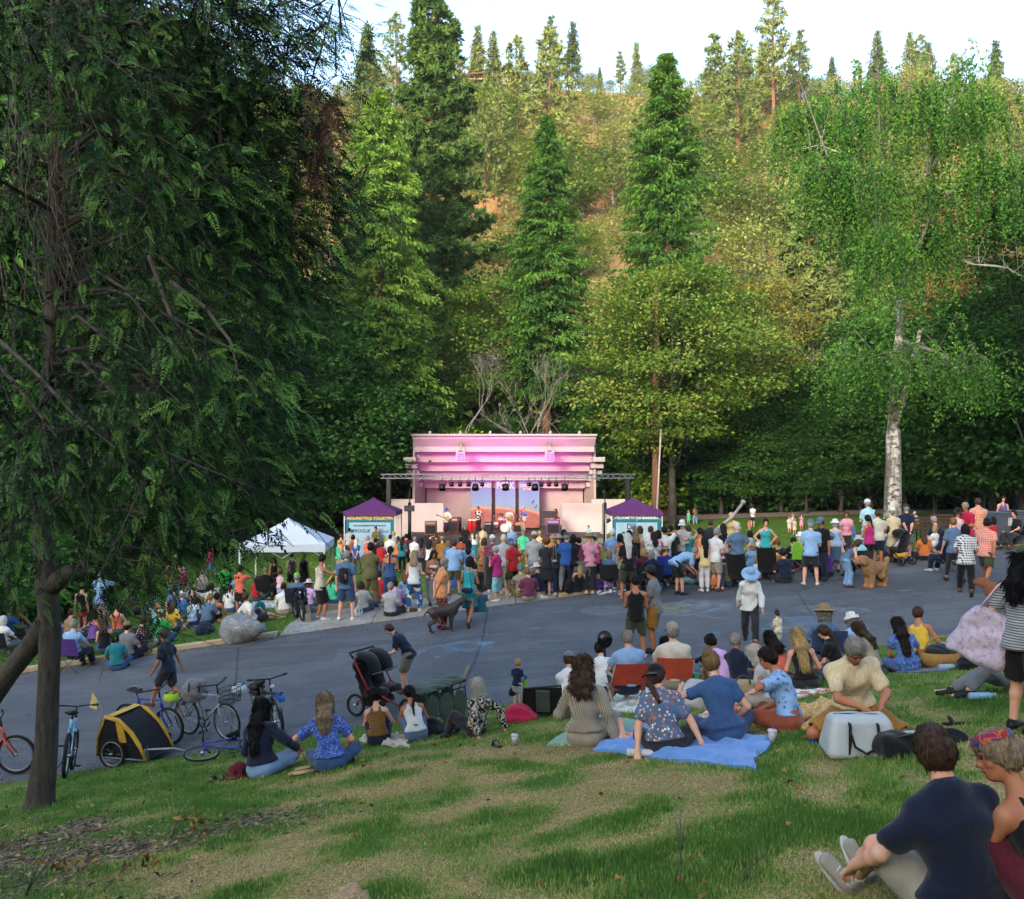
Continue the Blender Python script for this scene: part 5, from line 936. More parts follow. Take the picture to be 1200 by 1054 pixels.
def cloth(col,pat='plain'):
 key=('cloth',col,pat)
 if key in MC:return MC[key]
 m,t,b=nodes(f'cloth_{pat}_{col.strip("#")}');co=coord(t);c1=lin(CN.get(col,col));sx=N(t,'ShaderNodeSeparateXYZ');t.links.new(co,sx.inputs[0]);dk=tuple(x*.78 for x in c1);lt=tuple(min(1,x*1.12) for x in c1)
 base=ramp(t,noise(t,5,5,.6,co),[(.3,dk),(.7,lt)]);W=CN['white']
 def line(sock,f,w_):return math_(t,'LESS_THAN',math_(t,'FRACT',math_(t,'MULTIPLY',sock,f)),w_)
 def vor(s,**kw):v=N(t,'ShaderNodeTexVoronoi',i_Scale=s,**kw);t.links.new(co,v.inputs[0]);return v
 if pat=='stripes':base=mixc(t,line(sx.outputs[2],40.0,.45),base,'#4a4d54')
 elif pat=='vstripes':base=mixc(t,line(math_(t,'ADD',sx.outputs[0],math_(t,'MULTIPLY',sx.outputs[1],.7)),46.0,.3),base,'#5d5443')
 elif pat=='plaid':base=mixc(t,math_(t,'MULTIPLY',line(math_(t,'ADD',sx.outputs[0],sx.outputs[1]),17.0,.45),.8),base,W);base=mixc(t,math_(t,'MULTIPLY',line(sx.outputs[2],17.0,.45),.8),base,W)
 elif pat=='check':base=mixc(t,math_(t,'MULTIPLY',line(math_(t,'ADD',sx.outputs[0],sx.outputs[1]),22.0,.22),.55),base,W);base=mixc(t,math_(t,'MULTIPLY',line(sx.outputs[2],22.0,.22),.55),base,W)
 elif pat=='floral':
  v=vor(26.0);base=mixc(t,ramp(t,v.outputs['Distance'],[(.3,1.0),(.42,0.0)]),base,mixc(t,ramp(t,N(t,'ShaderNodeSeparateColor').outputs[0] if False else v.outputs['Color'],[(.3,0.0),(.5,1.0)]),ramp(t,v.outputs['Color'],[(.2,'#b7642f'),(.5,'#d6cdbb'),(.8,'#17283f')],'CONSTANT'),ramp(t,v.outputs['Color'],[(.3,'#d8d2c4'),(.6,'#7c4630')],'CONSTANT')))
 elif pat=='sprig':v=vor(17.0);n_=noise(t,46,2,.5,co);base=mixc(t,math_(t,'MULTIPLY',ramp(t,v.outputs['Distance'],[(.34,1.0),(.40,0.0)]),ramp(t,n_,[(.46,0.0),(.52,1.0)])),base,'#27417c')
 elif pat=='batik':base=mixc(t,ramp(t,noise(t,36,4,.65,co,dist=1.5),[(.50,0.0),(.60,.75)]),base,'#8aa4d8')
 elif pat=='paisley':base=mixc(t,ramp(t,noise(t,11,3,.5,co,dist=2.2),[(.50,0.0),(.54,1.0)]),base,'#a39a86')
 elif pat=='dots':v=vor(34.0);base=mixc(t,ramp(t,v.outputs['Distance'],[(.3,.9),(.36,0.0)]),base,W)
 elif pat=='zigzag':a=math_(t,'MULTIPLY',math_(t,'ABSOLUTE',math_(t,'SUBTRACT',math_(t,'FRACT',math_(t,'MULTIPLY',math_(t,'ADD',sx.outputs[0],math_(t,'MULTIPLY',sx.outputs[1],.8)),22.0)),.5)),.035);base=mixc(t,line(math_(t,'ADD',sx.outputs[2],a),30.0,.45),base,'#2a1d18')
 elif pat=='print':base=mixc(t,ramp(t,noise(t,9,2,.4,co),[(.5,0.0),(.53,1.0)]),base,W)
 elif pat=='blotch':base=mixc(t,ramp(t,noise(t,26,5,.7,co),[(.48,0.0),(.62,.6)]),base,'#7a5a72')
 elif pat=='patch':v=vor(9.0,distance='CHEBYCHEV');base=mixc(t,ramp(t,v.outputs['Color'],[(.35,0.0),(.4,1.0)],'CONSTANT'),base,ramp(t,v.outputs['Color'],[(.4,'#1d4f86'),(.6,'#c3c3b4'),(.8,'#1c2a3c')],'CONSTANT'))
 elif pat=='denim':base=mixc(t,ramp(t,noise(t,4,4,.6,co),[(.45,0.0),(.7,.5)]),base,tuple(min(1,x*1.9) for x in c1))
 elif pat=='gauze':base=mixc(t,ramp(t,noise(t,60,3,.6,scaled(t,co,(1,1,.2))),[(.45,0.0),(.7,.5)]),base,tuple(min(1,x*1.6) for x in c1))
 elif pat=='band':v=noise(t,12,2,.5,co,dist=1.0);base=ramp(t,v,[(.3,'#14264e'),(.45,'#26467c'),(.52,'#8a2c2a'),(.58,'#a85a34'),(.64,'#7a2448')],'CONSTANT')
 t.links.new(base,b.inputs['Base Color']);b.inputs['Roughness'].default_value=.85;b.inputs['Specular IOR Level'].default_value=.2;b.inputs['Sheen Weight'].default_value=.15
 wv=noise(t,9,5,.6,scaled(t,co,(1,1,.6)));bump(t,b,math_(t,'ADD',wv,math_(t,'MULTIPLY',noise(t,220,2,.5,co),.08)),.5,.03);MC[key]=m;return m
SHOEM=lambda c:pm('shoe_'+c,CN.get(c,c),.6,.2,8,.1)
EYE=pm('eye_dark','#1a1411',.25,.1,4,0);LIP=pm('lip','#8f4f48',.5,.1,5,0)
MESHES={}
def cached(key,fn):
 if key not in MESHES:MESHES[key]=fn()
 return MESHES[key]
def part(name,me,parent,mat):
 o=link(name,me,parent);o.material_slots[0].link='OBJECT';o.material_slots[0].material=mat;return o
GAR={'tee':'tee','polo':'shirt','long':'long shirt','jacket':'jacket','tank':'tank top','cami':'camisole','tube':'strapless top','dress':'dress','sun':'sundress','shorts':'shorts','trousers':'trousers','jeans':'jeans','leggings':'leggings','cropped':'cropped trousers','skirt':'skirt','longskirt':'long skirt','minis':'short shorts','wide':'wide trousers'}
PATN={'plain':'','denim':'','gauze':'','vstripes':'striped ','stripes':'striped ','plaid':'plaid ','check':'checked ','floral':'floral ','sprig':'floral ','batik':'patterned ','paisley':'paisley ','dots':'dotted ','zigzag':'zigzag ','print':'printed ','patch':'patchwork ','band':'patterned ','blotch':'printed '}
PNAME={'tee':'shirt','polo':'shirt','long':'shirt','tank':'tank_top','cami':'camisole','tube':'strapless_top','sun':'dress','minis':'shorts','leggings':'leggings','cropped':'trousers','wide':'trousers','longskirt':'skirt','jeans':'jeans'}
PEOPLE=[]
def slope_tilt(p,yaw):
 e=.25;dx=(gz(p.x+e,p.y)-gz(p.x-e,p.y))/(2*e);dy=(gz(p.x,p.y+e)-gz(p.x,p.y-e))/(2*e);n=Vector((-dx,-dy,1)).normalized()
 return (Vector((0,0,1)).rotation_difference(n).to_matrix()@Matrix.Rotation(yaw,3,'Z')).to_euler()
def person(u,vt,vf,pose,yaw,who,tp,bt,hr,extra='',where='',hy=0,hp=0,tw=0,z=None,Y=None,mod=None,H=None,name=None,group=None,lab=None,arms_on=True):
 """u, vt, vf: photo column, row of the head top, row of feet or seat; who: m/f/c + skin; tp, bt: colour/kind/pattern; hr: colour/kind; extra: hat, shoes"""
 kind,sk=who.split('/');fem=kind in ('f','g');child=kind in ('c','g');hs=1.0 if not child else 1.32
 S=skel(pose,fem,hs,hy,hp,tw)
 if mod:mod(S)
 solve(S);toph=S['hd'][2]+.125*hs+(0 if 'straw' not in extra and 'sunhat' not in extra else .02);seated=S['base'] in ('sit','sitf','sitk','sits','recl','kneel','chair','crouch')
 st=H or (1.74 if kind=='m' else 1.64 if kind=='f' else 1.1);s0=st/1.75
 if Y is not None:p=at(u,vf or vt or 620,Y);p.z=gz(p.x,p.y) if z is None else z
 elif vf:p=hit(u,vf)
 else:p=under(u,vt,toph*s0)
 if vt and H is None:s0=min(max((CAMZ-(vt-HV)/F*p.y-p.z)/toph,s0*(.86 if not child else .6)),s0*(1.12 if not child else 1.35))
 px=s0*1.75*F/p.y*(1024/1200);h=.0105 if px>300 else .0138 if px>160 else .0185 if px>105 else .027 if px>72 else .034 if px>48 else .045
 yaw_=R(yaw);o=empty(name or 'person',p,yaw_,s0)
 if seated and z is None and pose.split(':')[0]!='chair':o.rotation_euler=slope_tilt(p,yaw_)
 K=(pose,fem,child,hy,hp,tw,h,0 if mod is None else len(PEOPLE)+1);b=part('body',cached(('b',)+K,lambda:body(S,h,skin('fair'))),o,skin(sk));words=[]
 def gar(spec,fn,default):
  if not spec:return
  q=spec.split('/');col,kd=q[0],q[1];pat=q[2] if len(q)>2 else 'plain'
  me=cached((kd,)+K,lambda:fn(S,kd,h,cloth('grey'),len(MESHES)%7));part(PNAME.get(kd,kd),me,o,cloth(col,pat));words.append((PATN[pat]+re_col(col)+' '+GAR[kd]).strip())
 gar(bt,bottom,0);gar(tp,top,0);words.reverse()
 if px>100 and tp and tp.split('/')[1]=='polo':
  mb=MB();n_=18;P=[]
  for (kz,ka) in ((.0,1.0),(.032,.93),(.028,1.05),(-.008,1.16)):
   for i in range(n_+1):a_=R(115+310*i/n_);c_=S['nb']+S['u2']*(.026+kz-.022*max(0,math.sin(a_)))+S['r2']*.076*ka*math.cos(a_)+S['f2']*(.078*ka*math.sin(a_)+.004);P.append(tuple(c_))
  mb.grid(P,n_+1,4);q_=tp.split('/');mb.build('collar',cloth(q_[0],q_[2] if len(q_)>2 else 'plain'),o)
 ex=extra.split() if extra else [];shoes=[e for e in ex if e.startswith('shoe=')]
 if px>26 and 'barefoot' not in ex:
  c=shoes[0][5:] if shoes else ('charcoal','black','brown','offwhite')[len(PEOPLE)%4]
  for i in (0,1):part('shoe',cached(('s',i)+K,lambda:shoe(S,i,min(h,.024),SHOEM('black'))),o,SHOEM(c))
 hatted=any(e.endswith(q) for e in ex for q in ('-cap','-capback','-straw','-sunhat','-bucket','-fedora'))
 for e in ex:
  if e.startswith('sock='):
   for i in (0,1):link('sole',sole(S,i,SHOEM('#b9b6ac')),o);link('laces',sole(S,i,SHOEM('#b9b6ac'),True),o)
   for i in (0,1):mb=MB();d=nv(S['kn'][i]-S['an'][i]);mb.tube([tuple(S['an'][i]+d*q_) for q_ in (-.01,.04,.10,.115)],[.046,.046,.049,.050],12);mb.build('sock',cloth(e[5:]),o)
 if hr:c,k=hr.split('/');part('hair',cached(('h',k,hatted)+K,lambda:hair(S,k,h*.85,hairmat('dark'),len(MESHES)%5,hatted)),o,hairmat(c))
 if hr and px>88 and k not in ('bald',):hm_=MESHES[('h',k,hatted)+K];part('hair_strands',cached(('hs',k,hatted)+K,lambda:strands(hm_,S,k,2600 if px>160 else 1300,hairmat('dark'),hatted)),o,hairmat(c))
 hatw=''
 for e in ex:
  c,_,k=e.partition('-')
  if k in ('cap','capback','straw','sunhat','bucket','fedora','headband'):
   part('headband' if k=='headband' else 'cap' if 'cap' in k else 'hat',cached((k,)+K,lambda:hatmesh(S,k,cloth('grey'))),o,cloth(c,'band' if k=='headband' else 'plain'));hatw=f'{re_col(c)} {"straw hat" if k == "straw" else "cap" if "cap" in k else "headband" if k == "headband" else "hat"}'
 fa=(yaw+hy)%360
 if px>70 and 70<fa<290:
  q=lambda x,y,z_:Vector(S['hd']+S['HM']@np.array([x,y,z_])*hs)
  for e in (-1,1):mb=MB();mb.ball(q(.031*e,.086,.010),(.0135*hs,.008*hs,.0075*hs),8,5,Matrix([list(r_) for r_ in S['HM']]));mb.build('eye',EYE,o)
  for e in (-1,1):mb=MB();mb.tube([q(.050*e,.078,.026),q(.034*e,.092,.034),q(.016*e,.096,.029)],[.003*hs,.0055*hs,.004*hs],5);mb.build('eyebrow',hairmat(hr.split('/')[0] if hr else 'brown'),o)
  mb=MB();mb.tube([q(-.024,.090,-.056),q(-.01,.102,-.052),q(.01,.102,-.052),q(.024,.090,-.056)],[.003,.007,.007,.003],6);mb.build('mouth',LIP,o)
 noun={'m':'man','f':'woman','c':'child','g':'girl'}[kind];o['category']=noun
 if lab:o['label']=lab
 else:
  w_=' and '.join(words[:2]);vb={'sit':'seated','sitf':'seated','sitk':'seated','sits':'seated','recl':'reclining','kneel':'kneeling','chair':'seated','crouch':'crouching','bend':'bending','stoop':'stooping','stride':'walking','dance':'dancing'}.get(S['base'],'standing')
  l=f'{noun} in {w_}{", " + hatw if hatw else ""} {vb} {where}'
  if nw(l)>16:l=f'{noun} in {w_} {vb} {where}'
  if nw(l)>16:l=f'{noun} in {w_} {where}'
  if nw(l)>16:l=f'{noun} in {words[0]} {vb} {where}'
  if nw(l)>16:l=f'{noun} in {words[0]} {where}'
  o['label']=l
 if group:o['group']=group
 o['S']=len(PEOPLE);PEOPLE.append((o,S,s0));return o
import re
def nw(l):return len(re.findall(r"[\w']+",l))
COLW=dict(offwhite='off white',lightgrey='light grey',lightblue='light blue',paledenim='pale denim',hotpink='hot pink',palepink='pale pink',paleyellow='pale yellow',royal='royal blue',kelly='bright green',stone='beige',slate='slate blue',army='army green')
def re_col(c):return COLW.get(c,c)
# ---- band shell, stage, tents
def X(u,Y):return (u-CU)/F*Y
def Z(v,Y):return CAMZ-(v-HV)/F*Y
def text(s,size,mat,parent,loc,rot=(math.pi/2,0,0),ext=.004,sx=1.0,align='CENTER',name='lettering',bold=0):
 c=bpy.data.curves.new(name,'FONT');c.body=s;c.size=size;c.extrude=ext;c.align_x=align;c.align_y='CENTER';c.offset=bold;c.materials.append(mat);c.resolution_u=3
 o0=bpy.data.objects.new(name,c);COL.objects.link(o0);me=bpy.data.meshes.new_from_object(o0);me.materials.clear();me.materials.append(mat);bpy.data.objects.remove(o0);o=link(name,me);o.parent=parent;o.location=loc;o.rotation_euler=rot;o.scale=(sx,1,1);return o
STUCCO=pm('cream_stucco','#a5958c',.9,.08,1.5,.25,30);WHITEP=pm('white_painted_board','#9c948c',.7,.06,2,.1);BLACKM=pm('black_metal','#111214',.45,.2,8,.05,spec=.4);ALU=pm('aluminium','#8f9498',.4,.12,6,.05,metal=.25);BLACKP=pm('black_plastic','#141416',.5,.2,10,.1)
STAGEF=pm('stage_boards','#4a4340',.8,.2,3,.2)
CREAMW=pm('cream_painted_wall','#cdbab2',.8,.06,2,.12)
def shell():
 xc,half=-.55,6.45;o=empty('band_shell',(xc,60,-1.1));q=lambda x,y,z:(x,y-60,z+1.1)
 prof=[(60.0,6.45),(60.05,6.25),(60.55,5.72),(60.5,5.35),(61.3,5.28),(61.35,4.62),(62.1,4.55),(62.15,3.98),(62.9,3.92),(62.95,3.30),(63.7,3.24),(63.75,2.70),(64.5,2.65),(64.55,-.4)]
 wd=lambda y:half-.12*(y-60)-.0
 names=['parapet_edge','fascia_band','fascia_lip','soffit','fascia_band','soffit','fascia_band','soffit','fascia_band','soffit','fascia_band','soffit','back_wall']
 for (a,b,nm) in zip(prof[:-1],prof[1:],names):
  mb=MB();wa,wb=wd(a[0]),wd(b[0]);th=.12;P=[q(-wa,*a),q(wa,*a),q(wb,*b),q(-wb,*b)];dy,dz=b[0]-a[0],b[1]-a[1];L=math.hypot(dy,dz);n=(-dz/L*th,dy/L*th);n=(abs(n[0]) if nm!='soffit' else 0,abs(n[1]) if nm=='soffit' else n[1]*0+.0)
  P+=[(p[0],p[1]+n[0]+.002,p[2]+n[1]) for p in P];mb.add(P,[(3,2,1,0),(4,5,6,7),(0,1,5,4),(1,2,6,5),(2,3,7,6),(3,0,4,7)]);mb.build(nm,STUCCO if nm!='fascia_lip' else WHITEP,o)
 mb=MB();mb.box(q(0,59.98,6.52),(2*half+.15,.3,.14));mb.build('coping',WHITEP,o)
 for s in (-1,1):
  for i,(v0,v1,e) in enumerate(((536,541.5,7.15),(543.5,549,7.1),(551,556.5,7.05),(558.5,564,6.95),(566,571.5,6.9))):
   y=60.9+.55*i;z0,z1=Z(v1,60.9),Z(v0,60.9);x0=wd(y)-.08;mb=MB();mb.box(q(s*(x0+e)/2,y,(z0+z1)/2),(e-x0,1.0,z1-z0),bev=.02);mb.build('side_slab',WHITEP,o)
  mb=MB();y0,y1=61.2,64.5;mb.add([q(s*6.45,y0,-1.1),q(s*6.0,y1,-1.1),q(s*6.0,y1,6.2),q(s*6.4,y0,6.2),q(s*6.6,y0,-1.1),q(s*6.15,y1,-1.1),q(s*6.15,y1,6.2),q(s*6.55,y0,6.2)],[(0,1,2,3)[::s],(7,6,5,4)[::s],(0,3,7,4)[::s],(1,5,6,2)[::s],(3,2,6,7)[::s]]);mb.build('side_wall',STUCCO,o)
  x0,x1=(X(455,60.5),X(485,60.5)) if s<0 else (X(694,60.5),X(738,60.5));mb=MB();mb.box(q((x0+x1)/2-xc,61.05,(Z(585.5,60.5)-1.1)/2),(x1-x0,.3,Z(585.5,60.5)+1.1));mb.build('wing_wall',CREAMW,o)
  mb=MB();x0,x1=(X(484,60.4),X(519,60.4)) if s<0 else (X(659,60.4),X(706,60.4));mb.box(q((x0+x1)/2-xc,60.75,(Z(590,60.4)-.35)/2),(x1-x0,.12,Z(590,60.4)+.35));mb.build('sliding_flat',CREAMW,o)
 for u in (504,539.5,574.5,610,645,679):mb=MB();mb.lathe([(.09,0),(.12,.05),(.09,.16),(.05,.22),(.004,.23)],8,q(X(u,60)-xc,60,6.59));mb.build('parapet_lamp',WHITEP,o)
 mb=MB();mb.box(q(.0,60.3,-.72),(13.4,7.6,.74));mb.build('stage_floor',STAGEF,o)
 for i in range(3):mb=MB();mb.box(q(5.4,56.3-.32*i,-.6-.18*i),(2.6,.34,.3));mb.build('step',CONC,o)
 tag(o,'cream stepped band shell washed in magenta stage light','band shell')
 for i,(u,w_) in enumerate(((540,'left'),(644,'right'))):
  sp=empty('hanging_speaker',(X(u,59.7),59.7,Z(533.5,59.7)));mb=MB();mb.box((0,0,0),(.66,.5,.8),bev=.05);mb.build('cabinet',WHITEP,sp);mb=MB();mb.box((0,-.262,-.1),(.5,.03,.5));mb.build('grille',pm('speaker_grille','#76707c',.6),sp);mb=MB();mb.box((0,-.262,.27),(.3,.03,.08));mb.build('badge',BLACKP,sp)
  mb=MB();mb.tube([(0,0,.4),(0,.1,.6),(0,.3,.95)],.04,6);mb.box((0,0,.43),(.34,.1,.06));mb.build('bracket',WHITEP,sp);tag(sp,f'square white speaker hanging on the {w_} half of the shell fascia','speaker')
shell()
def banner_mat(cx):
 m,t,b=nodes('sunrise_banner');co=coord(t);sx=N(t,'ShaderNodeSeparateXYZ');t.links.new(co,sx.inputs[0]);z=math_(t,'MULTIPLY',sx.outputs[2],1/4.3);c=ramp(t,z,[(.0,'#98746a'),(.22,'#8a9a9a'),(.45,'#6f86a0'),(.75,'#5c6f92'),(1.0,'#565c8a')])
 dx=math_(t,'SUBTRACT',sx.outputs[0],cx);hh=math_(t,'SUBTRACT',1.5,math_(t,'MULTIPLY',math_(t,'MULTIPLY',dx,dx),.13));hh=math_(t,'ADD',hh,math_(t,'MULTIPLY',noise(t,2.2,3,.5,co),.35));rim=math_(t,'SUBTRACT',hh,sx.outputs[2])
 hillc=ramp(t,noise(t,2.6,4,.6,co),[(.35,'#a06a50'),(.55,'#9c5c58'),(.7,'#8c4c62')]);c=mixc(t,ramp(t,rim,[(0.0,0.0),(.02,1.0)]),c,'#c09060');c=mixc(t,ramp(t,rim,[(.12,0.0),(.22,1.0)]),c,hillc)
 t.links.new(c,b.inputs['Base Color']);b.inputs['Roughness'].default_value=.8;return m
LETB=pm('banner_letters','#d8b09a',.7,.05,5,0)
for (u0,u1,s,c2,off,lab) in ((551.5,576,'ASHLAND','',0.2,'tall sunrise banner lettered ASHLAND at the back of the stage'),(580.5,604,'FOLK','',-.6,'tall sunrise banner lettered FOLK in the middle of the stage back'),(608,632,'COLLECTIVE','AT THE PARK',-1.2,'tall sunrise banner lettered COLLECTIVE with two small birds')):
 y=63.2;o=empty('stage_banner',((X(u0,y)+X(u1,y))/2,y,-.33));w_=X(u1,y)-X(u0,y);mb=MB();P=[]
 for j in range(9):
  for i in range(7):P.append((w_*(i/6-.5),.03*math.sin(i*1.3+j*.5),.1+3.85*j/8))
 mb.grid(P,7,9);P2=[(p[0],p[1]+.012,p[2]) for p in P];mb.grid(P2[::-1],7,9);mb.build('cloth',banner_mat(off),o)
 mb=MB();mb.tube([(-w_/2-.05,0,3.98),(w_/2+.05,0,3.98)],.03,6);mb.tube([(-w_/2,0,.09),(w_/2,0,.09)],.03,6);mb.build('batten',BLACKM,o)
 fs={'ASHLAND':.40,'FOLK':.66,'COLLECTIVE':.30}[s];text(s,fs,LETB,o,(0,-.06,3.22),sx=.82,bold=.012)
 if c2:text(c2,.19,LETB,o,(.1,-.06,2.95),bold=.006);[MB().tube([(-.12,-.05,-.1),(0,-.05,0),(.04,-.05,.12)],.02,4).build('bird_motif',pm('bird_ink','#1c2440',.7),o,(dx,0,dz)) for dx,dz in ((.32,2.05),(.52,1.7))]
 tag(o,lab,'banner')
def truss():
 y=55.2;x0,x1=X(446,y),X(743,y);z0,z1=Z(560.8,y),Z(556,y);o=empty('lighting_truss',(0,y,z0));h=z1-z0
 mb=MB()
 for (dy,dz) in ((0,0),(0,h),(.3,0),(.3,h)):mb.tube([(x0,dy,dz),(x1,dy,dz)],.034,6)
 mb.build('chord',ALU,o);n=44;mb=MB()
 for i in range(n):
  a,b=x0+(x1-x0)*i/n,x0+(x1-x0)*(i+1)/n;z=(0,h) if i%2 else (h,0);mb.tube([(a,0,z[0]),(b,0,z[1])],.014,4);mb.tube([(a,.3,z[1]),(b,.3,z[0])],.014,4);mb.tube([(a,0,h),(a,.3,h)],.012,4)
 mb.build('lattice',ALU,o)['kind']='stuff'
 for u in (455,736):mb=MB();zz=gz(X(u,y),y);mb.box((X(u,y),.15,(zz-z0)/2),(.3,.3,z0-zz),bev=.03);mb.build('tower',BLACKM,o)
 for u in (455,736):mb=MB();mb.box((X(u,y),.15,gz(X(u,y),y)-z0+.1),(1.1,1.1,.12));mb.build('base_plate',BLACKM,o)
 tag(o,'silver lattice lighting truss on two black towers across the stage','truss')
 for i,(u,big) in enumerate(((518,1),(529,0),(539,0),(549,0),(557,1),(565,0),(592.5,1),(620,0),(627,1),(634.5,0),(643.5,0),(652,0),(662,1))):
  k=1.0 if big else .62;l=empty('stage_lamp',(X(u,y),y+.15,z0-.02));mb=MB();mb.lathe([(.05*k,.16*k),(.20*k,.1*k),(.22*k,-.1*k),(.24*k,-.26*k),(.19*k,-.25*k)],12,(0,0,-.42*k-.06),Matrix.Rotation(R(-24),3,'X'));mb.build('can',BLACKM,l)
  mb=MB();mb.tube([(-.24*k,0,-.42*k-.06),(-.24*k,0,-.12),(.24*k,0,-.12),(.24*k,0,-.42*k-.06)],.02,4);mb.tube([(0,0,-.12),(0,0,.1)],.03,5);mb.build('yoke',BLACKM,l);tag(l,('big' if big else 'small')+f' black stage lamp, number {"first second third fourth fifth sixth seventh eighth ninth tenth eleventh twelfth thirteenth".split()[i]} along the truss','stage lamp','lamps hanging on the truss')
truss()
for (u,lab) in ((480,'slim black speaker pole with grey box beside the left flat'),(709,'slim black speaker pole with lamp beside the right flat')):
 y=54.4;g=gz(X(u,y),y);o=empty('speaker_pole',(X(u,y),y,g));mb=MB();mb.tube([(0,0,0),(0,0,Z(574,y)-g)],.04,8);mb.tube([(0,0,0),(0,0,Z(589,y)-g)],.11,8);mb.build('pole',BLACKM,o)
 mb=MB();mb.box((0,0,.04),(.8,.8,.08));mb.build('base',BLACKM,o);mb=MB()
 if u==480:mb.box((0,-.12,Z(596,y)-g),(.66,.1,.38),bev=.02)
 else:mb.lathe([(.1,.14),(.14,0),(.12,-.16)],10,(.22,0,Z(610,y)-g),Matrix.Rotation(R(60),3,'Y'))
 mb.build('box' if u==480 else 'lamp_head',pm('dark_grey_box','#2c2d31',.6) if u==480 else BLACKM,o);tag(o,lab,'pole')
for (x,y,z,tx,ty,tz,e,col,sz,nm) in [(x,56.6,3.4,x,61.3,5.2,520,(.95,.12,1.0),85,'magenta_wash') for x in (-4.6,-2.4,-.4,1.6,3.8)]+[(x,55.5,3.6,x*.9,62.8,.9,520,(1.0,.36,.56),100,'pink_wash') for x in (-4.6,-2.2,.2,2.4)]:
 l=bpy.data.lights.new(nm,'SPOT');l.energy=e*(.30 if 'mag' in nm else .24);l.color=col;l.spot_size=R(sz);l.spot_blend=1.0;l.shadow_soft_size=.12;lo=bpy.data.objects.new(nm,l);COL.objects.link(lo);lo.location=(x,y,z);lo.rotation_euler=(Vector((tx,ty,tz))-Vector((x,y,z))).to_track_quat('-Z','Y').to_euler()
def amp(u,v,y,w_,h,d,col,lab,cat='amplifier',legs=False):
 o=empty(cat.replace(' ','_'),(X(u,y),y,-.35));mb=MB();mb.box((0,0,h/2+.02),(w_,d,h),bev=.03);mb.build('cabinet',pm('amp_'+col.strip('#'),col,.6),o);mb=MB();mb.box((0,-d/2-.006,h*.42),(w_*.86,.02,h*.6));mb.build('grille',BLACKP,o);mb=MB();mb.box((0,-d/2-.008,h*.88),(w_*.8,.02,h*.12));mb.build('control_panel',ALU,o);tag(o,lab,cat);return o
amp(530,620,59.4,.9,1.1,.6,'#6b2f1c','brown wooden organ cabinet on the left of the stage','organ cabinet');amp(534,600,61,.8,1.0,.5,'#1d1d22','black amplifier behind the brown organ cabinet');amp(572,615,59,.5,.8,.4,'#17171a','small black monitor speaker beside the drum kit','monitor speaker');amp(654,620,58.6,.25,1.15,.4,'#101013','narrow black speaker column at the keyboard stand','speaker')
amp(607,617,59.8,.6,.75,.4,'#a56a3a','tan tweed amplifier beside the bass drum');amp(505,616,57.6,.8,.95,.5,'#8a5a34','tan wooden cabinet on the far left of the stage');amp(648,622,58.3,.9,1.0,.5,'#7a3a7a','purple draped keyboard stand on the right of the stage','keyboard stand')
def drum(o,r,h,c,M,shell,name):
 mb=MB();mb.lathe([(r*.96,-h/2),(r,-h/2),(r,h/2),(r*.96,h/2)],18,c,M);d=mb.build(name,pm('drum_'+shell.strip('#'),shell,.35),o)
 for s in (-1,1):mb=MB();mb.lathe([(r*.97,s*(h/2-.004)),(.004,s*(h/2+.002))],18,c,M);mb.build('head',pm('drum_head','#d8cfc6',.5),d)
o=empty('drum_kit',(X(591,60.3),60.3,-.35));RX=Matrix.Rotation(R(90),3,'X');drum(o,.31,.42,(0,0,.33),RX,'#b3402f','bass_drum');drum(o,.2,.26,(-.25,-.05,.82),Matrix.Rotation(R(15),3,'X'),'#b3402f','tom');drum(o,.2,.26,(.22,-.05,.82),Matrix.Rotation(R(15),3,'X'),'#b3402f','tom');drum(o,.22,.4,(.62,.1,.4),Matrix.Identity(3),'#b3402f','floor_tom');drum(o,.18,.16,(-.55,.1,.62),Matrix.Identity(3),'#c8c4bd','snare')
for (x,z) in ((-.75,1.15),(.7,1.2),(-.3,1.35)):
 mb=MB();mb.lathe([(.22,0),(.03,.03),(.004,.035)],16,(x,.1,z),Matrix.Rotation(R(12),3,'X'));mb.lathe([(.004,-.012),(.22,-.008)],16,(x,.1,z),Matrix.Rotation(R(12),3,'X'));cy=mb.build('cymbal',pm('brass','#b08a3a',.3,metal=.9),o);mb=MB();mb.tube([(x,.1,z),(x,.1,.0)],.014,5);mb.build('stand',ALU,cy)
tag(o,'red drum kit with cymbals in the middle of the stage','drum kit')
for (u,c,lab) in ((551,'#a31c1c','red conga drum at the left banner'),(556,'#8c1a1a','darker red conga drum next to the percussionist')):
 o=empty('conga',(X(u,60.0),60.0,-.35));mb=MB();mb.lathe([(.14,0),(.19,.35),(.2,.55),(.15,.9)],16);mb.build('shell',pm('conga_'+c.strip('#'),c,.35),o);mb=MB();mb.lathe([(.158,.86),(.158,.92),(.004,.925)],16);mb.build('skin',pm('drum_head','#d8cfc6',.5),o);tag(o,lab,'conga')
for (u,y,lab) in ((643,58.8,'black music stand in front of the right singer'),(566,59.0,'black microphone stand left of the drum kit'),(577,58.8,'black microphone stand close to the drum kit'),(603,58.8,'black microphone stand in front of the guitarist in pink hat')):
 o=empty('music_stand' if u==643 else 'microphone_stand',(X(u,y),y,-.35));mb=MB();mb.tube([(0,0,0),(0,0,1.25)],.02,6)
 for a in (0,2.1,4.2):mb.tube([(0,0,.15),(math.cos(a)*.3,math.sin(a)*.3,0)],.014,4)
 mb.build('stand',BLACKM,o);mb=MB();(mb.box((0,0,1.35),(1.1,.03,.5),M=Matrix.Rotation(R(-25),3,'X')) if u==643 else mb.tube([(0,0,1.25),(.1,.2,1.45),(.12,.26,1.5)],[.014,.014,.03],6));mb.build('desk' if u==643 else 'microphone',BLACKP,o);tag(o,lab,'stand')
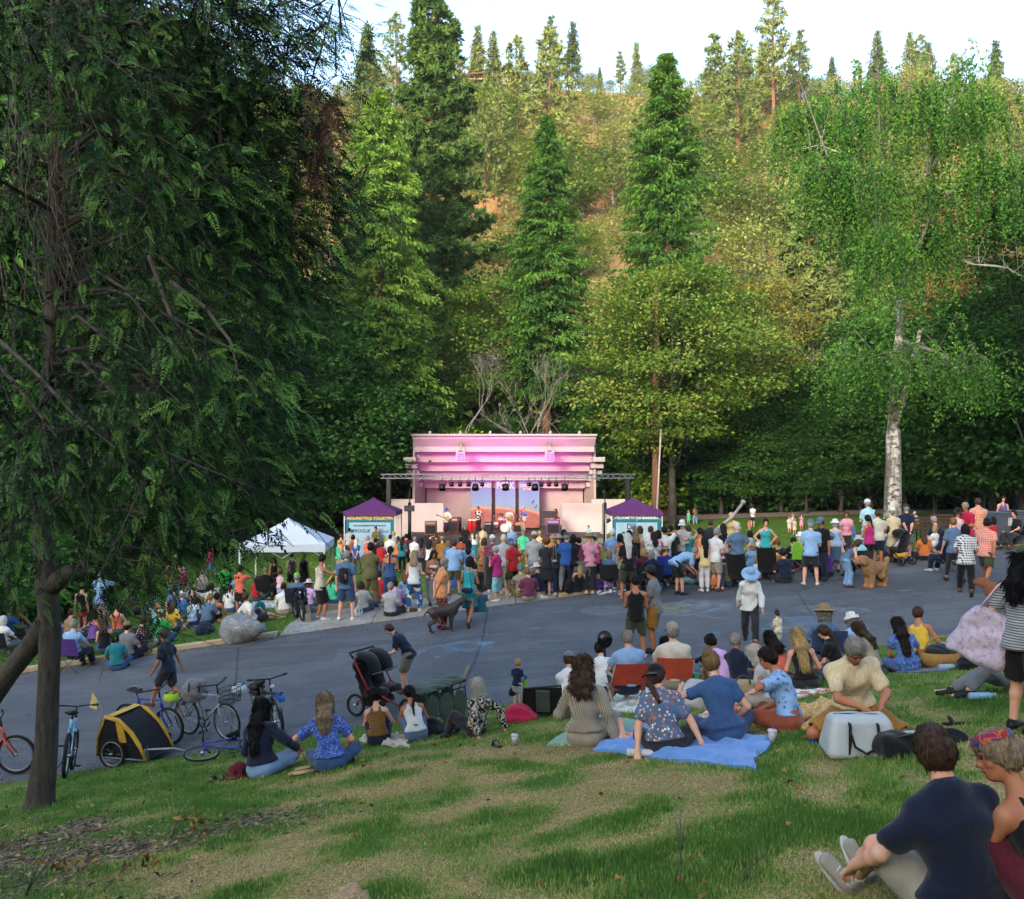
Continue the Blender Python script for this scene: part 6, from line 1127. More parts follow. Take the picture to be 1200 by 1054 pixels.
def canopy(u,y,w_,vp,ve,col,legs,rz,lab,lean=0,val=.28):
 x=X(u,y);g=gz(x,y);o=empty('canopy_tent',(x,y,g),rz);zp,ze=Z(vp,y)-g,Z(ve,y)-g;m=pm('canopy_'+col.strip('#'),col,.75,.06,2,.12,12);hw=w_/2;n=8
 for s in range(4):
  M=Matrix.Rotation(R(90)*s,3,'Z');mb=MB();P=[]
  for j in range(n+1):
   t=j/n
   for i in range(n+1):
    k=(i/n*2-1)*t;P.append(M@Vector((k*hw,-t*hw,zp+(ze-zp)*(t**.88)-.10*hw*(1-abs(i/n*2-1)**2)*t*t*.25)))
  mb.grid(P,n+1,n+1,True);mb.build('roof_panel',m,o)
  mb=MB();P=[M@Vector(((i/n*2-1)*hw,-hw-.004,z-(.012*math.sin(i*1.9) if z<ze else .02*(1-abs(i/n*2-1)**2)))) for z in (ze-val,ze) for i in range(n+1)];mb.grid(P,n+1,2);mb.build('valance',m,o)
 for sx_ in (-1,1):
  for sy in (-1,1):mb=MB();mb.box((sx_*(hw-.05),sy*(hw-.05),ze/2-.02),(.05,.05,ze));lg=mb.build('leg',legs,o);mb=MB();mb.box((sx_*(hw-.05),sy*(hw-.05),.012),(.14,.14,.02));mb.build('foot',BLACKP,lg)
 mb=MB()
 for s in range(4):
  M=Matrix.Rotation(R(90)*s,3,'Z');k=hw-.05
  for i in range(4):a,b=-k+2*k*i/4,-k+2*k*(i+1)/4;z=(ze-.06,ze-.5) if i%2 else (ze-.5,ze-.06);mb.tube([M@Vector((a,-k,z[0])),M@Vector((b,-k,z[1]))],.014,4)
 mb.build('scissor_frame',legs,o);tag(o,lab,'canopy tent');return o,ze,hw
canopy(338,31.2,2.98,607,634,'#b3bcc8',pm('white_leg','#c3c6c8',.5),R(6),'white pop up canopy tent on the far lawn behind the standing crowd')
TEAL,PALEB=pm('teal_print','#176070',.7,.05),pm('pale_blue_print','#8ba6b8',.7,.05)
for (u,lab,side) in ((438,'purple canopy tent with lettered backdrop left of the shell',0),(742,'purple canopy tent with sponsor backdrop right of the shell',1)):
 y=50.0;o,ze,hw=canopy(u,y,2.98,583,598.5,'#4f2458',pm('white_leg','#c3c6c8',.5),0,lab,val=.24)
 bk=empty('backdrop_banner',(o.location.x,y-1.36,o.location.z));mb=MB();mb.box((0,0,(ze-.2)/2),(2.75,.03,ze-.22));mb.build('cloth',TEAL,bk);mb=MB();mb.box((0,-.019,(ze-.62)/2+.02),(2.36,.012,ze-.66),bev=.005);mb.build('panel',PALEB,bk);INK=pm('dark_ink','#274a5c',.7,.05,5,0)
 if not side:
  text('ASHLAND FOLK COLLECTIVE',.215,pm('gold_ink','#cfa24e',.6,.05,5,0),bk,(0,-.03,ze-.38),bold=.012,sx=.92);text('SEASON PRESENTING SPONSORS',.125,INK,bk,(0,-.035,ze-.80),bold=.004);text('ROGUE',.27,INK,bk,(-.42,-.035,ze-1.1),bold=.004);text('CITY OF',.07,INK,bk,(.68,-.035,ze-1.0));text('ASHLAND',.19,INK,bk,(.68,-.035,ze-1.15),bold=.002)
  mb=MB();mb.box((-1.0,-.035,ze-1.1),(.2,.01,.17));mb.box((-.97,-.037,ze-1.12),(.1,.012,.1),M=Matrix.Rotation(R(45),3,'Y'));mb.build('emblem',INK,bk)
  for (x,z,c) in ((-.75,ze-1.65,'#b0503a'),(.85,ze-1.6,'#b8b040')):mb=MB();mb.lathe([(.14,0),(.004,.004)],12,(x,-.035,z),RX);mb.build('badge',pm('badge'+c.strip('#'),c),bk)
 else:
  text('WELCOME TO THE BANDSHELL',.19,pm('white_ink','#cfd6da',.6,.05,5,0),bk,(0,-.03,ze-.36),bold=.008,sx=.92)
  mb=MB()
  for (dx,dz,w2,h2) in ((-.1,0,.05,.3),(0,.13,.25,.05),(0,-.13,.25,.05),(.09,.03,.05,.1)):mb.box((-.42+dx,-.035,ze-.84+dz),(w2,.01,h2))
  mb.build('emblem',pm('black_ink','#1c2a34',.7,.05,5,0),bk)
  for (x,c) in ((-.85,'#8aa0aa'),(.05,'#8fa58f'),(.5,'#a59a6a'),(.95,'#8aa0aa')):mb=MB();mb.lathe([(.13,0),(.12,-.004),(.1,-.004),(.09,0)],14,(x,-.033,ze-.84),RX);mb.box((x,-.033,ze-1.02),(.3,.008,.03));mb.build('emblem',pm('emblem'+c.strip('#'),c),bk)
  for (x,z) in ((-.75,ze-1.2),(-.25,ze-1.25)):mb=MB();mb.ball((x,-.03,z),(.11,.01,.07),10,5);mb.build('emblem',INK,bk)
 tag(bk,('teal' if not side else 'blue')+(' backdrop lettered ASHLAND FOLK COLLECTIVE with the sponsor names' if not side else ' backdrop lettered WELCOME over a row of small emblems'),'banner')
o=empty('white_pole',(X(768,58),58,gz(X(768,58),58)));mb=MB();mb.tube([(0,0,-.2),(.38,0,Z(505,58)-o.location.z)],[.07,.05],8);mb.build('pole',WHITEP,o);mb=MB();mb.ball((.38,0,Z(505,58)-o.location.z+.04),.07,8,5);mb.build('finial',WHITEP,o);tag(o,'tall leaning white pole beside the reddish conifer trunk','pole')
def house():
 y=188;x=X(572,y);z=gz(x,y);o=empty('house',(x,y,z));wl=pm('brown_siding','#4a3226',.9,.15,.5,.3,4);rf=pm('brown_roof','#5a3a2a',.85,.15,.6,.3,6);b=Z(97,y)-z-2.6;h=Z(88,y)-z;pk=Z(80,y)-z
 mb=MB();mb.box((0,3,(h+b)/2-1),(11,7,h-b+2));w_=mb.build('wall',wl,o)
 for dx in (-4,-1.5,1.2,3.6):mb=MB();mb.box((dx,-.52,h-1.6),(1.5,.1,1.3));f=mb.build('window',WHITEP,w_);
 mb=MB();mb.add([(-6.6,-1.6,h-.5),(1.4,-1.6,h+.1),(4.0,-1.6,pk),(6.4,-1.6,h-.2),(-6.6,7.5,h-.5),(1.4,7.5,h+.1),(4.0,7.5,pk),(6.4,7.5,h-.2)]+[(-6.6,-1.6,h-.8),(1.4,-1.6,h-.2),(4.0,-1.6,pk-.3),(6.4,-1.6,h-.5),(-6.6,7.5,h-.8),(1.4,7.5,h-.2),(4,7.5,pk-.3),(6.4,7.5,h-.5)],[(0,1,5,4),(1,2,6,5),(2,3,7,6),(12,13,9,8),(13,14,10,9),(14,15,11,10),(8,9,1,0),(9,10,2,1),(10,11,3,2),(3,11,15,7),(4,12,8,0)]);r_=mb.build('roof',rf,o)
 mb=MB();mb.box((-2.2,2,h+.6),(.8,.8,1.6));mb.build('chimney',wl,r_)
 mb=MB();mb.box((-3,-2.6,h-2.7),(12,2,.2));[mb.tube([(dx,-3.5,h-2.7),(dx,-3.5,h-1.7)],.06,4) for dx in range(-9,4)];mb.tube([(-9,-3.5,h-1.7),(3,-3.5,h-1.7)],.06,4);mb.build('deck',wl,o)
 tag(o,'brown roofed house on top of the ridge among pines','house')
house()
# ---- things on road and lawn
def frame_at(o,p,rz=0,tilt=True):
 o.location=p
 if tilt:o.rotation_euler=slope_tilt(p,rz)
 else:o.rotation_euler.z=rz
 return o
TYRE=pm('tyre_rubber','#17171a',.8,.2,20,.2);CHROME=pm('chrome','#a9adb2',.25,.1,5,0,metal=.9);GREYM=pm('grey_metal','#5c6066',.4,.15,6,.05,metal=.6)
def wheel(o,x,r,tw=.022,rim='#8a8d92',y=0.0,name='wheel',spokes=14):
 M=Matrix.Rotation(R(90),3,'X');mb=MB();mb.lathe([(r-2*tw,-tw*.5),(r-tw,-tw),(r-.25*tw,-tw*.7),(r,0),(r-.25*tw,tw*.7),(r-tw,tw),(r-2*tw,tw*.5),(r-2*tw,-tw*.5)],28,(x,y,r),M);wl=mb.build(name,TYRE,o)
 mb=MB();rr=r-2*tw;mb.lathe([(rr-.018,-.011),(rr,-.012),(rr,.012),(rr-.018,.011),(rr-.018,-.011)],28,(x,y,r),M);mb.build('rim',pm('rim'+rim.strip('#'),rim,.35,metal=.7),wl)
 mb=MB();mb.tube([(x,y-.05,r),(x,y+.05,r)],.022,8)
 for k in range(spokes):a=2*math.pi*k/spokes;mb.tube([(x,y+(.03 if k%2 else -.03),r),(x+math.cos(a)*(rr-.01),y,r+math.sin(a)*(rr-.01))],.0022 if spokes>8 else .01,3,False)
 mb.build('spokes',CHROME if spokes>8 else BLACKP,wl);return wl
def bike(rear,front,col,lab,kind='city',roll=0,fat=.022,extras='',size=1.0,rim='#8a8d92'):
 pr,pf=hit(*rear),hit(*front);d=pf-pr;rz=math.atan2(d.y,d.x);c=(pr+pf)/2;pitch=-math.atan2(d.z,math.hypot(d.x,d.y));o=empty('bicycle',c,0,size);o.rotation_euler=(R(roll),pitch,rz)
 r=.34;fr=pm('bike_'+col.strip('#'),col,.35,.12,4,.03,spec=.5);bb,st,hd,hb=(-.06,0,.29),(-.20,0,.78),(.36,0,.80),(.385,0,.66);rx,fx=-.52,.53
 mb=MB();tr=.019 if kind!='ebike' else .034
 if kind=='step':mb.tube([hb,(.1,0,.42),bb],[.036,.042,.04],8);mb.tube([(.30,0,.75),(.0,0,.48),(-.14,0,.52)],.02,8)
 else:mb.tube([hd,st],tr*.9,8);mb.tube([hb,bb],tr*1.15,8)
 mb.tube([bb,st,(-.225,0,.86)],tr,8);mb.tube([(.35,0,.84),(.39,0,.62)],.024,8)
 for s in (-1,1):mb.tube([(bb[0],s*.03,bb[2]),(rx,s*.06,r)],.012,6);mb.tube([(-.19,s*.03,.74),(rx,s*.06,r)],.010,6)
 mb.build('frame',fr,o);wheel(o,rx,r,fat,rim);wheel(o,fx,r,fat,rim)
 mb=MB()
 for s in (-1,1):mb.tube([(.395,s*.05,.62),(.43,s*.055,.5),(fx,s*.055,r)],[.018,.016,.011],6)
 mb.tube([(.395,-.06,.63),(.395,.06,.63)],.02,6);mb.build('fork',fr if kind!='ebike' else BLACKM,o)
 mb=MB();zb=1.02 if kind!='city' else 1.0;mb.tube([(.35,0,.84),(.335,0,zb)],.017,6);mb.tube([(.22,-.31,zb+.03),(.32,-.16,zb+.02),(.36,0,zb),(.32,.16,zb+.02),(.22,.31,zb+.03)],.013,6);hbr=mb.build('handlebar',BLACKM,o)
 for s in (-1,1):mb=MB();mb.tube([(.20,s*.33,zb+.032),(.25,s*.25,zb+.026)],.019,8);mb.build('grip',BLACKP,hbr)
 mb=MB();zs=.93;mb.tube([(-.225,0,.85),(-.24,0,zs)],.014,6)
 P=[];
 for i in range(7):
  t=i/6;wd_=.085*(1-t)**.7+.022
  for k in range(8):a=2*math.pi*k/8;P.append((-.37+.28*t,wd_*math.cos(a),zs+.02+.025*math.sin(a)+.015*math.cos(t*6)))
 mb.add(P,[(i*8+k,i*8+(k+1)%8,i*8+8+(k+1)%8,i*8+8+k) for i in range(6) for k in range(8)]+[tuple(range(7,-1,-1)),tuple(range(48,56))],True);mb.build('saddle',BLACKP,o)
 M=Matrix.Rotation(R(90),3,'X');mb=MB();mb.lathe([(.07,-.006),(.095,-.004),(.095,.004),(.07,.006),(.07,-.006)],16,(bb[0],-.055,bb[2]),M);mb.tube([(bb[0],-.08,bb[2]),(bb[0]+.05,-.085,bb[2]-.16)],.011,5);mb.tube([(bb[0],.08,bb[2]),(bb[0]-.05,.085,bb[2]+.16)],.011,5);mb.tube([(bb[0],-.055,bb[2]+.095),(rx,-.055,r+.04)],.005,4);mb.tube([(bb[0],-.055,bb[2]-.095),(rx,-.055,r-.04)],.005,4);cr=mb.build('crankset',BLACKM,o)
 for (dx,dy,dz) in ((.05,-.13,-.16),(-.05,.13,.16)):mb=MB();mb.box((bb[0]+dx,dy,bb[2]+dz),(.10,.08,.022),bev=.006);mb.build('pedal',BLACKP,cr)
 ex=extras.split()
 if 'kick' in ex:MB().tube([(-.2,.05,.28),(-.26,.22,.0)],.011,5).build('kickstand',BLACKM,o)
 if 'rack' in ex:
  mb=MB();
  for s in (-1,1):mb.tube([(-.24,s*.06,.72),(-.78,s*.06,.72),(-.78,s*.06,.70),(rx,s*.075,r)],.008,5)
  [mb.tube([(-.3-.15*i,-.06,.72),(-.3-.15*i,.06,.72)],.007,4) for i in range(4)];mb.build('rack',BLACKM,o)
 if 'longseat' in ex:MB().box((-.58,0,.86),(.52,.2,.11),bev=.045).build('passenger_seat',BLACKP,o);MB().box((-.58,0,.77),(.5,.17,.07),bev=.02).build('battery_case',BLACKP,o)
 if 'battery' in ex:MB().box((.13,0,.5),(.38,.085,.09),M=Matrix.Rotation(R(-39),3,'Y'),bev=.02).build('battery',BLACKP,o)
 if 'fenders' in ex:
  for x in (rx,fx):mb=MB();a0,a1=(20,165) if x<0 else (30,150);mb.tube(arc((x,0,r),r+.03,a0,a1,9),.026,4,True,.3);mb.build('mudguard',GREYM if 'greyfender' in ex else BLACKP,o)
 if 'basket' in ex:
  mb=MB()
  for z in (.72,.8,.88,.96):k=.12+.03*(z-.72)/.24;mb.tube([(.5,-k,z),(.78,-k,z),(.78,k,z),(.5,k,z),(.5,-k,z)],.006,4)
  for i in range(7):mb.tube([(.5+.045*i,-.12,.72),(.5+.045*i,-.15,.97)],.004,3);mb.tube([(.5+.045*i,.12,.72),(.5+.045*i,.15,.97)],.004,3);mb.tube([(.78,-.13+.043*i,.72),(.78,-.15+.05*i,.97)],.004,3)
  for i in range(5):mb.tube([(.5,-.12+.06*i,.72),(.78,-.12+.06*i,.72)],.004,3)
  mb.build('basket',BLACKM,o)
 if 'light' in ex:MB().lathe([(.0,-.03),(.035,-.02),(.04,.02),(.004,.025)],10,(.46,0,.9),Matrix.Rotation(R(90),3,'Y')).build('headlight',pm('lens','#b9bcc0',.2),o)
 return tag(o,lab,'bicycle')
bike((-52,915),(20,908),'#b23a17','orange bicycle cut off at the picture edge behind the trunk','city',3,.026,'rack')
bike((68,922),(90,897),'#7fa3c4','pale blue e-bike parked right behind the evergreen trunk','ebike',4,.028,'battery light kick')
bike((136,866),(218,875),'#27348f','blue bicycle with helmet leaning behind the yellow trailer','city',4,.026)
bike((222,862),(266,869),'#7c8288','silver bicycle with front basket and grey bag behind the blue one','city',3,.018,'rack basket kick')
bike((292,860),(346,877),'#1c1416','black cargo e-bike with long passenger seat and grey mudguards','ebike',3,.03,'longseat rack battery fenders greyfender light kick',1.0)
bike((343,722),(361,733),'#17181b','black fat tyred e-bike standing on the concrete apron','ebike',6,.05,'battery rack light kick longseat',.95)
o=bike((300,884),(250,894),'#2f3fa0','small blue bicycle lying flat on the road beside the lawn','city',84,.022,'',.78);o.location.z+=.05
o=bike((845,800),(812,806),'#3f8f98','turquoise bicycle lying at the road edge among the seated people','city',78,.02,'',.8);o.location.z+=.06
def helmet(p,col,lab):
 o=empty('bike_helmet',p);mb=MB();prof=[(.105,-.01),(.112,.03),(.1,.08),(.07,.115),(.03,.13),(.004,.132)];mb.lathe(prof,16,(0,0,0),None,1.25,1.0);mb.build('shell',pm('helmet'+col.strip('#'),col,.3),o);mb=MB()
 for a in (-.05,0,.05):mb.box((0,a,.115),(.17,.014,.03),bev=.004)
 mb.build('vent',BLACKP,o);mb=MB();mb.tube([(.05,-.1,0),(0,-.06,-.12),(0,.06,-.12),(.05,.1,0)],.006,4);mb.build('strap',BLACKP,o);return tag(o,lab,'helmet')
pb=hit(218,875);helmet(pb+Vector((-.22,-.1,.86)),'#8fae22','lime and black helmet hanging on the blue bicycle');pb=hit(266,869);helmet(pb+Vector((.18,.12,.86)),'#a9c0c4','pale helmet lying in the basket of the silver bicycle');pb=hit(330,868);helmet(pb+Vector((-.03,-.16,.74)),'#2a5fae','blue helmet hanging on the black cargo bike')
def sack(p,d,col,lab,rz=0,cat='bag',seed=1,straps=True):
 f=Field();d=np.array(d);f.ell((0,0,d[2]*.46),d*[.52,.5,.5]);f.ecap((0,0,d[2]*.12),(0,0,d[2]*.75),(1,0,0),d[0]*.48,d[1]*.48,d[0]*.36,d[1]*.36,.05);f.cut((0,0,0),(0,0,-1));o=empty(cat.replace(' ','_'),p,rz);link('body',f.mesh(max(.012,d[0]*.05),'body',cloth(col),.012,18,seed),o)
 if straps:mb=MB();[mb.tube([(s*d[0]*.2,-d[1]*.42,d[2]*.3),(s*d[0]*.22,-d[1]*.6,d[2]*.6),(s*d[0]*.2,-d[1]*.3,d[2]*.95)],.014,5,True,.4) for s in (-1,1)];mb.build('strap',cloth('black'),o)
 return tag(o,lab,cat)
pb=hit(228,864);sack(pb+Vector((0,.0,.70)),(.42,.3,.34),'grey','grey rolled jacket bag strapped on the silver bicycle rack',.3,'bag',3)
def trailer():
 p=hit(158,893);o=empty('bike_trailer',p,R(-12));YEL=cloth('#b8902a');NET=pm('black_mesh','#0f1012',.7,.2,30,.3)
 L,W,Hh=.96,.74,.86;prof=[(-.46,.16),(-.42,.55),(-.26,.84),(-.02,.82),(.24,.55),(.46,.16)]
 for s in (-1,1):
  mb=MB();mb.tube([(x,s*W/2,z) for x,z in ((-.46,.16),(-.44,.48),(-.30,.82),(-.24,.86))],.018,6);mb.tube([(x,s*W/2,z) for x,z in ((-.30,.84),(-.05,.80),(.2,.60),(.38,.36),(.48,.16))],[.03,.036,.036,.034,.028],8);mb.build('hoop',YEL,o)
  mb=MB();P=[(-.45,.2),(-.43,.5),(-.3,.8),(-.05,.78),(.2,.58),(.36,.36),(.46,.18)];mb.add([(x,s*(W/2-.01),z) for x,z in P]+[(x,s*(W/2-.03),z) for x,z in P],[tuple(range(7))[::s],tuple(range(13,6,-1))[::s]]);mb.build('side_window',NET,o)
  mb=MB();mb.add([(-.46,s*(W/2+.004),.14),(.47,s*(W/2+.004),.14),(.44,s*(W/2+.004),.40),(-.45,s*(W/2+.004),.42),(-.46,s*(W/2-.004),.14),(.47,s*(W/2-.004),.14),(.44,s*(W/2-.004),.40),(-.45,s*(W/2-.004),.42)],[(0,1,2,3)[::-s],(4,5,6,7)[::s],(3,2,6,7)]);mb.build('side_panel',cloth('black'),o)
  wheel(o,-.12,.25,.022,'#9a9a9a',s*(W/2+.06),'wheel',12)
 mb=MB();n=10;P=[]
 for x,z in ((-.30,.85),(-.12,.84),(.06,.72),(.24,.56),(.42,.30),(.48,.17)):
  for i in range(n):y=W*(i/(n-1)-.5);P.append((x,y,z-.03*math.sin(math.pi*i/(n-1))))
 mb.grid(P,n,6);mb.build('front_net',NET,o);mb=MB();P=[]
 for x,z in ((-.47,.15),(-.46,.5),(-.36,.78),(-.26,.87),(-.14,.855)):
  for i in range(n):y=W*(i/(n-1)-.5);P.append((x,y,z))
 mb.grid(P,n,5);mb.build('canopy_cloth',YEL,o);mb=MB();P=[(.02+.0*i,0,0) for i in range(0)]
 mb.add([(-.1,-W/2-.012,.80),(.04,-W/2-.012,.74),(.12,-W/2-.012,.44),(-.02,-W/2-.012,.42),(-.1,-W/2-.004,.80),(.04,-W/2-.004,.74),(.12,-W/2-.004,.44),(-.02,-W/2-.004,.42)],[(0,1,2,3),(7,6,5,4),(0,4,5,1),(1,5,6,2),(2,6,7,3),(3,7,4,0)]);mb.build('side_flap',YEL,o)
 mb=MB();mb.box((0,0,.17),(.94,W-.02,.06),bev=.02);mb.build('floor',cloth('black'),o);mb=MB();mb.tube([(-.46,-W/2,.16),(.47,-W/2,.16),(.47,W/2,.16),(-.46,W/2,.16),(-.46,-W/2,.16)],.016,6);mb.tube([(.46,-W/2,.2),(.46,-W/2,.34),(.7,-W/2+.02,.36),(.95,-.26,.36),(1.1,-.2,.30)],.018,6);mb.build('tow_bar',ALU,o)
 mb=MB();mb.add([(.44,-W/2-.014,.05),(.53,-W/2-.014,.16),(.50,-W/2-.014,.42),(.44,-W/2-.014,.30),(.44,-W/2+.03,.05),(.53,-W/2+.03,.16),(.50,-W/2+.03,.42),(.44,-W/2+.03,.30)],[(0,1,2,3),(7,6,5,4),(0,4,5,1),(1,5,6,2),(2,6,7,3),(3,7,4,0)]);mb.build('corner_guard',GREYM,o)
 mb=MB();mb.tube([(-.38,-.25,.8),(-.55,-.27,1.12)],.007,5);fp=mb.build('flag_pole',WHITEP,o);mb=MB();mb.add([(-.55,-.27,1.12),(-.53,-.268,.92),(-.66,-.30,.96),(-.60,-.29,1.22),(-.55,-.262,1.12),(-.53,-.260,.92),(-.66,-.292,.96),(-.60,-.282,1.22)],[(0,1,2,3),(7,6,5,4)]);mb.build('flag',cloth('paleyellow'),fp)
 tag(o,'yellow and black child bike trailer with small flag','bike trailer')
trailer()
def stroller():
 p=hit(450,838);o=empty('stroller',p,R(-28),1.05);W=.74;RED=pm('red_tube','#8a1f22',.4);S_=cloth('black')
 for (x,y,r) in ((-.36,.34,.2),(-.36,-.34,.2),(.5,0,.17)):wheel(o,x,r,.024,'#6b6e72',y,'wheel',12)
 mb=MB()
 for s in (-1,1):mb.tube([(-.36,s*.33,.2),(-.10,s*.34,.52),(-.42,s*.34,1.02)],.016,6);mb.tube([(.5,s*.07,.17),(.2,s*.3,.40),(-.1,s*.34,.52)],.016,6)
 mb.build('frame',RED,o);mb=MB();mb.tube([(-.42,-.34,1.02),(-.50,-.34,1.1),(-.5,.34,1.1),(-.42,.34,1.02)],.02,8);mb.build('handle',BLACKP,o)
 for s in (-1,1):
  f=Field();f.ecap((.12,s*.18,.45),(-.22,s*.18,.40),(0,1,0),.15,.07,.16,.08,.03);f.ecap((-.22,s*.18,.42),(-.40,s*.18,.86),(0,1,0),.16,.07,.16,.05,.04);link('seat',f.mesh(.02,'seat',S_,.006,16),o)
  mb=MB();n=8;P=[]
  for j in range(6):
   a=R(-5+100*j/5)
   for i in range(n+1):y=s*.18+.17*(2*i/n-1);P.append((-.34+.36*math.cos(a)*(1-.25*abs(2*i/n-1)**3),y,.78+.34*math.sin(a)*(1-.12*abs(2*i/n-1)**3)))
  mb.grid(P,n+1,6);mb.build('sun_canopy',S_,o);mb=MB();mb.tube([(.02,s*.18-.17,.78),(.06,s*.18,.79),(.02,s*.18+.17,.78)],.012,6);mb.build('canopy_edge',GREYM,o)
 f=Field();f.ecap((-.15,-.2,.25),(-.15,.2,.25),(1,0,0),.2,.08,.2,.08,.02);link('basket',f.mesh(.022,'basket',S_,.01,12),o);f=Field();f.ell((-.46,.0,.86),(.1,.26,.17));link('organizer',f.mesh(.02,'organizer',S_,.01,16),o);tag(o,'black double jogging stroller with red frame on the road','stroller')
 p=hit(1052,662);o=empty('stroller',p,R(120))
 for (x,y,r) in ((-.3,.26,.14),(-.3,-.26,.14),(.36,.2,.11),(.36,-.2,.11)):wheel(o,x,r,.02,'#6b6e72',y,'wheel',8)
 mb=MB()
 for s in (-1,1):mb.tube([(-.3,s*.25,.14),(.05,s*.25,.5),(-.35,s*.25,1.0)],.016,6);mb.tube([(.36,s*.2,.11),(.05,s*.25,.5)],.016,6)
 mb.tube([(-.35,-.25,1.0),(-.38,0,1.03),(-.35,.25,1.0)],.018,6);mb.build('frame',BLACKM,o);f=Field();f.ecap((.15,0,.45),(-.15,0,.42),(0,1,0),.2,.09,.2,.09,.03);f.ecap((-.15,0,.45),(-.28,0,.9),(0,1,0),.2,.09,.2,.07,.04);f.ell((-.1,0,.95),(.26,.22,.14));link('seat',f.mesh(.024,'seat',S_,.006,14),o);f=Field();f.ell((-.1,0,.3),(.2,.2,.12));link('basket',f.mesh(.024,'basket',cloth('#b08a2a'),.01,14),o);tag(o,'black stroller with yellow bag underneath beside the blue camp chair','stroller')
stroller()
def camp_chair(u,v,yaw,col,lab,s=1.0,hi=.86,p=None):
 o=empty('camp_chair',p or hit(u,v),R(yaw),s);F1=cloth(col);w_=.27
 mb=MB();[mb.tube([(a*w_,-.22,.44),(-a*w_,-.24,.0)],.011,5) or mb.tube([(a*w_,.24,.44),(-a*w_,.24,.0)],.011,5) or mb.tube([(a*w_,.24,.0),(a*w_,-.24,.46)],.011,5) or mb.tube([(a*w_,-.24,.0),(a*w_,.24,.62)],.011,5) or mb.tube([(a*w_,-.2,.38),(a*(w_+.02),-.34,hi)],.012,5) for a in (-1,1)];mb.build('legs_frame',GREYM,o)
 mb=MB();P=[(w_*(2*i/6-1),.24-.46*j/5,.44-.06*math.sin(math.pi*i/6)*math.sin(math.pi*(j+.6)/6)) for j in range(6) for i in range(7)];mb.grid(P,7,6);P2=[(a,b,c-.012) for a,b,c in P];mb.grid(P2[::-1],7,6);mb.build('seat',F1,o)
 mb=MB();P=[((w_+.02)*(2*i/6-1),-.22-.14*j/5-.04*math.sin(math.pi*i/6),.44+(hi-.42)*j/5) for j in range(6) for i in range(7)];mb.grid(P,7,6);P2=[(a,b-.012,c) for a,b,c in P];mb.grid(P2[::-1],7,6);mb.build('backrest',F1,o)
 for a in (-1,1):mb=MB();mb.box((a*(w_+.02),.0,.63),(.06,.5,.014),bev=.005);mb.build('armrest',F1,o)
 return tag(o,lab,'camp chair')
def lounge(u,v,yaw,lab):
 o=empty('lounge_chair',hit(u,v),R(yaw));mb=MB();P=[]
 prof=[(.34,.36),(.2,.30),(.02,.24),(-.14,.28),(-.28,.5),(-.42,.76),(-.54,1.0)]
 for (y,z) in prof:
  for i in range(7):k=2*i/6-1;P.append((.27*k,y+.05*k*k,z+.05*k*k))
 mb.grid(P,7,7);mb.grid([(a,b-.01,c-.012) for a,b,c in P][::-1],7,7);mb.build('sling',cloth('black'),o);mb=MB()
 for a in (-1,1):mb.tube([(a*.26,.36,.38),(a*.12,.0,.14),(a*.26,-.54,1.0)],.011,5);mb.tube([(a*.12,0,.14),(a*.26,.26,0)],.012,5);mb.tube([(a*.12,0,.14),(a*.26,-.24,0)],.012,5)
 mb.tube([(-.12,0,.14),(.12,0,.14)],.012,5);mb.build('pole_frame',BLACKM,o);return tag(o,lab,'lounge chair')
def beach(u,v,yaw,lab,col='#b03a24',p=None):
 o=empty('folding_chair',p or hit(u,v),R(yaw));mb=MB()
 for a in (-1,1):mb.tube([(a*.27,.26,0),(a*.27,-.1,.34),(a*.27,-.3,.62)],.012,6);mb.tube([(a*.27,-.3,0),(a*.27,.1,.22),(a*.27,.28,.25)],.012,6);mb.tube([(a*.27,-.2,.44),(a*.27,.2,.42)],.013,6)
 mb.tube([(-.27,-.3,0),(.27,-.3,0)],.012,6);mb.build('tube_frame',WHITEP,o);F1=cloth(col)
 mb=MB();P=[(.26*(2*i/6-1),-.12-.21*j/4-.025*math.sin(math.pi*i/6),.30+.36*j/4) for j in range(5) for i in range(7)];mb.grid(P,7,5);mb.grid([(a,b-.014,c) for a,b,c in P][::-1],7,5);mb.build('backrest',F1,o);mb=MB();P=[(.26*(2*i/6-1),.28-.4*j/4,.24-.03*math.sin(math.pi*i/6)) for j in range(5) for i in range(7)];mb.grid(P,7,5);mb.grid([(a,b,c-.014) for a,b,c in P][::-1],7,5);mb.build('seat',F1,o)
 for a in (-1,1):mb=MB();mb.box((a*.27,0,.452),(.045,.38,.02),bev=.008);mb.build('armrest',WHITEP,o)
 return tag(o,lab,'folding chair')
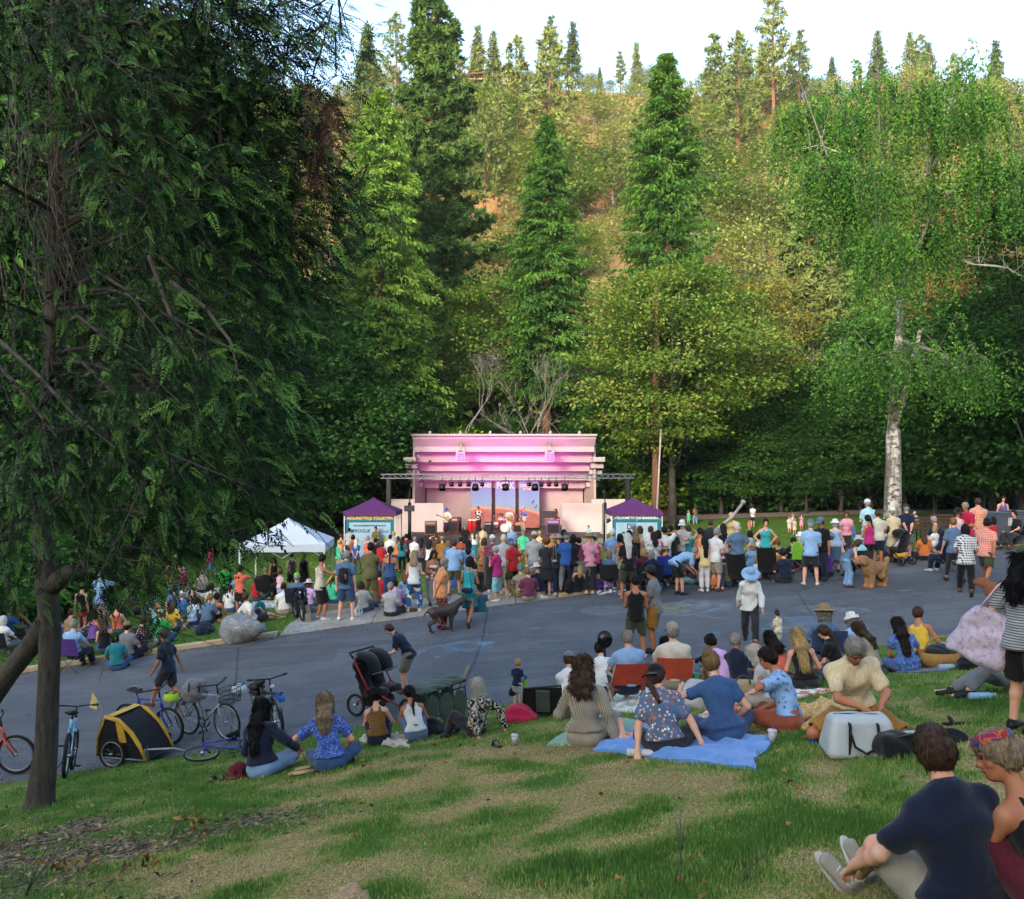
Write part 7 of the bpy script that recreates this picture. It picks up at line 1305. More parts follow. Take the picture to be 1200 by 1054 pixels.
def blanket(cs,col,pat,lab,amp=.03,seed=1,nm='blanket',th=.012):
 W_=[hit(*c) for c in cs];nu,nv_=46,26;r=np.random.default_rng(seed);ph=r.uniform(0,6,8);P=[]
 for j in range(nv_):
  for i in range(nu):
   a,b=i/(nu-1),j/(nv_-1);ed=min(a,1-a,b,1-b);wb=.06*math.sin(a*9+ph[0])*(1 if b in (0,1) else 0)*.5;p=(W_[0]*(1-a)+W_[1]*a)*(1-b)+(W_[3]*(1-a)+W_[2]*a)*b;x,y=p.x+.04*math.sin(b*9+ph[1]),p.y+.05*math.sin(a*11+ph[2])
   wv=math.sin(a*13+4*math.sin(b*5+ph[3])+ph[4])*.5+.5;wv2=math.sin(b*17+a*7+3*math.sin(a*9+ph[5]))*.5+.5;P.append((x,y,gz(x,y)+.022+amp*(wv**2*.8+wv2**3*.7+.35*math.sin(a*31+5*math.sin(b*11+ph[6]))*math.sin(b*23+3*math.sin(a*8)))*min(1,.35+ed*8)))
 o=W_[0];mb=MB();mb.grid([tuple(Vector(p)-o) for p in P],nu,nv_);ring=list(range(nu))+[nu*k+nu-1 for k in range(1,nv_)]+list(range(nu*nv_-2,nu*(nv_-1)-1,-1))+[nu*k for k in range(nv_-2,0,-1)];n0=len(mb.v);V_=[mb.v[k] for k in ring]+[(mb.v[k][0],mb.v[k][1],mb.v[k][2]-.035) for k in ring];m=len(ring);mb.add(V_,[(k,(k+1)%m,m+(k+1)%m,m+k) for k in range(m)][::1])
 ob=mb.build(nm,cloth(col,pat),None,o);return tag(ob,lab,'blanket')
blanket([(690,880),(880,905),(905,866),(750,853)],'#5a86bd','plain','sky blue crumpled blanket under the man in floral shirt',.05,2)
blanket([(866,852),(988,862),(985,824),(900,826)],'#b98a2c','dots','mustard patterned blanket beside the kneeling man',.06,3)
blanket([(640,876),(722,872),(782,852),(700,840)],'#7fae96','vstripes','mint striped blanket under the woman in linen shirt',.03,4)
blanket([(820,842),(872,836),(975,812),(870,806)],'#b8603a','print','coral and white printed blanket behind the mustard blanket',.04,5)
blanket([(716,835),(806,838),(800,806),(722,808)],'#8aa08a','print','pale crumpled blanket under the red folding chairs',.03,6)
blanket([(1048,790),(1112,788),(1110,776),(1052,778)],'#4a5a78','stripes','dark striped rug under the woman with long hair and the basket',.02,7)
blanket([(1100,778),(1190,790),(1196,774),(1110,768)],'#a9aaa6','print','white patterned rug under the person in black top and denim shorts',.02,8)
blanket([(420,872),(476,878),(480,864),(430,862)],'#b8ad98','plain','cream folded jacket lying behind the two women with straps',.06,9)
def cooler():
 p=hit(1006,885);o=empty('cooler_bag',p,R(-4));G_=pm('white_tarpaulin','#a3a9a9',.55,.08,5,.3,14);f=Field();f.rbox((0,0,.17),(.27,.15,.17),.06,.10,.22);link('body',f.mesh(.011,'body',G_,.005,14),o)
 mb=MB();mb.box((0,0,.03),(.555,.33,.06),bev=.025);mb.build('base',cloth('black'),o);mb=MB();mb.tube([(-.21,.0,.335),(0,.0,.342),(.21,0,.335)],.011,6);mb.build('zip',BLACKP,o)
 for x in (-.12,.12):mb=MB();mb.tube([(x,-.165,.05),(x,-.168,.15),(x*.95,-.150,.27),(x*.95,-.13,.30)],.028,6,True,.3);mb.build('handle_strap',cloth('black'),o)
 mb=MB();mb.tube([(-.12,-.16,.24),(-.09,-.20,.12),(0,-.215,.07),(.09,-.2,.12),(.12,-.16,.24)],.018,6,True,.4);mb.build('handle',cloth('black'),o);tag(o,'white cooler bag with black straps in front of the kneeling man','cooler bag')
 p=hit(1060,886);o=empty('duffel_bag',p,R(8));f=Field();f.rbox((0,0,.09),(.22,.11,.09),.05,.06,.2);link('body',f.mesh(.012,'body',cloth('black'),.008,16),o);mb=MB();mb.tube([(-.15,-.06,.16),(0,-.1,.2),(.15,-.06,.16)],.012,5,True,.5);mb.build('strap',cloth('charcoal'),o);MB().box((.06,.0,.187),(.12,.05,.01),bev=.003).build('tag_patch',cloth('lightgrey'),o);tag(o,'black duffel bag beside the white cooler bag','bag')
cooler()
def tote():
 p=at(1153,748,7.45);o=empty('tote_bag',p,R(-30));c,s_=math.cos(R(24)),math.sin(R(24));M=[[c,0,s_],[0,1,0],[-s_,0,c]];f=Field();f.rbox((0,0,.02),(.20,.075,.22),.05,.18,.35,.01,0,M);link('body',f.mesh(.012,'body',cloth('#b4a9b8','blotch'),.011,13,2),o)
 for y in (-.04,.04):mb=MB();mb.tube([(-.02,y,.28),(.10,y*.6,.46),(.26,0,.60),(.32,y*.6,.50),(.26,y,.17)],.013,6,True,.5);mb.build('handle',cloth('palepink'),o)
 tag(o,'big pale pink printed tote bag on the shoulder of the woman in striped shirt','tote bag')
tote()
def basket():
 p=hit(1101,783);o=empty('picnic_basket',p,R(10));wk=pm('wicker','#9a7640',.8,.35,40,1.0,70);mb=MB();mb.lathe([(.004,.01),(.17,.0),(.22,.10),(.25,.24),(.235,.24),(.2,.1),(.004,.03)],22,(0,0,0),None,1.25,.85);mb.build('body',wk,o);mb=MB();mb.tube(arc((0,0,.2),.25,12,168,10),.014,6);mb.build('handle',wk,o);f=Field();f.ell((0,0,.24),(.2,.13,.09));link('lining',f.mesh(.02,'lining',cloth('charcoal'),.012,20),o);tag(o,'wicker picnic basket beside the woman with long dark hair','basket')
basket()
def cup(u,v,lab,liq):
 p=hit(u,v);o=empty('drink_cup',p);m,t,b=nodes('clear_cup');b.inputs['Base Color'].default_value=(.75,.72,.74,1);b.inputs['Roughness'].default_value=.15;b.inputs['Transmission Weight'].default_value=.55;mb=MB();mb.lathe([(.004,.004),(.03,.0),(.043,.125),(.04,.125),(.028,.006)],16);mb.build('cup',m,o);mb=MB();mb.lathe([(.004,.012),(.027,.012),(.034,.07),(.004,.07)],14);mb.build('drink',pm('drink'+liq.strip('#'),liq,.3),o);mb=MB();mb.lathe([(.045,.122),(.046,.13),(.03,.14),(.004,.142)],16);mb.build('lid',pm('lid','#b5b5b8',.35),o);mb=MB();mb.tube([(0,0,.05),(.012,.0,.21)],.0055,6);mb.build('straw',pm('red_straw','#9a2430',.5),o);tag(o,lab,'drink cup')
cup(603,874,'iced drink cup with red straw on the lawn behind the woman in linen shirt','#7a2a3a');cup(905,872,'pale drink cup with pink straw at the corner of the blue blanket','#a08f86')
def bottle(u,v,lab,col,lidc,rz,L=.24):
 p=hit(u,v);o=empty('water_bottle',p+Vector((0,0,.045)),R(rz));M=Matrix.Rotation(R(90),3,'Y');mb=MB();mb.lathe([(.004,-L/2),(.034,-L/2),(.038,-L/2+.01),(.038,L*.32),(.026,L*.42),(.026,L*.46),(.004,L*.46)],16,(0,0,0),M);mb.build('flask',pm('flask'+col.strip('#'),col,.4),o);mb=MB();mb.lathe([(.004,L*.44),(.03,L*.44),(.03,L*.6),(.004,L*.6)],14,(0,0,0),M);mb.build('cap',pm('cap'+lidc.strip('#'),lidc,.5),o);tag(o,lab,'bottle')
bottle(752,888,'white water bottle lying on the blue blanket','#b9b9b6','#33363a',-6,.3);bottle(1110,786,'pale blue bottle lying in front of the wicker basket','#8aa8b8','#2c2f33',10,.26);bottle(1150,822,'light blue bottle lying behind the leg of the standing woman','#8fb0c4','#8fb0c4',5,.26)
def sandal(u,v,rz,lab,col='black'):
 p=hit(u,v);o=empty('sandal',p,R(rz));frame_at(o,p,R(rz));f=Field();f.ecap((0,-.11,.02),(0,.11,.02),(1,0,0),.036,.016,.046,.016,.01);link('sole',f.mesh(.008,'sole',cloth(col)),o);mb=MB();mb.tube([(-.045,.03,.03),(-.03,.05,.075),(0,.055,.085),(.03,.05,.075),(.045,.03,.03)],.018,6,True,.35);mb.build('strap',cloth(col),o);tag(o,lab,'sandal')
sandal(1121,851,60,'black slide sandal lying alone on the lawn');sandal(268,915,70,'brown sandal lying left of the woman with black hair','brown');sandal(256,917,95,'dark strappy sandal farther from the woman with black hair','charcoal');sandal(583,877,20,'black sandal lying beside the iced drink','black')
o=empty('sun_hat',hit(356,907)+Vector((0,0,.02)));frame_at(o,hit(356,907)+Vector((0,0,.02)),0);mb=MB();mb.lathe([(.17,.0),(.172,.01),(.10,.02),(.095,.045),(.085,.055),(.004,.055)],24,(0,0,0),None,1.1,1.0);mb.lathe([(.004,.03),(.09,.012),(.17,0)],24,(0,0,0),None,1.1,1.0);mb.build('straw',pm('straw_weave','#a8946a',.8,.3,40,.8,90),o);mb=MB();mb.lathe([(.098,.02),(.097,.042)],24,(0,0,0),None,1.1,1.0);mb.build('band',cloth('brown'),o);tag(o,'flat straw hat lying on the grass between the two women','hat')
sack(hit(280,912),(.22,.2,.16),'maroon','small maroon bag behind the woman with black hair',.3,'bag',2);sack(hit(964,866),(.16,.13,.11),'royal','royal blue bandana bundle beside the white cooler bag',.2,'bag',4,False);sack(hit(958,872),(.1,.1,.09),'royal','smaller blue knotted end of the bandana bundle',.2,'bag',5,False)
sack(hit(607,846),(.55,.42,.13),'crimson','crimson jacket spread on the lawn beside the toddler',.2,'jacket',6,False);sack(hit(832,818),(.45,.3,.12),'lime','lime green jacket lying beside the turquoise bicycle',.1,'jacket',7,False);sack(hit(500,862),(.6,.45,.16),'black','black bag pile behind the reclining woman',.1,'bag',8)
sack(hit(818,826),(.7,.5,.2),'lightgrey','pale grey tote spread in front of the woman in blue dress',.1,'bag',11,False);o=empty('straw_tote',hit(865,824),R(20));f=Field();f.ecap((0,0,.06),(0,0,.26),(1,0,0),.24,.11,.28,.10,.04,0,.4);link('body',f.mesh(.016,'body',pm('straw_weave','#a8946a',.8,.3,40,.8,90),.006,14),o);MB().tube(arc((0,-.1,.26),.12,0,180,8),.012,5).build('handle',cloth('brown'),o);tag(o,'straw tote bag lying between blue dress and coral blanket','tote bag')
sack(hit(1140,783),(.4,.3,.14),'black','black jacket heap beside the person in denim shorts',.4,'jacket',9,False);sack(hit(1060,884)+Vector((.5,.2,0)),(.2,.15,.1),'black','small black pouch right of the duffel bag',0,'bag',10,False)
def wagon():
 p=hit(515,852);o=empty('folding_wagon',p,R(35));PAD=cloth('#3d4a3e')
 for s in (-1,1):mb=MB();mb.tube([(-.42,s*.2,.1),(-.34,s*.2,.55),(.34,s*.2,.62),(.42,s*.2,.1),(-.42,s*.2,.1)],.016,6);mb.build('side_frame',BLACKM,o)
 for s in (-1,1):
  for x in (-.25,0,.25):f=Field();f.ell((x,s*.2,.36),(.13,.035,.23));link('pad',f.mesh(.018,'pad',PAD),o)
 f=Field();f.ecap((-.36,0,.62),(.30,0,.72),(0,1,0),.22,.05,.22,.05,.02);link('lid_pad',f.mesh(.02,'lid_pad',PAD,.008,22),o);mb=MB();mb.tube([(.3,.1,.3),(.62,.12,.86)],.02,6);mb.build('handle',pm('bare_wood','#8f765c',.6),o)
 for (x,s) in ((-.3,-1),(.3,-1),(-.3,1),(.3,1)):wheel(o,x,.1,.03,'#444',s*.24,'wheel',6)
 tag(o,'black folding wagon with dark green padded sides behind the reclining woman','wagon')
wagon()
def seat_pad():
 p=hit(636,842);o=empty('stadium_seat',p,R(-8));mb=MB();B_=Matrix.Rotation(R(-62),3,'X')
 mb.tube([(-.30,.1,.02),(-.28,-.0,.42),(.26,.02,.48),(.30,.12,.04),(-.30,.1,.02)],.018,6);mb.build('tube_frame',BLACKM,o);mb=MB();P=[(-.28+.56*i/5,.1-.1*j/4+.02,.04+.39*j/4+.02*(i/5)) for j in range(5) for i in range(6)];mb.grid(P,6,5);mb.grid([(a,b-.03,c) for a,b,c in P][::-1],6,5);mb.build('backrest',cloth('black'),o);mb=MB();mb.box((.0,.02,.24),(.2,.05,.34),M=Matrix.Rotation(R(14),3,'X'),bev=.01);mb.build('pocket',cloth('#3a443f'),o);mb=MB();mb.box((.05,.32,.05),(.5,.4,.06),bev=.02);mb.build('seat',cloth('black'),o);tag(o,'black folded stadium seat on the lawn beside the crimson jacket','stadium seat')
seat_pad()
def rock(u,v,d,lab,seed):
 f=Field();r=np.random.default_rng(seed);d=np.array(d)
 f.ell((0,0,d[2]*.35),d*.5)
 for i in range(7):c=r.normal(size=3)*d*.22+[0,0,d[2]*.4];f.ell(c,d*r.uniform(.2,.34),None,.06)
 for i in range(7):n=unit(r.normal(size=3)+[0,0,.4]);f.cut(np.array([0,0,d[2]*.35])+n*d*r.uniform(.34,.46),n,0)
 m,t,b=nodes('boulder_stone');co=coord(t);c=ramp(t,noise(t,4,6,.7,co),[(.3,'#55575a'),(.55,'#7f8284'),(.75,'#a3a4a2')]);c=mixc(t,ramp(t,noise(t,9,4,.6,scaled(t,co,(1,1,4))),[(.55,0.0),(.68,.7)]),c,'#b9bab6');t.links.new(c,b.inputs['Base Color']);b.inputs['Roughness'].default_value=.9;bump(t,b,noise(t,12,6,.75,co),.9,.06)
 p=hit(u,v);tag(link('boulder',f.mesh(.045,'boulder',m,.02,7,seed),None,p-Vector((0,0,.06))),lab,'boulder')
rock(281,751,(1.05,.8,.78),'big angular grey boulder at the end of the yellow kerb',3);rock(272,754,(.5,.4,.24),'flat small rock at the foot of the big boulder',5);rock(302,742,(.4,.45,.38),'small grey rock between the big boulder and concrete edging',8)
def chalk_mat(col):
 n='chalk_'+col.strip('#')
 if n in MC:return MC[n]
 m,t,b=nodes(n);P=wpos(t);b.inputs['Base Color'].default_value=(*lin(col),1);b.inputs['Roughness'].default_value=1;tr=N(t,'ShaderNodeBsdfTransparent');mx=N(t,'ShaderNodeMixShader');t.links.new(ramp(t,noise(t,14,6,.8,P),[(.45,0.0),(.68,.55)]),mx.inputs[0]);t.links.new(tr.outputs[0],mx.inputs[1]);t.links.new(b.outputs[0],mx.inputs[2]);t.links.new(mx.outputs[0],t.nodes['Material Output'].inputs[0]);MC[n]=m;return m
def surf(x,y):
 yf=YF(x)
 if y>yf:return max(plane(x,yf)+.004+.13*min(1,(y-yf)/.9),gz(x,y)+.01)+.006
 return plane(x,y)+.005
def chalk(pts,w_,col,lab,k=0):
 Q_=[hit(*p) for p in pts];mb=MB();P=[];m=len(Q_)
 for i,p in enumerate(Q_):
  d=Q_[min(i+1,m-1)]-Q_[max(i-1,0)];nrm=Vector((-d.y,d.x,0)).normalized()*w_/2
  for s in (-1,1):x,y=p.x+nrm.x*s,p.y+nrm.y*s;P.append((x,y,surf(x,y)+.001*k))
 mb.add(P,[(2*i,2*i+1,2*i+3,2*i+2) for i in range(m-1)]);o=mb.build('chalk_drawing',chalk_mat(col));o['kind']='structure';return o
def ell_(u,v,a,b,n=18,a0=0,a1=360):return [(u+a*math.cos(R(a0+(a1-a0)*i/n)),v+b*math.sin(R(a0+(a1-a0)*i/n))) for i in range(n+1)]
for i,(pts,w_,col) in enumerate([(ell_(548,758,24,5),.28,'#7fb0cc'),([(560,757),(578,753)],.3,'#8fc0dc'),([(612,741),(625,738),(634,737)],.16,'#c49aa6'),([(655,737),(668,735)],.12,'#b4b9bc'),(ell_(706,716,14,2.5),.6,'#b3a9b4'),([(645,720),(668,717)],.18,'#9fb0bc'),(ell_(790,713,11,3),.8,'#b9b08a'),(ell_(812,708,12,4),.35,'#a3b4bc'),(ell_(838,712,14,4),.3,'#9fb7c4'),([(770,720),(800,722),(830,718),(852,708)],.16,'#aab4ba'),([(815,722),(850,726)],.12,'#9fb4bc'),(ell_(945,728,14,3),.38,'#6fa0cc'),(ell_(922,731,16,6,18,0,300),.2,'#a8b48a'),(ell_(905,722,10,3),.2,'#a4b6bc'),([(890,738),(930,736),(950,740)],.18,'#9fc0b8'),(ell_(958,714,16,3),.4,'#8f9aa4'),(ell_(1002,716,15,2.5),.18,'#9aa4ac'),([(1050,694),(1068,692)],.2,'#a4a9ae'),([(798,748),(850,744)],.06,'#aeb4b8'),(ell_(836,744,3,2),.2,'#7fb7c4'),([(1085,684),(1110,682)],.14,'#969ca2'),([(520,748),(590,743)],.10,'#9fb0bc'),([(510,772),(516,771)],.2,'#b0b4b8'),([(128,808),(165,803)],.10,'#a4a8ae'),([(152,806),(160,805)],.25,'#aeb2b6'),([(485,770),(500,760),(520,757)],.2,'#8fb4cc'),([(600,757),(640,752),(680,750)],.1,'#a4acb2'),([(470,745),(510,741)],.12,'#aab0b4')]):chalk(pts,w_,col,'',i%3)
for i,(pts,w_,col) in enumerate([(ell_(357,738,11,3),.3,'#7fb0d0'),(ell_(357,738,15,4.2),.1,'#b08a9a'),([(325,727),(345,722),(372,724),(380,733)],.09,'#b4848e'),([(385,736),(400,733)],.12,'#b4848e'),(ell_(418,718,12,3),.08,'#b4848e'),([(410,735),(440,729),(452,722)],.08,'#b4848e'),([(450,716),(455,710),(480,712)],.12,'#c08a98'),(ell_(500,722,12,3),.08,'#a8929a'),([(320,745),(350,741)],.2,'#a3a468')]):chalk(pts,w_,col,'',i%3)
for i,(u,v,lab) in enumerate(((1171,642,'grey wheeled bin with white notice nearest the orange checked shirt'),(1191,639,'grey wheeled bin with white notice closer to the picture edge'))):
 o=empty('wheeled_bin',hit(u,v),R(15-8*i),1.0);GB=pm('bin_grey','#4d545c',.55,.12,3,.1);mb=MB();mb.add([(x*k,y*k,z) for z,k in ((.05,.24),(.95,.29)) for x,y in ((-1,-1.1),(1,-1.1),(1,1.1),(-1,1.1))],[(3,2,1,0),(4,5,6,7),(0,1,5,4),(1,2,6,5),(2,3,7,6),(3,0,4,7)]);mb.box((0,0,.94),(.62,.68,.05),bev=.015);mb.build('body',GB,o);mb=MB();mb.box((0,.02,1.0),(.60,.70,.06),bev=.025);lid=mb.build('lid',GB,o);MB().tube([(-.2,.37,1.0),(-.2,.43,1.02),(.2,.43,1.02),(.2,.37,1.0)],.016,6).build('handle',GB,lid)
 for s in (-1,1):mb=MB();mb.lathe([(.03,-.03),(.1,-.03),(.1,.03),(.03,.03),(.03,-.03)],12,(s*.26,.28,.1),Matrix.Rotation(R(90),3,'Y'));mb.build('wheel',TYRE,o)
 mb=MB();mb.add([(.02,-.326,.60),(.18,-.326,.60),(.18,-.340,.86),(.02,-.340,.86),(.02,-.318,.60),(.18,-.318,.60),(.18,-.332,.86),(.02,-.332,.86)],[(0,1,2,3),(7,6,5,4)]);mb.build('notice',pm('paper','#b9b9b6',.8),o);tag(o,lab,'wheeled bin')
WOOD=pm('bench_wood','#4a3426',.75,.3,8,.3,30)
for (u,v,rz,lab) in ((1098,640,8,'brown slatted bench behind the blue camp chair'),(1072,642,5,'brown slatted bench behind the man in navy shirt'),(1150,632,10,'brown slatted bench behind the orange checked shirt')):
 o=empty('park_bench',hit(u,v),R(rz));o.location.y+=2.5;o.location.z=gz(o.location.x,o.location.y)
 for i in range(4):mb=MB();mb.box((0,.22-.13*i,.45),(1.7,.1,.035),bev=.008);mb.build('seat_slat',WOOD,o)
 for i in range(4):mb=MB();mb.box((0,-.26-.03*i,.55+.12*i),(1.7,.03,.09),bev=.008);mb.build('back_slat',WOOD,o)
 for s in (-1,1):mb=MB();mb.tube([(s*.7,.22,0),(s*.7,.22,.44),(s*.7,-.22,.44),(s*.7,-.38,.98)],.025,6);mb.tube([(s*.7,-.22,.44),(s*.7,-.26,0)],.025,6);mb.build('leg',BLACKM,o)
 tag(o,lab,'bench')
def dog(u,v,yaw,L,col,lab,curly=0,dy=0.0,p=None,col2=None,headup=.0):
 """shoulder height about .9 L; nose to +y"""
 p=p or hit(u,v);o=empty('dog',p,R(yaw),L/.62);f=Field();h=.02 if not curly else .019;c=curly
 f.ecap((0,-.22,.50),(0,.0,.49),(1,0,0),.10,.115,.105,.125,.05);f.ecap((0,0,.49),(0,.22,.52),(1,0,0),.105,.125,.115,.155,.05);f.ecap((0,-.22,.50),(0,-.32,.52),(1,0,0),.09,.10,.07,.07,.04)
 nk=np.array([0,.44,.72+headup]);f.ecap((0,.24,.58),nk,(1,0,0),.095,.115,.07,.08,.05);hd=nk+[0,.05,.03];f.ell(hd,(.072,.095,.075),None,.04);f.ecap(hd+[0,.05,-.01],hd+[0,.19,-.045],(1,0,0),.045,.048,.034,.034,.03);f.ell(hd+[0,.195,-.03],(.018,.015,.014),None,.01)
 for s in (-1,1):
  f.ecap((s*.065,.22,.46),(s*.075,.20,.27),(0,1,0),.065,.045,.036,.032,.04);f.cap((s*.075,.20,.27),(s*.075,.215,.05),.030,.022,.02);f.ecap((s*.075,.21,.03),(s*.075,.26,.022),(1,0,0),.032,.028,.03,.02,.02)
  f.ecap((s*.065,-.24,.48),(s*.08,-.17,.29),(0,1,0),.10,.055,.048,.035,.04);f.cap((s*.08,-.17,.29),(s*.08,-.34,.20),.040,.026,.02);f.cap((s*.08,-.34,.20),(s*.08,-.30,.05),.026,.022,.015);f.ecap((s*.08,-.30,.03),(s*.08,-.24,.022),(1,0,0),.032,.028,.03,.02,.02)
  f.ecap(hd+[s*.062,-.01,.045],hd+[s*.088,.0,-.075],(0,1,0),.042,.014,.03,.012,.012)
 f.cap((0,-.36,.53),(0,-.44,.46 if not c else .60),.028,.018,.02);f.cap((0,-.44,.46 if not c else .60),(0,-.49,.34 if not c else .72),.018,.010 if not c else .03,.02)
 m,t,b=nodes('dog_coat');co=coord(t);s_=noise(t,26 if not c else 34,4,.7,co);t.links.new(ramp(t,s_,[(.3,tuple(k*.55 for k in lin(col))),(.7,lin(col))]),b.inputs['Base Color']);b.inputs['Roughness'].default_value=.8 if c else .5;bump(t,b,s_,1.0 if c else .3,.03);link('body',f.mesh(h,'body',m,.013 if c else .0,70,0,.035 if c else 0),o)
 mb=MB();mb.ball(tuple(hd+[0,.212,-.025]),(.017,.012,.012),8,5);mb.build('nose',BLACKP,o);[MB().ball(tuple(hd+[s*.040,.072,.022]),.011,6,4).build('eye',EYE,o) for s in (-1,1)]
 if not c:mb=MB();mb.lathe([(.088,-.012),(.09,.012)],16,(0,.36,.665),Matrix.Rotation(R(-40),3,'X'),.88,1.0);mb.build('collar',cloth('lightblue'),o)
 return tag(o,lab,'dog')
dog(519,741,-72,.66,'#3a2c26','dark brown pointer standing beside the woman with teal bag')
dog(1025,688,118,.62,'#a3794e','curly golden doodle sniffed at by the bending woman',1)
dog(1172,716,30,.52,'#8a5430','red brown curly dog half hidden by the tote bag',1)
def pup():
 p=at(409,1052,3.3);o=empty('dog',(p.x,p.y,gz(p.x,p.y)),R(10),.62);m,t,b=nodes('curly_coat');co=coord(t);s_=noise(t,40,4,.7,co);t.links.new(ramp(t,s_,[(.3,'#8a6a48'),(.7,'#cdae86')]),b.inputs['Base Color']);b.inputs['Roughness'].default_value=.9;bump(t,b,s_,1.0,.03);zt=(p.z-gz(p.x,p.y))/.62-.05;f=Field();r=np.random.default_rng(4)
 f.ell((0,.0,zt),(.10,.12,.10));f.ecap((0,.09,zt-.02),(0,.2,zt-.05),(1,0,0),.055,.05,.045,.04,.03)
 for i in range(60):d=unit(r.normal(size=3));f.ell(np.array([0,0,zt])+d*[.098,.115,.098],np.full(3,r.uniform(.018,.030)),None,.012)
 f.ecap((0,-.05,zt-.08),(0,-.25,max(.12,zt-.4)),(1,0,0),.09,.09,.13,.13,.05);f.ecap((0,-.25,max(.12,zt-.4)),(0,-.4,.12),(1,0,0),.13,.13,.12,.12,.05)
 for s in (-1,1):f.ecap((s*.095,0,zt+.04),(s*.115,.02,zt-.1),(0,1,0),.05,.025,.045,.02,.02);f.cap((s*.07,-.18,max(.15,zt-.3)),(s*.07,-.12,.02),.04,.03,.03)
 link('body',f.mesh(.011,'body',m,.006,80),o);MB().ball((0,.245,zt-.04),.016,8,5).build('nose',BLACKP,o);tag(o,'curly tan puppy whose head peeps in at the bottom edge','dog')
pup()
# ---- the people
def mod_hands(l=None,r=None,**kw):
 def f(S):
  if l is not None:S['hands_t'][0]=np.array(l,float)
  if r is not None:S['hands_t'][1]=np.array(r,float)
  for k,v in kw.items():S[k]=v
 return f
person(1134,857,1096,'sitf',12,'m/fair','#0c1428/polo','stone/shorts','brown/short','shoe=stone sock=white',hy=-16,lab='man in dark navy shirt seated on the grass with beige canvas shoes stretched out',mod=mod_hands((-.34,.34,.28),(.26,.22,.12),an_t=[np.array((-.20,.66,.07)),np.array((-.03,.74,.07))],toe=[nv((-.6,.3,1)),nv((-.2,.3,1))]))
person(1258,868,1096,'sitk',20,'f/tan','black/cami','burgundy/longskirt/gauze','ash/pony','blue-headband',hy=58,lab='woman in patterned headband and black tank top wrapped in a maroon shawl')
person(1197,642,862,'shift',-62,'f/fair','lightgrey/tee/stripes','black/shorts','black/long','army-cap shoe=black',hy=10,lab='woman in striped shirt and black shorts standing with a pink tote bag',mod=mod_hands((-.24,.12,.95),(.22,.40,1.05)))
person(1012,746,866,'kneel',176,'m/tan','cream/polo/gauze','mustard/shorts','grey/short','barefoot',hp=30,lab='grey haired man in beige linen shirt kneeling behind the white cooler bag')
person(783,783,884,'sit',-12,'m/fair','slate/polo/floral','charcoal/trousers','brown/pony','black-capback',hy=-42,lab='man in floral shirt and backwards black cap leaning on his arm',mod=mod_hands((-.34,-.16,.04),(.40,-.02,.06),hint=((-1,-.3,.3),(1,-.5,.2))))
person(852,766,870,'sit',-8,'f/fair','denim/dress/gauze','','sandy/bun','barefoot',hy=-20,lab='woman in blue dress with hair bun gesturing with her raised hand',mod=mod_hands((-.38,.26,.62),(.18,.2,.2)))
person(928,760,856,'sits',62,'f/tan','lightblue/tee/sprig','rust/skirt','dark/bun','barefoot',hy=20,lab='woman in white and blue floral blouse seated on the mustard blanket',mod=mod_hands((-.1,.24,.62),(.1,.34,.25)))
person(688,772,874,'sits',-16,'f/fair','stone/long/vstripes','stone/shorts','brown/wavy','barefoot',hy=-62,lab='woman in striped linen shirt with long brown hair looking aside',mod=mod_hands((-.16,.3,.3),(.34,-.04,.05),hint=((-.7,-.6,-.3),(1,-.4,.2))))
person(308,823,910,'sit',-16,'f/tan','navy/long','paledenim/shorts','black/verylong','barefoot',hy=-20,lab='woman with very long black hair in dark top and denim shorts',mod=mod_hands((-.16,.3,.24),(.34,.34,.28)))
person(388,815,903,'sit',2,'f/fair','royal/tee/batik','denim/jeans','ash/long','',hy=6,lab='woman in bright blue patterned blouse raising her hand beside the straw hat',mod=mod_hands((-.42,.30,.46),(.2,.3,.22)))
person(444,810,874,'sitk',4,'f/fair','mustard/cami/zigzag','navy/jeans','dark/curly','',hy=-24,lab='woman in yellow zigzag camisole with short curly dark hair')
person(489,806,868,'sitk',14,'f/tan','white/cami','slate/trousers','black/braid','',hy=34,lab='woman in white camisole with long black braid')
person(560,797,862,'recl',44,'f/fair','black/jacket/paisley','charcoal/trousers','white/bob','',hy=-20,lab='grey haired woman in black paisley jacket reclining on the grass')
person(606,773,828,'stand:hold',-22,'c/fair','navy/tee','lightgrey/shorts','blond/mop','',lab='blond toddler in navy tee standing at the edge of the road')
person(476,741,812,'stoop',82,'m/fair','navy/tee','taupe/shorts','brown/short','',hp=16,lab='man in navy tee stooping over the black jogging stroller')
person(197,738,829,'stride:swing',84,'m/tan','navy/tee','charcoal/shorts','brown/short','shoe=brown',lab='man in navy tee walking along the road behind the yellow trailer')
person(745,675,772,'wide:hold',-6,'m/tan','black/tank','army/shorts','black/short','shoe=white',lab='man in black tank top standing on the road')
person(767,664,766,'stand:hold',66,'m/tan','grey/tee','mustard/shorts','dark/short','charcoal-cap shoe=black',hy=10,lab='man in grey tee and mustard shorts talking to the man in black')
person(879,665,754,'stride:swing',168,'f/fair','white/long','charcoal/trousers','','lightblue-sunhat shoe=black',hp=24,lab='person in white shirt and wide pale blue sun hat crossing the road')
person(912,715,764,'stand:hold',30,'c/fair','cream/tee/print','cream/shorts/print','brown/short','',lab='small brown haired child in cream printed clothes standing on the road')
def chairman(u,vt,v,yaw,who,tp,bt,hr,extra,lab,make,**kw):
 p=hit(u,v);make(p);person(u,vt,v,'chair',yaw,who,tp,bt,hr,extra,z=p.z-(.16 if 'low' in kw else 0),Y=p.y,lab=lab,**{k:v_ for k,v_ in kw.items() if k!='low'})
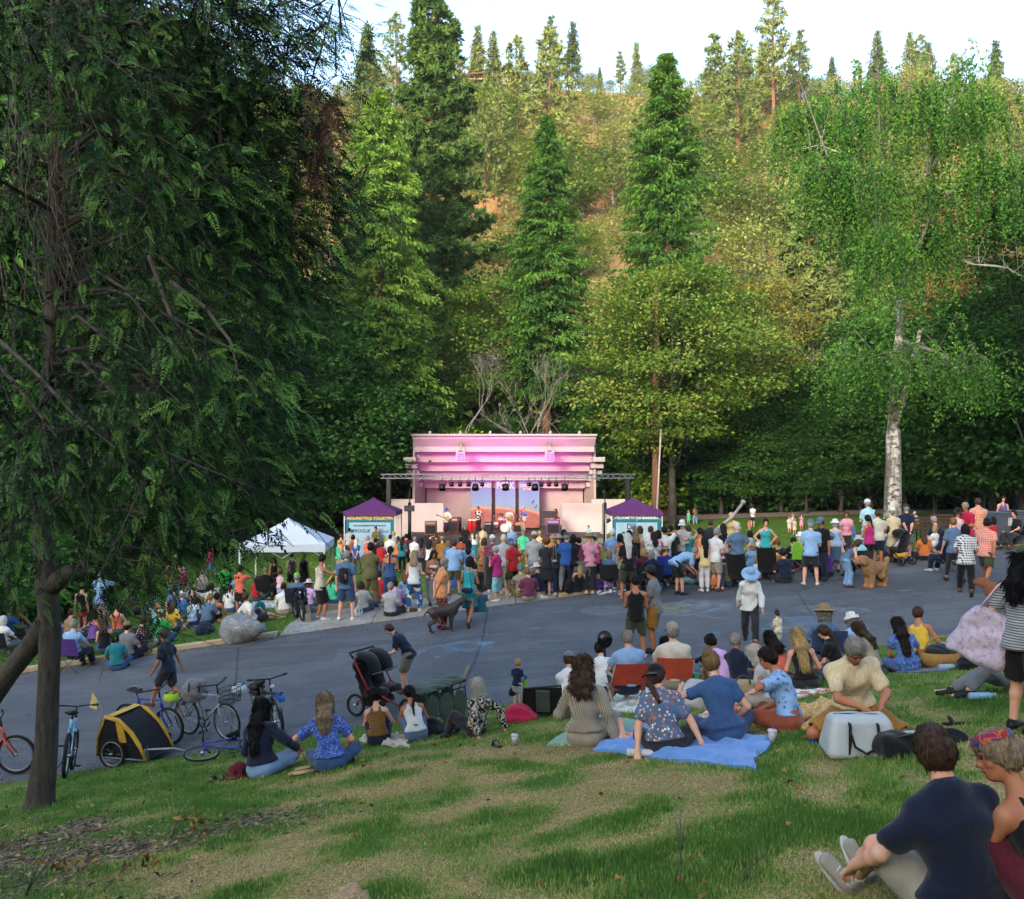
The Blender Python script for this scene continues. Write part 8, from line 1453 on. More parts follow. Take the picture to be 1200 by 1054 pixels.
chairman(735,756,824,8,'m/fair','lightblue/tee','navy/shorts','grey/fringe','','bald man in pale blue tee seated in the red folding chair',lambda p:beach(0,0,8,'red folding beach chair under the bald man',p=p),low=1,H=1.7)
chairman(788,752,818,-4,'m/fair','offwhite/tee','stone/shorts','grey/short','stone-cap','man in beige cap seated in the coral red folding chair',lambda p:beach(0,0,-4,'coral red folding beach chair under the man in beige cap','#b8452c',p=p),low=1,H=1.7)
NEAR='''
672 767 832 sitk -22 m/fair white/tee stone/shorts brown/short grey-cap | on the grass beside the woman in linen shirt
712 754 815 sitk 4 m/fair white/tee navy/shorts dark/short - | close behind the bald man in pale blue
783 748 806 sit -60 f/fair white/tee denim/jeans black/bob - | past the coral red folding chair
853 744 806 sitk 40 f/tan lilac/tee stone/shorts dark/bun - | in the row by the road in lilac
870 747 810 sitf -58 m/tan navy/tee charcoal/shorts grey/short - | in the row by the road looking sideways
893 754 806 sit -30 g/fair white/tee lightblue/shorts red/braid - | between grey haired man and blonde woman
918 741 800 sitk 10 f/fair coral/tube denim/jeans dark/wavy - | behind the girl with the red braid
946 738 808 sit -8 f/fair black/tank charcoal/jeans blond/verylong - | beside the straw hatted person near the road
907 764 830 sit 60 f/pale lightgrey/tee stone/trousers white/bob - | in front of the woman in floral blouse
984 736 794 sit 50 f/fair black/tee denim/jeans brown/pony - | behind the kneeling man
1013 719 776 sitk 0 f/pale lightblue/long charcoal/trousers grey/bob white-bucket | at the road edge near the blue camp chair
1026 738 792 sit 40 f/fair stone/tee denim/jeans brown/long - | just behind the kneeling man's shoulder
1066 732 788 sit -12 f/tan blue/dress/batik - dark/verylong - | on the dark rug beside the wicker basket
1083 714 773 sit -56 m/tan yellow/tank stone/shorts brown/short - | at the road edge beyond the wicker basket
1143 738 777 recl 72 f/fair black/tee paledenim/shorts dark/short - | on the white rug behind the pink tote bag
1200 790 812 recl 66 m/fair charcoal/tee grey/trousers brown/short - | on the lawn behind the woman with the tote bag
281 664 722 stand:phone 0 m/tan coral/tee navy/shorts black/short black-cap | beside the big grey boulder
375 650 727 wide:reach -58 m/tan offwhite/tank black/skirt black/short - | beside the fat tyred e-bike
405 645 728 wide:down -6 m/fair slate/tee denim/shorts grey/short shoe=white | on the apron wearing a dark backpack
434 636 714 wide:cross 2 m/tan olive/tee khaki/trousers black/short black-cap | on the apron edge beside the blue overalls
457 641 712 stand:hold 0 f/tan denim/tube denim/trousers dark/braid - | on the apron edge beside the olive tee
485 646 718 wide:hold 0 f/fair white/tank blue/trousers/patch ash/wavy - | on the apron wearing a bold patchwork print
507 645 710 shift:hold -150 f/tan rust/tube/print grey/longskirt dark/wavy - | behind the person in peach shirt
517 654 738 stand:behind -66 f/fair peach/polo maroon/trousers/floral grey/short shoe=maroon | right behind the pointer dog
549 653 734 stride:hold -14 f/tan turquoise/tank teal/skirt dark/bob - | carrying a teal cloth bag over the apron
583 641 706 stand:phone 62 f/fair magenta/tee aqua/cropped grey/short shoe=white lightgrey-cap | holding a folded grey chair
601 632 699 wide:hipR 46 m/tan red/polo army/shorts grey/short blue-cap shoe=white | at the lawn edge beside the magenta tee
640 631 699 stand:hold -6 f/fair charcoal/dress - red/curly barefoot | at the kerb beside the man in blue tee
664 625 698 wide:hold 0 m/fair blue/tee grey/jeans grey/short army-cap | at the kerb between grey dress and pink tee
691 625 697 stand:hold -6 f/fair pink/tee charcoal/trousers - khaki-straw | at the kerb beside the striped grey camp chair
736 622 704 wide:hold 4 f/tan black/tee army/shorts white/verylong barefoot | at the kerb with very long white hair
826 630 694 stand:hold 4 f/fair paleyellow/tank white/trousers black/verylong shoe=white | at the kerb beside the pink tee with purse
843 627 692 stand:hold -6 f/tan palepink/tee denim/jeans dark/verylong shoe=pink | at the kerb with a black purse
950 610 687 wide:hold -18 m/fair lightblue/tee charcoal/shorts grey/short slate-cap | on the road talking to the man in black tee
964 607 681 stand:hipR 120 m/tan black/tee navy/trousers brown/short slate-cap | on the road facing the man in light blue
979 609 671 stand:hold -10 f/fair lightblue/sun - grey/bob white-bucket | at the kerb in a white hat behind two talking men
993 634 689 stoop -88 f/fair slate/tank paledenim/wide brown/long - | reaching out to the golden doodle
1019 604 668 stand:hold 24 f/tan magenta/tank black/leggings dark/pony - | behind the golden doodle
1029 598 664 stand:hold -10 m/tan offwhite/tee navy/shorts brown/short - | beside the woman in magenta near the birch
1018 586 652 wide:hold 4 m/fair aqua/polo/check stone/trousers grey/short white-cap | behind the magenta tank top, taller than all around
1047 596 659 shift:hold -4 f/tan cream/dress - grey/short white-cap | in front of the birch trunk
1063 592 656 stand:behind -4 m/fair navy/tee grey/shorts grey/short charcoal-cap shoe=white | with hands behind his back near the birch
992 601 652 stand:hold 158 f/tan pink/tee charcoal/trousers brown/pony - | facing away from the stage behind the bending woman
1119 607 684 stride:swing -8 f/fair slate/tee charcoal/leggings sandy/short - | walking past the bins beside the plaid shirt
1132 615 698 stride:hold -22 f/tan navy/polo/plaid black/trousers black/bob - | on the road between slate tee and coral shirt
1155 608 687 stride:swing -46 m/tan coral/polo/check army/shorts dark/short black-cap | on the road in front of the wheeled bins
1133 589 660 stand:hold 118 m/tan crimson/polo charcoal/trousers grey/short - | near the bins talking with the woman in black cap
1121 596 662 stand:hold 176 f/fair palepink/tank charcoal/shorts brown/bob black-cap | near the benches facing the camera
1147 584 655 wide:cross -6 m/fair orange/polo/check charcoal/trousers brown/short - | beside the crimson shirt near the bins
1175 584 631 stand:hold 166 f/fair violet/sun - dark/wavy - | behind the wheeled bins facing the camera
95 684 746 stand:down -4 f/fair black/tank red/minis dark/bun - | on the far lawn right of the evergreen trunk
118 668 742 stand:phone 0 m/fair lightblue/tee stone/shorts grey/short purple-cap | on the far lawn under the evergreen boughs
203 650 712 stand:hips 0 f/tan mustard/tank paledenim/jeans blond/pony white-cap | on the far lawn below the evergreen boughs
263 661 715 stand:phone 6 m/tan kelly/tee charcoal/trousers dark/short - | on the far lawn behind the coral tee
322 653 700 shift:hold 176 f/tan black/tank charcoal/skirt brown/long - | under the white canopy facing the camera
342 648 696 stand:hold 30 f/fair navy/tank/floral charcoal/shorts brown/bun - | under the white canopy beside the black tank top
356 648 697 stand:down -14 f/tan black/sun - blond/pony - | under the white canopy right of the floral top
246 640 676 stride:swing -70 f/fair crimson/tee paledenim/jeans dark/pony - | far back on the lawn left of the white canopy
'''
SIT='''
40 702 748 sit 6 f/fair white/tee denim/jeans sandy/bob - | left of the trunk beside the long blonde hair
52 706 750 sitk -10 m/tan navy/tee charcoal/shorts black/short - | left of the trunk in navy
138 708 752 sit 12 f/fair coral/tank denim/jeans brown/bun - | under the boughs in coral
150 730 774 sit -8 m/fair grey/tee navy/jeans dark/short khaki-cap | under the boughs wearing a khaki cap
138 742 786 sit 20 f/tan teal/tee denim/jeans black/bob - | nearest the kerb under the boughs
202 704 750 sits -20 f/fair yellow/tee denim/shorts brown/wavy - | on the far lawn in yellow
214 694 738 sit 0 m/fair blue/tee charcoal/jeans grey/short white-cap | on the far lawn in a white cap
228 686 730 sitk 14 f/fair pink/tank navy/jeans blond/pony - | on the far lawn in pink
150 690 734 sit -10 m/tan army/tee charcoal/jeans dark/short - | on the far lawn in army green
64 716 760 sit 10 f/pale lilac/tee grey/trousers white/bob - | beside the trunk in lilac
300 676 712 sit -20 f/fair red/tee denim/jeans brown/bob - | under the canopy edge in red
270 672 708 sit 16 f/tan aqua/tee white/shorts dark/long - | behind the coral tee
236 668 704 sit -6 m/fair stone/tee navy/jeans sandy/short - | far back on the lawn in beige
216 664 700 sit 10 f/fair magenta/tee charcoal/jeans grey/bob - | far back on the lawn in magenta
334 684 720 sit 0 m/fair white/tee stone/shorts dark/short - | in front of the black camp chair
390 676 712 sit -12 f/fair mint/tee denim/jeans brown/pony - | behind the man with backpack
412 672 706 sit 12 f/fair navy/tee stone/shorts blond/bob - | on the lawn left of the khaki trousers
446 670 704 sit -4 m/fair red/tee charcoal/jeans black/short - | on the lawn behind the blue overalls
478 670 704 sit 8 f/fair lightblue/tee denim/jeans red/wavy - | on the lawn left of the patchwork trousers
892 626 660 sit 0 f/fair white/tee denim/jeans dark/bun - | on the open lawn behind the lounge chairs
952 630 664 sit -14 m/fair lightgrey/tee navy/shorts brown/short - | on the lawn behind the man in light blue
984 620 654 sit 6 f/fair palepink/tee stone/trousers grey/bob - | on the lawn behind the bending woman
1040 618 650 sit 0 f/fair teal/tee denim/jeans brown/bob - | on the lawn at the birch foot
1058 622 654 sit 18 m/tan white/tee charcoal/jeans dark/short - | on the lawn right of the birch foot
1084 622 656 sit -10 f/fair orange/tee navy/jeans brown/long - | on the lawn left of the benches
1100 606 640 sit 10 m/fair navy/tee stone/shorts grey/short stone-cap | on the bench behind the blue camp chair
1160 606 640 sit 20 f/fair red/tee charcoal/jeans dark/bob - | behind the wheeled bins in red
852 650 684 sit -20 f/fair khaki/tee denim/jeans sandy/bun - | at the kerb behind the left lounge chair
890 652 684 sit 0 g/fair white/tee pink/shorts blond/pony - | at the kerb between the lounge chairs
970 640 674 sit 10 f/tan purple/tee black/trousers black/bob - | at the kerb behind the white hatted woman
255 696 742 sit -8 f/tan black/tube khaki/shorts dark/bun - | on the lawn left of the big boulder
243 697 742 sitk -30 m/fair slate/tee navy/jeans ash/short - | beside the bare shouldered woman near the boulder
269 686 730 sit -12 f/fair white/tee denim/shorts brown/bun - | behind the big boulder
250 684 728 sit 26 f/fair offwhite/tee black/jeans dark/pony - | left behind the boulder looking aside
226 700 748 sitk -16 f/fair lightblue/tee/print denim/jeans brown/bob - | on the lawn left of the slate tee
190 716 764 sit 10 f/fair kelly/tee denim/jeans sandy/short white-cap | on the lawn under the lowest boughs
164 722 768 sit 0 m/fair navy/polo/floral stone/shorts brown/short - | on the lawn under the low boughs
124 725 770 sit 8 f/fair black/cami denim/jeans brown/wavy - | right of the purple camisole
110 717 762 sit -14 f/tan violet/cami charcoal/jeans dark/bob - | among the group right of the trunk
96 710 756 sit 176 f/fair maroon/tee denim/jeans grey/curly - | facing the camera in the group right of the trunk
82 714 756 sit -36 m/fair tan/tee charcoal/jeans brown/short - | in the group right of the trunk
87 726 772 chair -10 m/fair lightblue/tee charcoal/trousers grey/short - | in the purple chair right of the trunk
24 709 756 chair -6 f/fair maroon/tank denim/jeans blond/verylong - | in the slate camp chair left of the trunk
12 710 752 chair -20 m/tan blue/tee charcoal/shorts dark/short navy-cap | left of the woman with long blonde hair
4 722 768 chair -6 f/pale white/tee grey/trousers white/bob - | at the picture edge in the black camp chair
176 692 736 sitk -10 f/fair paledenim/tee denim/jeans brown/bob - | on the far lawn under the middle boughs
205 686 728 recl 30 m/fair slate/tee navy/jeans brown/short - | on the far lawn propped on his arms
180 704 748 sit 20 c/fair white/tee red/shorts sandy/short white-cap | under the boughs beside the turquoise top
185 708 752 sit -20 f/fair turquoise/tank denim/shorts blond/bun - | on the far lawn near the child in white cap
160 678 722 sit 50 f/fair navy/tank denim/jeans dark/long - | far back on the lawn under the boughs
312 664 708 chair -10 m/tan black/tee charcoal/trousers grey/short - | in the black camp chair under the white canopy
328 668 712 stand:hold -20 g/fair palepink/tee lightblue/shorts brown/short army-cap | next to the black camp chair under the canopy
348 672 716 chair 0 m/fair slate/tee charcoal/trousers grey/short lime-cap | under the canopy behind the e-bike
362 680 720 sit -10 f/fair lilac/tee denim/jeans brown/bob palepink-sunhat | in a pale pink sun hat behind the e-bike
298 694 734 recl -40 m/fair white/tee charcoal/shorts brown/short - | on the lawn right behind the boulder
426 682 716 sit 0 f/fair offwhite/tee denim/jeans brown/bob - | on the lawn between backpack and khaki trousers
458 683 722 sit -20 m/fair lightgrey/tee charcoal/shorts grey/short - | on the lawn right of the blue overalls
466 680 716 sit 14 f/fair lilac/tee denim/jeans dark/bun - | on the lawn right behind the grey tee
552 672 708 sit -40 f/tan plum/tube denim/jeans dark/wavy - | on the lawn right of the turquoise tank top
532 668 704 sit 20 c/fair blue/tee denim/shorts brown/short - | behind the woman in turquoise tank top
560 660 700 sit 10 m/fair black/tee charcoal/jeans dark/short - | on the lawn left of the folded grey chair
612 662 696 sit 0 m/fair stone/tee khaki/shorts grey/short grey-cap | on the lawn right of the red shirt
620 666 697 sits 20 m/fair plum/tee stone/shorts sandy/short - | on the lawn leaning left of the straw hat
632 660 697 sits 30 m/fair navy/tee stone/shorts - offwhite-straw | on the lawn left of the grey dress
652 660 696 sit 10 f/fair blue/dress/dots - brown/bob - | on the lawn between grey dress and blue tee
676 660 694 sit 0 f/fair black/tank charcoal/jeans blond/long - | on the lawn between blue and pink shirts
683 640 692 chair 0 m/tan army/tee charcoal/shorts brown/short khaki-cap | in the striped grey camp chair at the kerb
714 645 688 chair -8 f/fair slate/tee charcoal/jeans ash/bob - | right of the striped grey camp chair
754 643 686 chair 12 f/fair maroon/tee stone/trousers blond/bob - | in front of the dark blue chairs
763 645 692 chair 8 f/pale navy/tee charcoal/trousers grey/bob - | in the dark blue camp chair beside the straw hat
780 640 690 chair -6 f/pale maroon/tee charcoal/trousers - khaki-straw | in the blue and black camp chair at the kerb
797 642 692 bend -70 m/fair lightblue/tee black/shorts grey/short - | reaching to the ground at the kerb
811 648 690 sit 60 f/fair maroon/tee/stripes aqua/shorts grey/bob - | on the lawn facing the bending man
838 662 692 crouch -30 g/fair orange/dress - red/short - | at the kerb behind the pink tee with purse
862 634 668 stand:hold -10 g/fair peach/tank lilac/shorts sandy/short - | on the lawn left of the black lounge chairs
878 636 672 sit 6 f/fair lightblue/tee denim/jeans grey/bob khaki-straw | on the lawn behind the left black lounge chair
904 633 668 sit -6 f/fair mustard/tee denim/jeans red/curly - | on the lawn behind the right black lounge chair
914 640 672 sit 14 m/fair mustard/tee navy/jeans brown/short khaki-bucket | on the lawn between lounge chair and orange towel
921 644 676 sit 0 m/fair navy/tee charcoal/jeans dark/short navy-cap | on the coral towel near the lime chair
925 630 662 sit 16 m/fair black/tee denim/jeans black/short - | on the lawn behind the coral towel
934 634 668 sit -30 c/fair tan/tee denim/shorts sandy/short - | on the lawn left of the lime green chair
938 624 676 chair -10 f/pale lightgrey/tee charcoal/trousers white/bob white-bucket | in the lime green camp chair
1107 622 662 chair 10 f/fair navy/tee navy/trousers dark/bob - | in the blue camp chair near the benches
1075 600 640 sit 60 m/fair white/tee charcoal/trousers dark/short white-cap | on the bench behind the birch trunk
1006 628 672 chair 10 f/fair aqua/tee charcoal/trousers grey/bob lightgrey-bucket | at the kerb left of the magenta tank top
1188 598 630 chair 120 f/fair black/tee charcoal/trousers dark/short - | behind the wheeled bins in black
1092 616 652 sit 30 f/fair white/tee denim/jeans blond/bob - | on the lawn left of the blue camp chair
972 624 660 chair -10 f/fair lightgrey/tee charcoal/trousers grey/short grey-bucket | at the kerb behind the bending woman
690 656 694 sit 20 c/fair violet/tee denim/shorts brown/short - | on the lawn in front of the pink tee
'''
FAR='''
399 626 0 stand:hold -20 f/fair peach/tank denim/jeans brown/bun - | at the far left before the ROGUE tent
409 619 0 stand:hold 0 m/fair lightgrey/tee charcoal/trousers black/short - | before the left edge of the left purple tent
414 627 0 stand:hold 20 f/tan rust/tank black/jeans black/bob - | before the left purple tent in rust
397 633 0 stand:hold -50 f/fair mint/tank stone/shorts blond/bun - | left of the man in grey before the left tent
417 632 0 wide:behind 0 f/fair blue/tee olive/trousers white/long - | with long white hair before the left tent
431 628 0 stand:hold 6 f/fair coral/tank denim/jeans grey/bob - | in front of the lettered backdrop
441 617 0 stand:hold 160 m/tan olive/tee charcoal/trousers dark/short - | facing the crowd before the lettered backdrop
440 631 0 stand:hold 0 m/tan black/tee black/trousers black/short - | behind the olive shirted speaker
447 635 0 stand:hold -8 f/fair red/tee denim/jeans brown/bob - | right behind the khaki trousers man
457 627 0 wide:hold 0 m/fair white/tee denim/shorts black/short - | in the crowd above the blue overalls
461 623 0 stand:hold 4 f/fair lightgrey/tee olive/skirt blond/bob - | in the crowd before the right end of the lettered backdrop
466 629 0 stand:hold -14 f/fair orange/tank denim/shorts brown/pony - | in the crowd beside the white tee
471 630 0 stand:hold 0 f/fair teal/tee black/jeans dark/verylong - | in the crowd beside the maroon tee
476 626 0 stand:hold 0 m/fair maroon/tee black/jeans black/short - | in the crowd left of the bald man in white
485 629 0 wide:hold -30 m/fair white/polo stone/trousers grey/fringe - | bald in the crowd near the left speaker pole
494 631 0 stand:hold 0 f/fair navy/tee/floral navy/jeans black/long - | in the crowd near the left speaker pole
503 633 0 stand:hold -10 f/tan white/tank charcoal/shorts black/wavy - | in the crowd right of the floral navy top
511 626 0 stand:up 0 f/fair brown/tee charcoal/jeans brown/short - | in the crowd before the tan cabinet
518 629 0 stand:hold 4 m/fair mustard/tee black/trousers - khaki-straw | in the crowd before the blue hatted musician
525 634 0 stand:hold 0 f/fair slate/tee denim/jeans sandy/bob - | in the crowd beside the aqua tee
532 633 0 wide:hold 0 m/fair lightblue/tee olive/shorts brown/short - | in the crowd beside the rust tee
540 630 0 stand:hips 0 f/fair rust/tee charcoal/jeans dark/bun - | in the crowd before the organ cabinet
545 615 0 stand:hold 0 m/tan black/tee charcoal/jeans grey/short grey-cap | close to the stage before the organ cabinet
549 634 0 stand:hold -6 f/fair lightblue/dress - black/long - | in the crowd left of the teal skirt
556 619 0 stand:hold 0 f/fair white/tank teal/longskirt brown/verylong - | close to the stage before the red congas
566 617 0 stand:hold 6 f/fair cream/tee stone/trousers sandy/short olive-cap | close to the stage before the left banner
567 631 0 stand:hold 0 f/tan orange/sun/floral - brown/bob - | in the crowd before the left banner
577 628 0 stand:hold 0 m/fair plum/tee charcoal/trousers grey/short white-cap | in the crowd left of the drum kit
590 627 0 stand:hold 0 m/fair lightgrey/tee stone/trousers white/short - | in the crowd before the drum kit
600 617 0 wide:hold 0 m/fair paledenim/tee charcoal/trousers grey/short - | close to the stage before the drum kit
607 632 0 stand:hold 0 c/fair black/tee black/shorts brown/short grey-cap | in the crowd behind the red shirt
613 622 0 wide:hipR 0 m/tan mint/tee khaki/shorts grey/short teal-cap | in the crowd before the right banner
626 624 0 stand:hold 0 m/fair lightgrey/polo lightgrey/shorts sandy/short offwhite-cap | in the crowd right of the mint tee
632 623 0 stand:hold -12 f/fair paleyellow/tank stone/shorts blond/curly - | in the crowd beside the light grey shirt
648 627 0 stand:hold 0 f/fair peach/tee denim/jeans blond/bob - | in the crowd right of the curly red hair
655 627 0 stand:hold 0 m/fair charcoal/tee navy/trousers - stone-straw | in the crowd before the purple keyboard stand
661 621 0 stand:hold 0 m/fair black/tee charcoal/jeans black/short - | in the crowd right behind the blue tee
672 627 0 stand:hold 0 f/fair black/tee navy/jeans dark/bob - | in the crowd between blue and pink shirts
679 630 0 stand:hold 10 f/fair plum/tee charcoal/jeans dark/short - | in the crowd left of the large straw hat
690 616 0 stand:hold 160 c/fair aqua/tee navy/shorts dark/short - | near the stage steps
698 626 0 stand:hold 0 f/fair hotpink/tank charcoal/shorts grey/short - | in the crowd right of the large straw hat
718 621 0 wide:hold 0 m/fair paledenim/polo denim/jeans white/short white-cap | in the crowd left of the right purple tent
728 626 0 stand:hold 20 f/tan rust/tank stone/shorts black/bob - | in the crowd before the right backdrop
732 630 0 stand:hold 0 f/fair stone/tee charcoal/jeans dark/bun - | in the crowd above the long white hair
738 622 0 stand:hold 10 f/fair brown/tank black/jeans black/pony - | in the crowd before the right backdrop in brown
745 621 0 stand:hold 0 f/fair black/cami royal/minis sandy/wavy - | in the crowd in blue short shorts
743 614 0 stand:hold 0 f/fair lightblue/tee stone/shorts grey/short lightblue-cap | close to the right backdrop in a blue cap
750 617 0 stand:hold -6 f/fair cream/tee khaki/skirt brown/bob - | close to the right backdrop in cream
762 617 0 wide:hold -20 m/fair white/tee denim/jeans brown/short - | before the right end of the sponsor backdrop
767 624 0 stand:hold 10 f/tan lightgrey/tee/print stone/shorts dark/long - | in the crowd before the hot pink top
772 622 0 stand:hold 0 f/fair hotpink/tank charcoal/jeans dark/bob - | right of the sponsor backdrop
779 617 0 stand:up 0 m/tan white/tee navy/shorts dark/short - | right of the tent with arms raised
787 616 0 stand:hold 14 m/fair black/tee denim/jeans black/short - | right of the tent beside the white tee
796 612 0 stand:hold 24 f/tan black/tank maroon/skirt dark/bob - | right of the tent in a maroon skirt
800 610 0 stand:hold 160 m/fair lightgrey/tee charcoal/trousers grey/short white-cap | right of the tent facing the maroon skirt
808 617 0 stand:up 16 f/fair teal/sun - brown/bun - | right of the tent in a teal dress
822 619 0 stand:hold 20 f/tan peach/tank black/skirt dark/pony - | on the lawn above the yellow top
833 609 0 stand:hold -6 m/tan charcoal/tee stone/trousers brown/short - | on the lawn left of the grey haired man
838 619 0 stand:hold -60 m/fair white/tee stone/shorts grey/short - | on the lawn beside the tall dark haired woman
848 614 0 stand:hold 0 f/fair white/tank paledenim/jeans dark/verylong - | on the lawn beside the slate tee
864 614 0 wide:hips -8 m/fair slate/tee grey/shorts white/short - | on the lawn under the long wooden tube
857 600 0 wide:point 164 m/fair paleyellow/tee black/trousers grey/fringe - | on the lawn with a long tube on his shoulder
882 592 619 stand:cross 176 f/fair white/tee navy/shorts dark/bob black-cap | at the wood edge facing the camera
878 609 624 stand:hold 170 c/fair coral/tee grey/shorts brown/short - | at the wood edge beside the woman in white
897 608 0 wide:hips 172 f/fair turquoise/tank navy/minis dark/bun - | on the open lawn facing the camera
880 622 0 stand:hold 20 g/fair lightgrey/tee palepink/shorts dark/bob - | on the lawn before the child in coral
925 605 625 stand:hold 160 c/fair offwhite/tee offwhite/shorts sandy/short - | on the open lawn left of the lilac dress
929 602 624 stand:hold 170 g/fair lilac/dress - blond/bob - | on the open lawn among three children
931 607 627 stand:hold 186 g/fair cream/dress - sandy/bob - | on the open lawn in front of the lilac dress
939 602 622 stand:phone 170 g/fair pink/dress - dark/bob - | on the open lawn at the right of the children
815 592 616 wide:hold 20 f/tan olive/tank paledenim/jeans brown/long - | at the wood edge behind the crowd
807 598 615 stand:hold 0 g/fair mint/sun - blond/bob - | at the wood edge beside the olive top
284 617 640 stand:hold 0 m/fair lightblue/tee stone/shorts brown/short - | on the far path left of the white canopy
'''
def crowd(block,grp):
 for ln in block.strip().split('\n'):
  a,wh=ln.split('|');f=a.split();u,vt,vf=int(f[0]),int(f[1]),int(f[2]);ex=' '.join(f[8:]).replace('- ','').strip();ex='' if ex=='-' else ex;g=lambda k:'' if f[k]=='-' else f[k]
  person(u,vt,vf or None,f[3],float(f[4]),f[5],g(6),g(7),g(8),ex,wh.strip(),group=grp)
crowd(NEAR,None);crowd(FAR,'crowd standing in front of the stage')
def crowd_sit():
 for ln in SIT.strip().split('\n'):
  a,wh=ln.split('|');f=a.split();u,vt,vf=int(f[0]),int(f[1]),int(f[2]);ex=' '.join(f[8:]).strip();ex='' if ex=='-' else ex;g=lambda k:'' if f[k]=='-' else f[k]
  o=person(u,vt,None,f[3],float(f[4]),f[5],g(6),g(7),g(8),ex,wh.strip(),group='people seated on the far lawn')
  if f[3]=='chair':
   col={87:'purple',24:'slate',12:'charcoal',4:'black',312:'black',348:'navy',683:'grey',714:'charcoal',754:'maroon',763:'navy',780:'royal',938:'lime',1107:'navy',1006:'charcoal',1188:'black',972:'slate'}[u]
   camp_chair(0,0,float(f[4]),col,f'{re_col(col)} camp chair under the seated person '+{87:'right of the evergreen trunk',24:'left of the evergreen trunk',12:'farther left of the trunk',4:'at the picture edge',312:'under the white canopy',348:'behind the e-bike',683:'at the kerb',714:'next to the grey one',754:'near the kerb',763:'at the kerb',780:'at the kerb',938:'near the kerb',1107:'near the benches',1006:'beside the magenta top',1188:'behind the bins',972:'behind the bending woman'}[u],o.scale[0],.86 if u not in (938,780) else 1.0,o.location.copy())
crowd_sit()
def player(u,y,pose,yaw,who,tp,bt,hr,ex,lab,H=1.72,**kw):return person(u,None,None,pose,yaw,who,tp,bt,hr,ex,z=-.345,Y=y,H=H,lab=lab,group='musicians on the stage',**kw)
player(524,59.2,'shift:play',150,'m/fair','white/long','navy/jeans','','blue-sunhat','musician in white shirt and big blue hat at the left of the stage')
player(561,60.6,'stand:hold',160,'m/tan','black/tee/print','charcoal/trousers','dark/short','','percussionist in black tee before the left banner',H=1.78)
player(588,61.2,'chair',176,'m/fair','lightblue/polo','charcoal/trousers','dark/curly','','drummer in pale shirt and tie seated behind the drum kit')
player(597,59.3,'shift:play',172,'m/fair','offwhite/polo','white/trousers','','pink-fedora','guitarist in white with pink hat in the middle of the stage',H=1.72)
player(614,59.4,'shift:play',140,'m/fair','blue/polo/floral','tan/trousers','brown/short','pink-cap','guitarist in blue patterned shirt before the right banner',H=1.8)
player(652,59.0,'stand:hold',150,'f/tan','red/sun','','dark/long','','singer in red dress behind the purple keyboard stand',H=1.68)
def guitar(u,y,col,lab,dy=-.24,rz=150):
 o=empty('guitar',(X(u,y),y+dy,-.345+1.02),R(rz));M=Matrix.Rotation(R(90),3,'X');f=Field();f.ecap((-.16,0,0),(.10,0,.03),(0,0,1),.18,.035,.14,.035,.04);link('body',f.mesh(.022,'body',pm('guitar'+col.strip('#'),col,.3)),o);mb=MB();mb.box((.45,0,.14),(.62,.03,.05),M=Matrix.Rotation(R(-16),3,'Y'));mb.build('neck',pm('neck_wood','#5a3a22',.5),o);mb=MB();mb.box((.80,0,.24),(.16,.03,.09),M=Matrix.Rotation(R(-16),3,'Y'),bev=.01);mb.build('headstock',BLACKP,o);mb=MB();mb.tube([(-.1,.02,.15),(-.05,.18,.42),(.15,.12,.35),(.2,.02,.1)],.012,4,True,.4);mb.build('strap',BLACKP,o);tag(o,lab,'guitar')
guitar(524,59.2,'#b0824a','pale guitar held by the musician in the big blue hat');guitar(597,59.3,'#8a5a2c','brown guitar held by the guitarist in pink hat',rz=176);guitar(614,59.4,'#b0a090','white electric guitar held by the guitarist in blue shirt',rz=150)
def near(lab):return next(o for o,S,s in PEOPLE if lab in o['label'])
def held(lab,off):
 o=near(lab);M=Matrix.Rotation(o.rotation_euler.z,3,'Z');return o.location+M@(Vector(off)*o.scale[0]),o.rotation_euler.z
p,rz=held('wearing a dark backpack',(0,-.20,1.0));o=empty('backpack',p,rz);f=Field();f.ecap((0,0,.05),(0,0,.34),(1,0,0),.15,.09,.13,.08,.05);link('body',f.mesh(.018,'body',cloth('#191d2a'),.006,20),o);f=Field();f.ecap((0,-.09,.06),(0,-.09,.2),(1,0,0),.11,.05,.10,.045,.03);link('pocket',f.mesh(.018,'pocket',cloth('#14161d')),o);MB().tube([(.09,-.1,.06),(.1,-.11,.24)],.022,5,True,.4).build('orange_patch',cloth('#b8562a'),o);[MB().tube([(s*.1,.06,.36),(s*.12,.2,.44),(s*.13,.3,.3),(s*.12,.2,.02),(s*.1,.05,.02)],.018,5,True,.4).build('strap',cloth('black'),o) for s in (-1,1)];tag(o,'dark backpack with orange patch worn by the man in denim shorts','backpack')
def purse(lab,off,col,text_,d=(.26,.1,.2),up=.55):
 p,rz=held(lab,off);o=empty('handbag',p,rz);f=Field();f.ecap((-d[0]*.3,0,d[2]*.45),(d[0]*.3,0,d[2]*.45),(0,1,0),d[2]*.45,d[1]*.5,d[2]*.45,d[1]*.5,.02);link('body',f.mesh(.016,'body',cloth(col),.005,18),o);MB().tube([(-d[0]*.4,0,d[2]*.7),(-d[0]*.3,0,up),(d[0]*.2,0,up+.06),(d[0]*.4,0,d[2]*.7)],.011,5,True,.5).build('strap',cloth(col),o);tag(o,text_,'handbag')
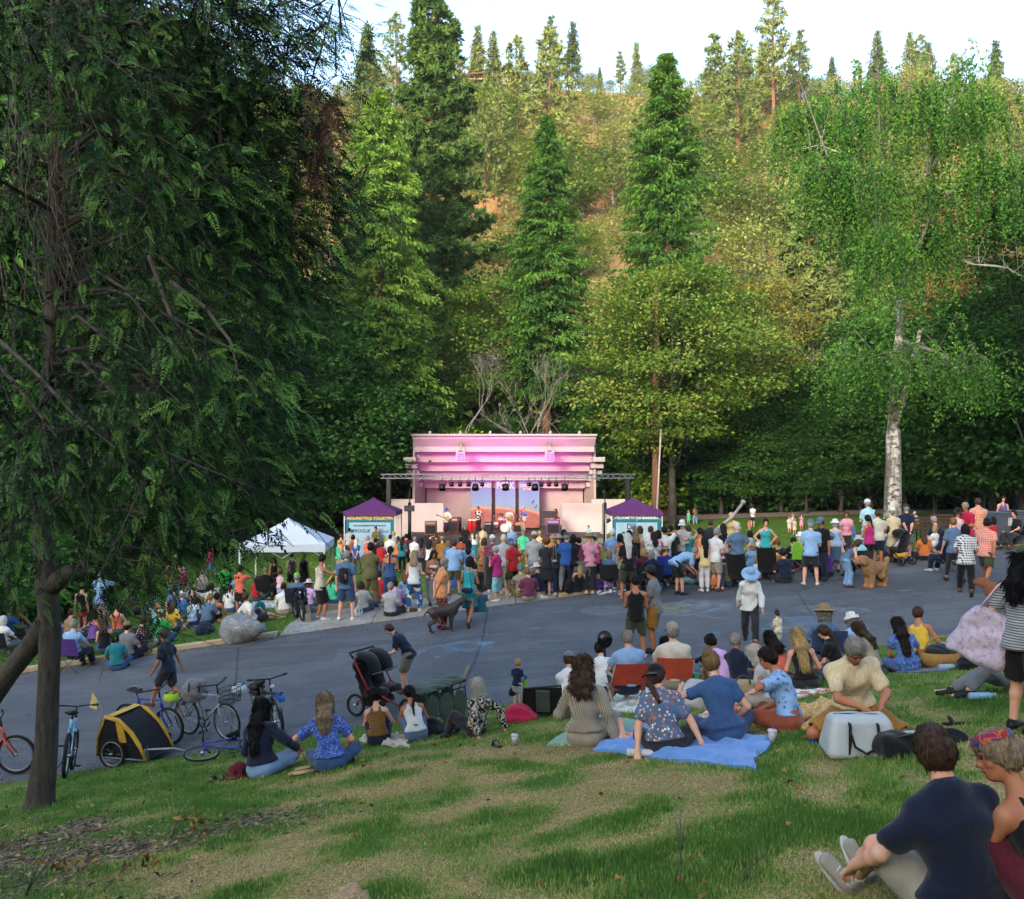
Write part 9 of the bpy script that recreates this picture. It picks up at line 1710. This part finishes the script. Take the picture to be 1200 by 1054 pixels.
purse('with a black purse',(.20,-.10,.86),'black','black purse on the shoulder of the woman in pale pink');purse('carrying a teal cloth bag',(.02,-.17,.82),'navy','dark crossbody purse on the back of the turquoise tank top',(.3,.12,.24),.6);purse('patchwork print',(-.02,.0,0),'brown','small bag at the feet of the patchwork trousers',(.2,.1,.16),.2);purse('between grey dress',(-.36,-.05,.8),'stone','beige strap bag beside the charcoal dress',(.12,.06,.3),.6)
p,rz=held('carrying a teal cloth bag',(.22,.16,.30));o=empty('cloth_bag',p,rz+.4);f=Field();f.ecap((0,0,.05),(0,0,.42),(1,0,0),.19,.05,.17,.025,.03,0,.4);link('body',f.mesh(.018,'body',cloth('#1d5260'),.008,14),o);MB().tube([(-.12,0,.44),(-.06,0,.6),(.06,0,.6),(.12,0,.44)],.012,5).build('handle',cloth('#1d5260'),o);tag(o,'teal cloth bag carried by the woman in turquoise tank top','cloth bag')
p,rz=held('holding a folded grey chair',(-.02,.34,.62));o=empty('folded_chair',p,rz);MB().box((0,0,.35),(.40,.05,.86),bev=.02).build('fabric',cloth('#55504c','vstripes'),o);[MB().tube([(s*.2,.03,-.12),(s*.2,.03,.8)],.012,5).build('tube',GREYM,o) for s in (-1,1)];tag(o,'folded grey striped chair held by the woman in magenta','folded chair')
p,rz=held('long tube on his shoulder',(0,0,0));o=empty('long_tube',at(858,606,p.y-.15));M=p.y/F;mb=MB();mb.tube([(-30*M*.8,-.3,-.012*0-.45),(0,0,0),(14*M,.2,.42)],[.07,.05,.045],8);mb.tube([(14*M,.2,.42),(16*M,.22,.5)],.08,8);mb.build('tube',pm('pale_wood','#9a9488',.6),o);tag(o,'long pale wooden tube resting on the shoulder of the man in yellow','wooden tube')
p=near('bald man in pale blue').location;o=empty('paddle_fan',Vector((p.x-.34,p.y-.05,p.z+1.0)));mb=MB();mb.lathe([(.004,-.01),(.11,-.01),(.115,0),(.11,.01),(.004,.01)],16,(0,0,.12),Matrix.Rotation(R(80),3,'X'),1,1.15);mb.build('blade',pm('black_gloss','#0c0c0e',.2),o);MB().tube([(0,0,.0),(0,0,-.14)],.016,6).build('handle',BLACKP,o);tag(o,'glossy black paddle fan held up by the bald man','fan')
p,rz=held('blond toddler',(.24,.26,.72));o=empty('toy',p);f=Field();f.ecap((0,0,0),(0,0,.14),(1,0,0),.03,.03,.05,.04,.01);link('body',f.mesh(.012,'body',cloth('lime')),o);MB().ball((0,0,.17),.05,8,5).build('head',cloth('blue'),o);tag(o,'green and blue toy held by the blond toddler','toy')
p,rz=held('blond toddler',(-.22,.1,.42));sack(p,(.10,.1,.1),'black','dark toy dangling from the other hand of the toddler',0,'toy',3,False)
lounge(866,690,-28,'black high backed lounge chair at the kerb behind the girl in peach');lounge(900,682,-24,'black high backed lounge chair at the kerb beside the small backpack');sack(hit(937-30,674),(.34,.22,.36),'black','small black backpack standing on the road at the kerb',.2,'backpack',12);sack(hit(921,677),(.3,.2,.07),'lightgrey','crumpled pale cloth beside the small black backpack',.2,'cloth',13,False)
camp_chair(738,700,30,'black','black folding chair at the kerb beside the very long white hair',1.0,.9);camp_chair(1002,646,200,'slate','slate blue camp chair behind the bending woman facing the crowd');camp_chair(68,778,-15,'navy','navy camp chair standing right behind the evergreen trunk',1.0,.9)
p=hit(966,790);camp_chair(0,0,-4,'denim','blue camp chair at the road edge under the straw hat',.9,.8,p);person(966,728,790,'chair',-4,'f/fair','slate/tee','stone/trousers','grey/bob','khaki-straw',z=p.z-.1,Y=p.y,H=1.6,lab='person in slate tee and straw hat seated in the blue camp chair')
blanket([(905,668),(945,668),(940,660),(908,660)],'#b85a42','plain','coral towel on the lawn near the lime chair',.03,21,'towel');blanket([(556,706),(580,706),(578,700),(560,700)],'#b8744a','print','orange printed cloth beside the plum strapless top',.04,22,'towel');blanket([(648,694),(668,694),(668,688),(650,688)],'#3a68b0','dots','blue dotted cloth on the lawn behind the blue tee',.05,23,'towel');blanket([(700,697),(735,694),(732,684),(702,686)],'#5a5a88','print','purple patterned rug in front of the grey camp chair',.04,24)
blanket([(120,758),(142,758),(142,750),(124,750)],'#a9a9a6','print','white cloth on the lawn beside the black camisole',.03,25);blanket([(200,736),(250,738),(255,726),(210,724)],'#26324a','plain','dark rug under the people left of the boulder',.03,26);blanket([(215,700),(260,700),(258,690),(220,690)],'#b0a58a','print','pale rug with boxes far back on the lawn',.04,27);blanket([(290,716),(330,712),(330,704),(296,706)],'#8aa0a8','print','pale blue rug under the white canopy',.04,28)
for (u,v,d,c,lab) in ((217,692,(.34,.24,.3),'tan','tan paper bag on the pale rug far back on the lawn'),(305,716,(.3,.22,.3),'teal','teal cooler bag under the white canopy'),(420,722,(.22,.2,.24),'white','white bag on the lawn behind the man with backpack'),(560,704,(.3,.2,.2),'peach','peach bag beside the plum strapless top'),(592,700,(.34,.26,.2),'cream','cream bag behind the red shirted man'),(702,690,(.3,.22,.26),'purple','purple bag under the grey camp chair'),(668,694,(.26,.2,.34),'black','black backpack standing between the blue and pink shirts'),(770,694,(.3,.2,.3),'blue','blue bag beneath the dark blue camp chair'),(712,692,(.28,.2,.22),'lilac','lilac bag beside the grey camp chair'),(240,744,(.5,.4,.25),'navy','navy bag left of the slate tee'),(1088,652,(.3,.2,.3),'lightblue','pale blue bag on the lawn left of the navy chair')):
 sack(hit(u,v),d,c,lab,.3,'bag',u%7)
o=empty('yellow_pole',hit(386,716));mb=MB();mb.tube([(-.25,0,.6),(.35,0,1.45)],.028,6);mb.tube([(.35,0,1.45),(.42,0,1.55)],.045,6);mb.build('pole',cloth('yellow'),o);mb=MB();mb.tube([(-.25,0,.6),(-.34,0,.47)],.034,6);mb.build('grip',BLACKP,o);tag(o,'yellow pole leaning beside the canopy leg','pole')
from collections import defaultdict
same=defaultdict(list)
for ob in COL.objects:
 if ob.parent is None and ob.get('label') and ob.get('category'):same[ob['label']].append(ob)
ORD='first second third fourth fifth sixth seventh eighth ninth tenth eleventh twelfth'.split()
for lb,obs in same.items():
 if 1<len(obs)<=12 and nw(lb)<=13:
  for i,ob in enumerate(sorted(obs,key=lambda q:q.location.x/max(q.location.y,1))):ob['label']=f'{ORD[i]} from left: {lb}' if nw(lb)<=13 else lb
for ob in COL.objects:
 lb=ob.get('label')
 if 0:ob['label']=' '.join(lb.split()[:16])
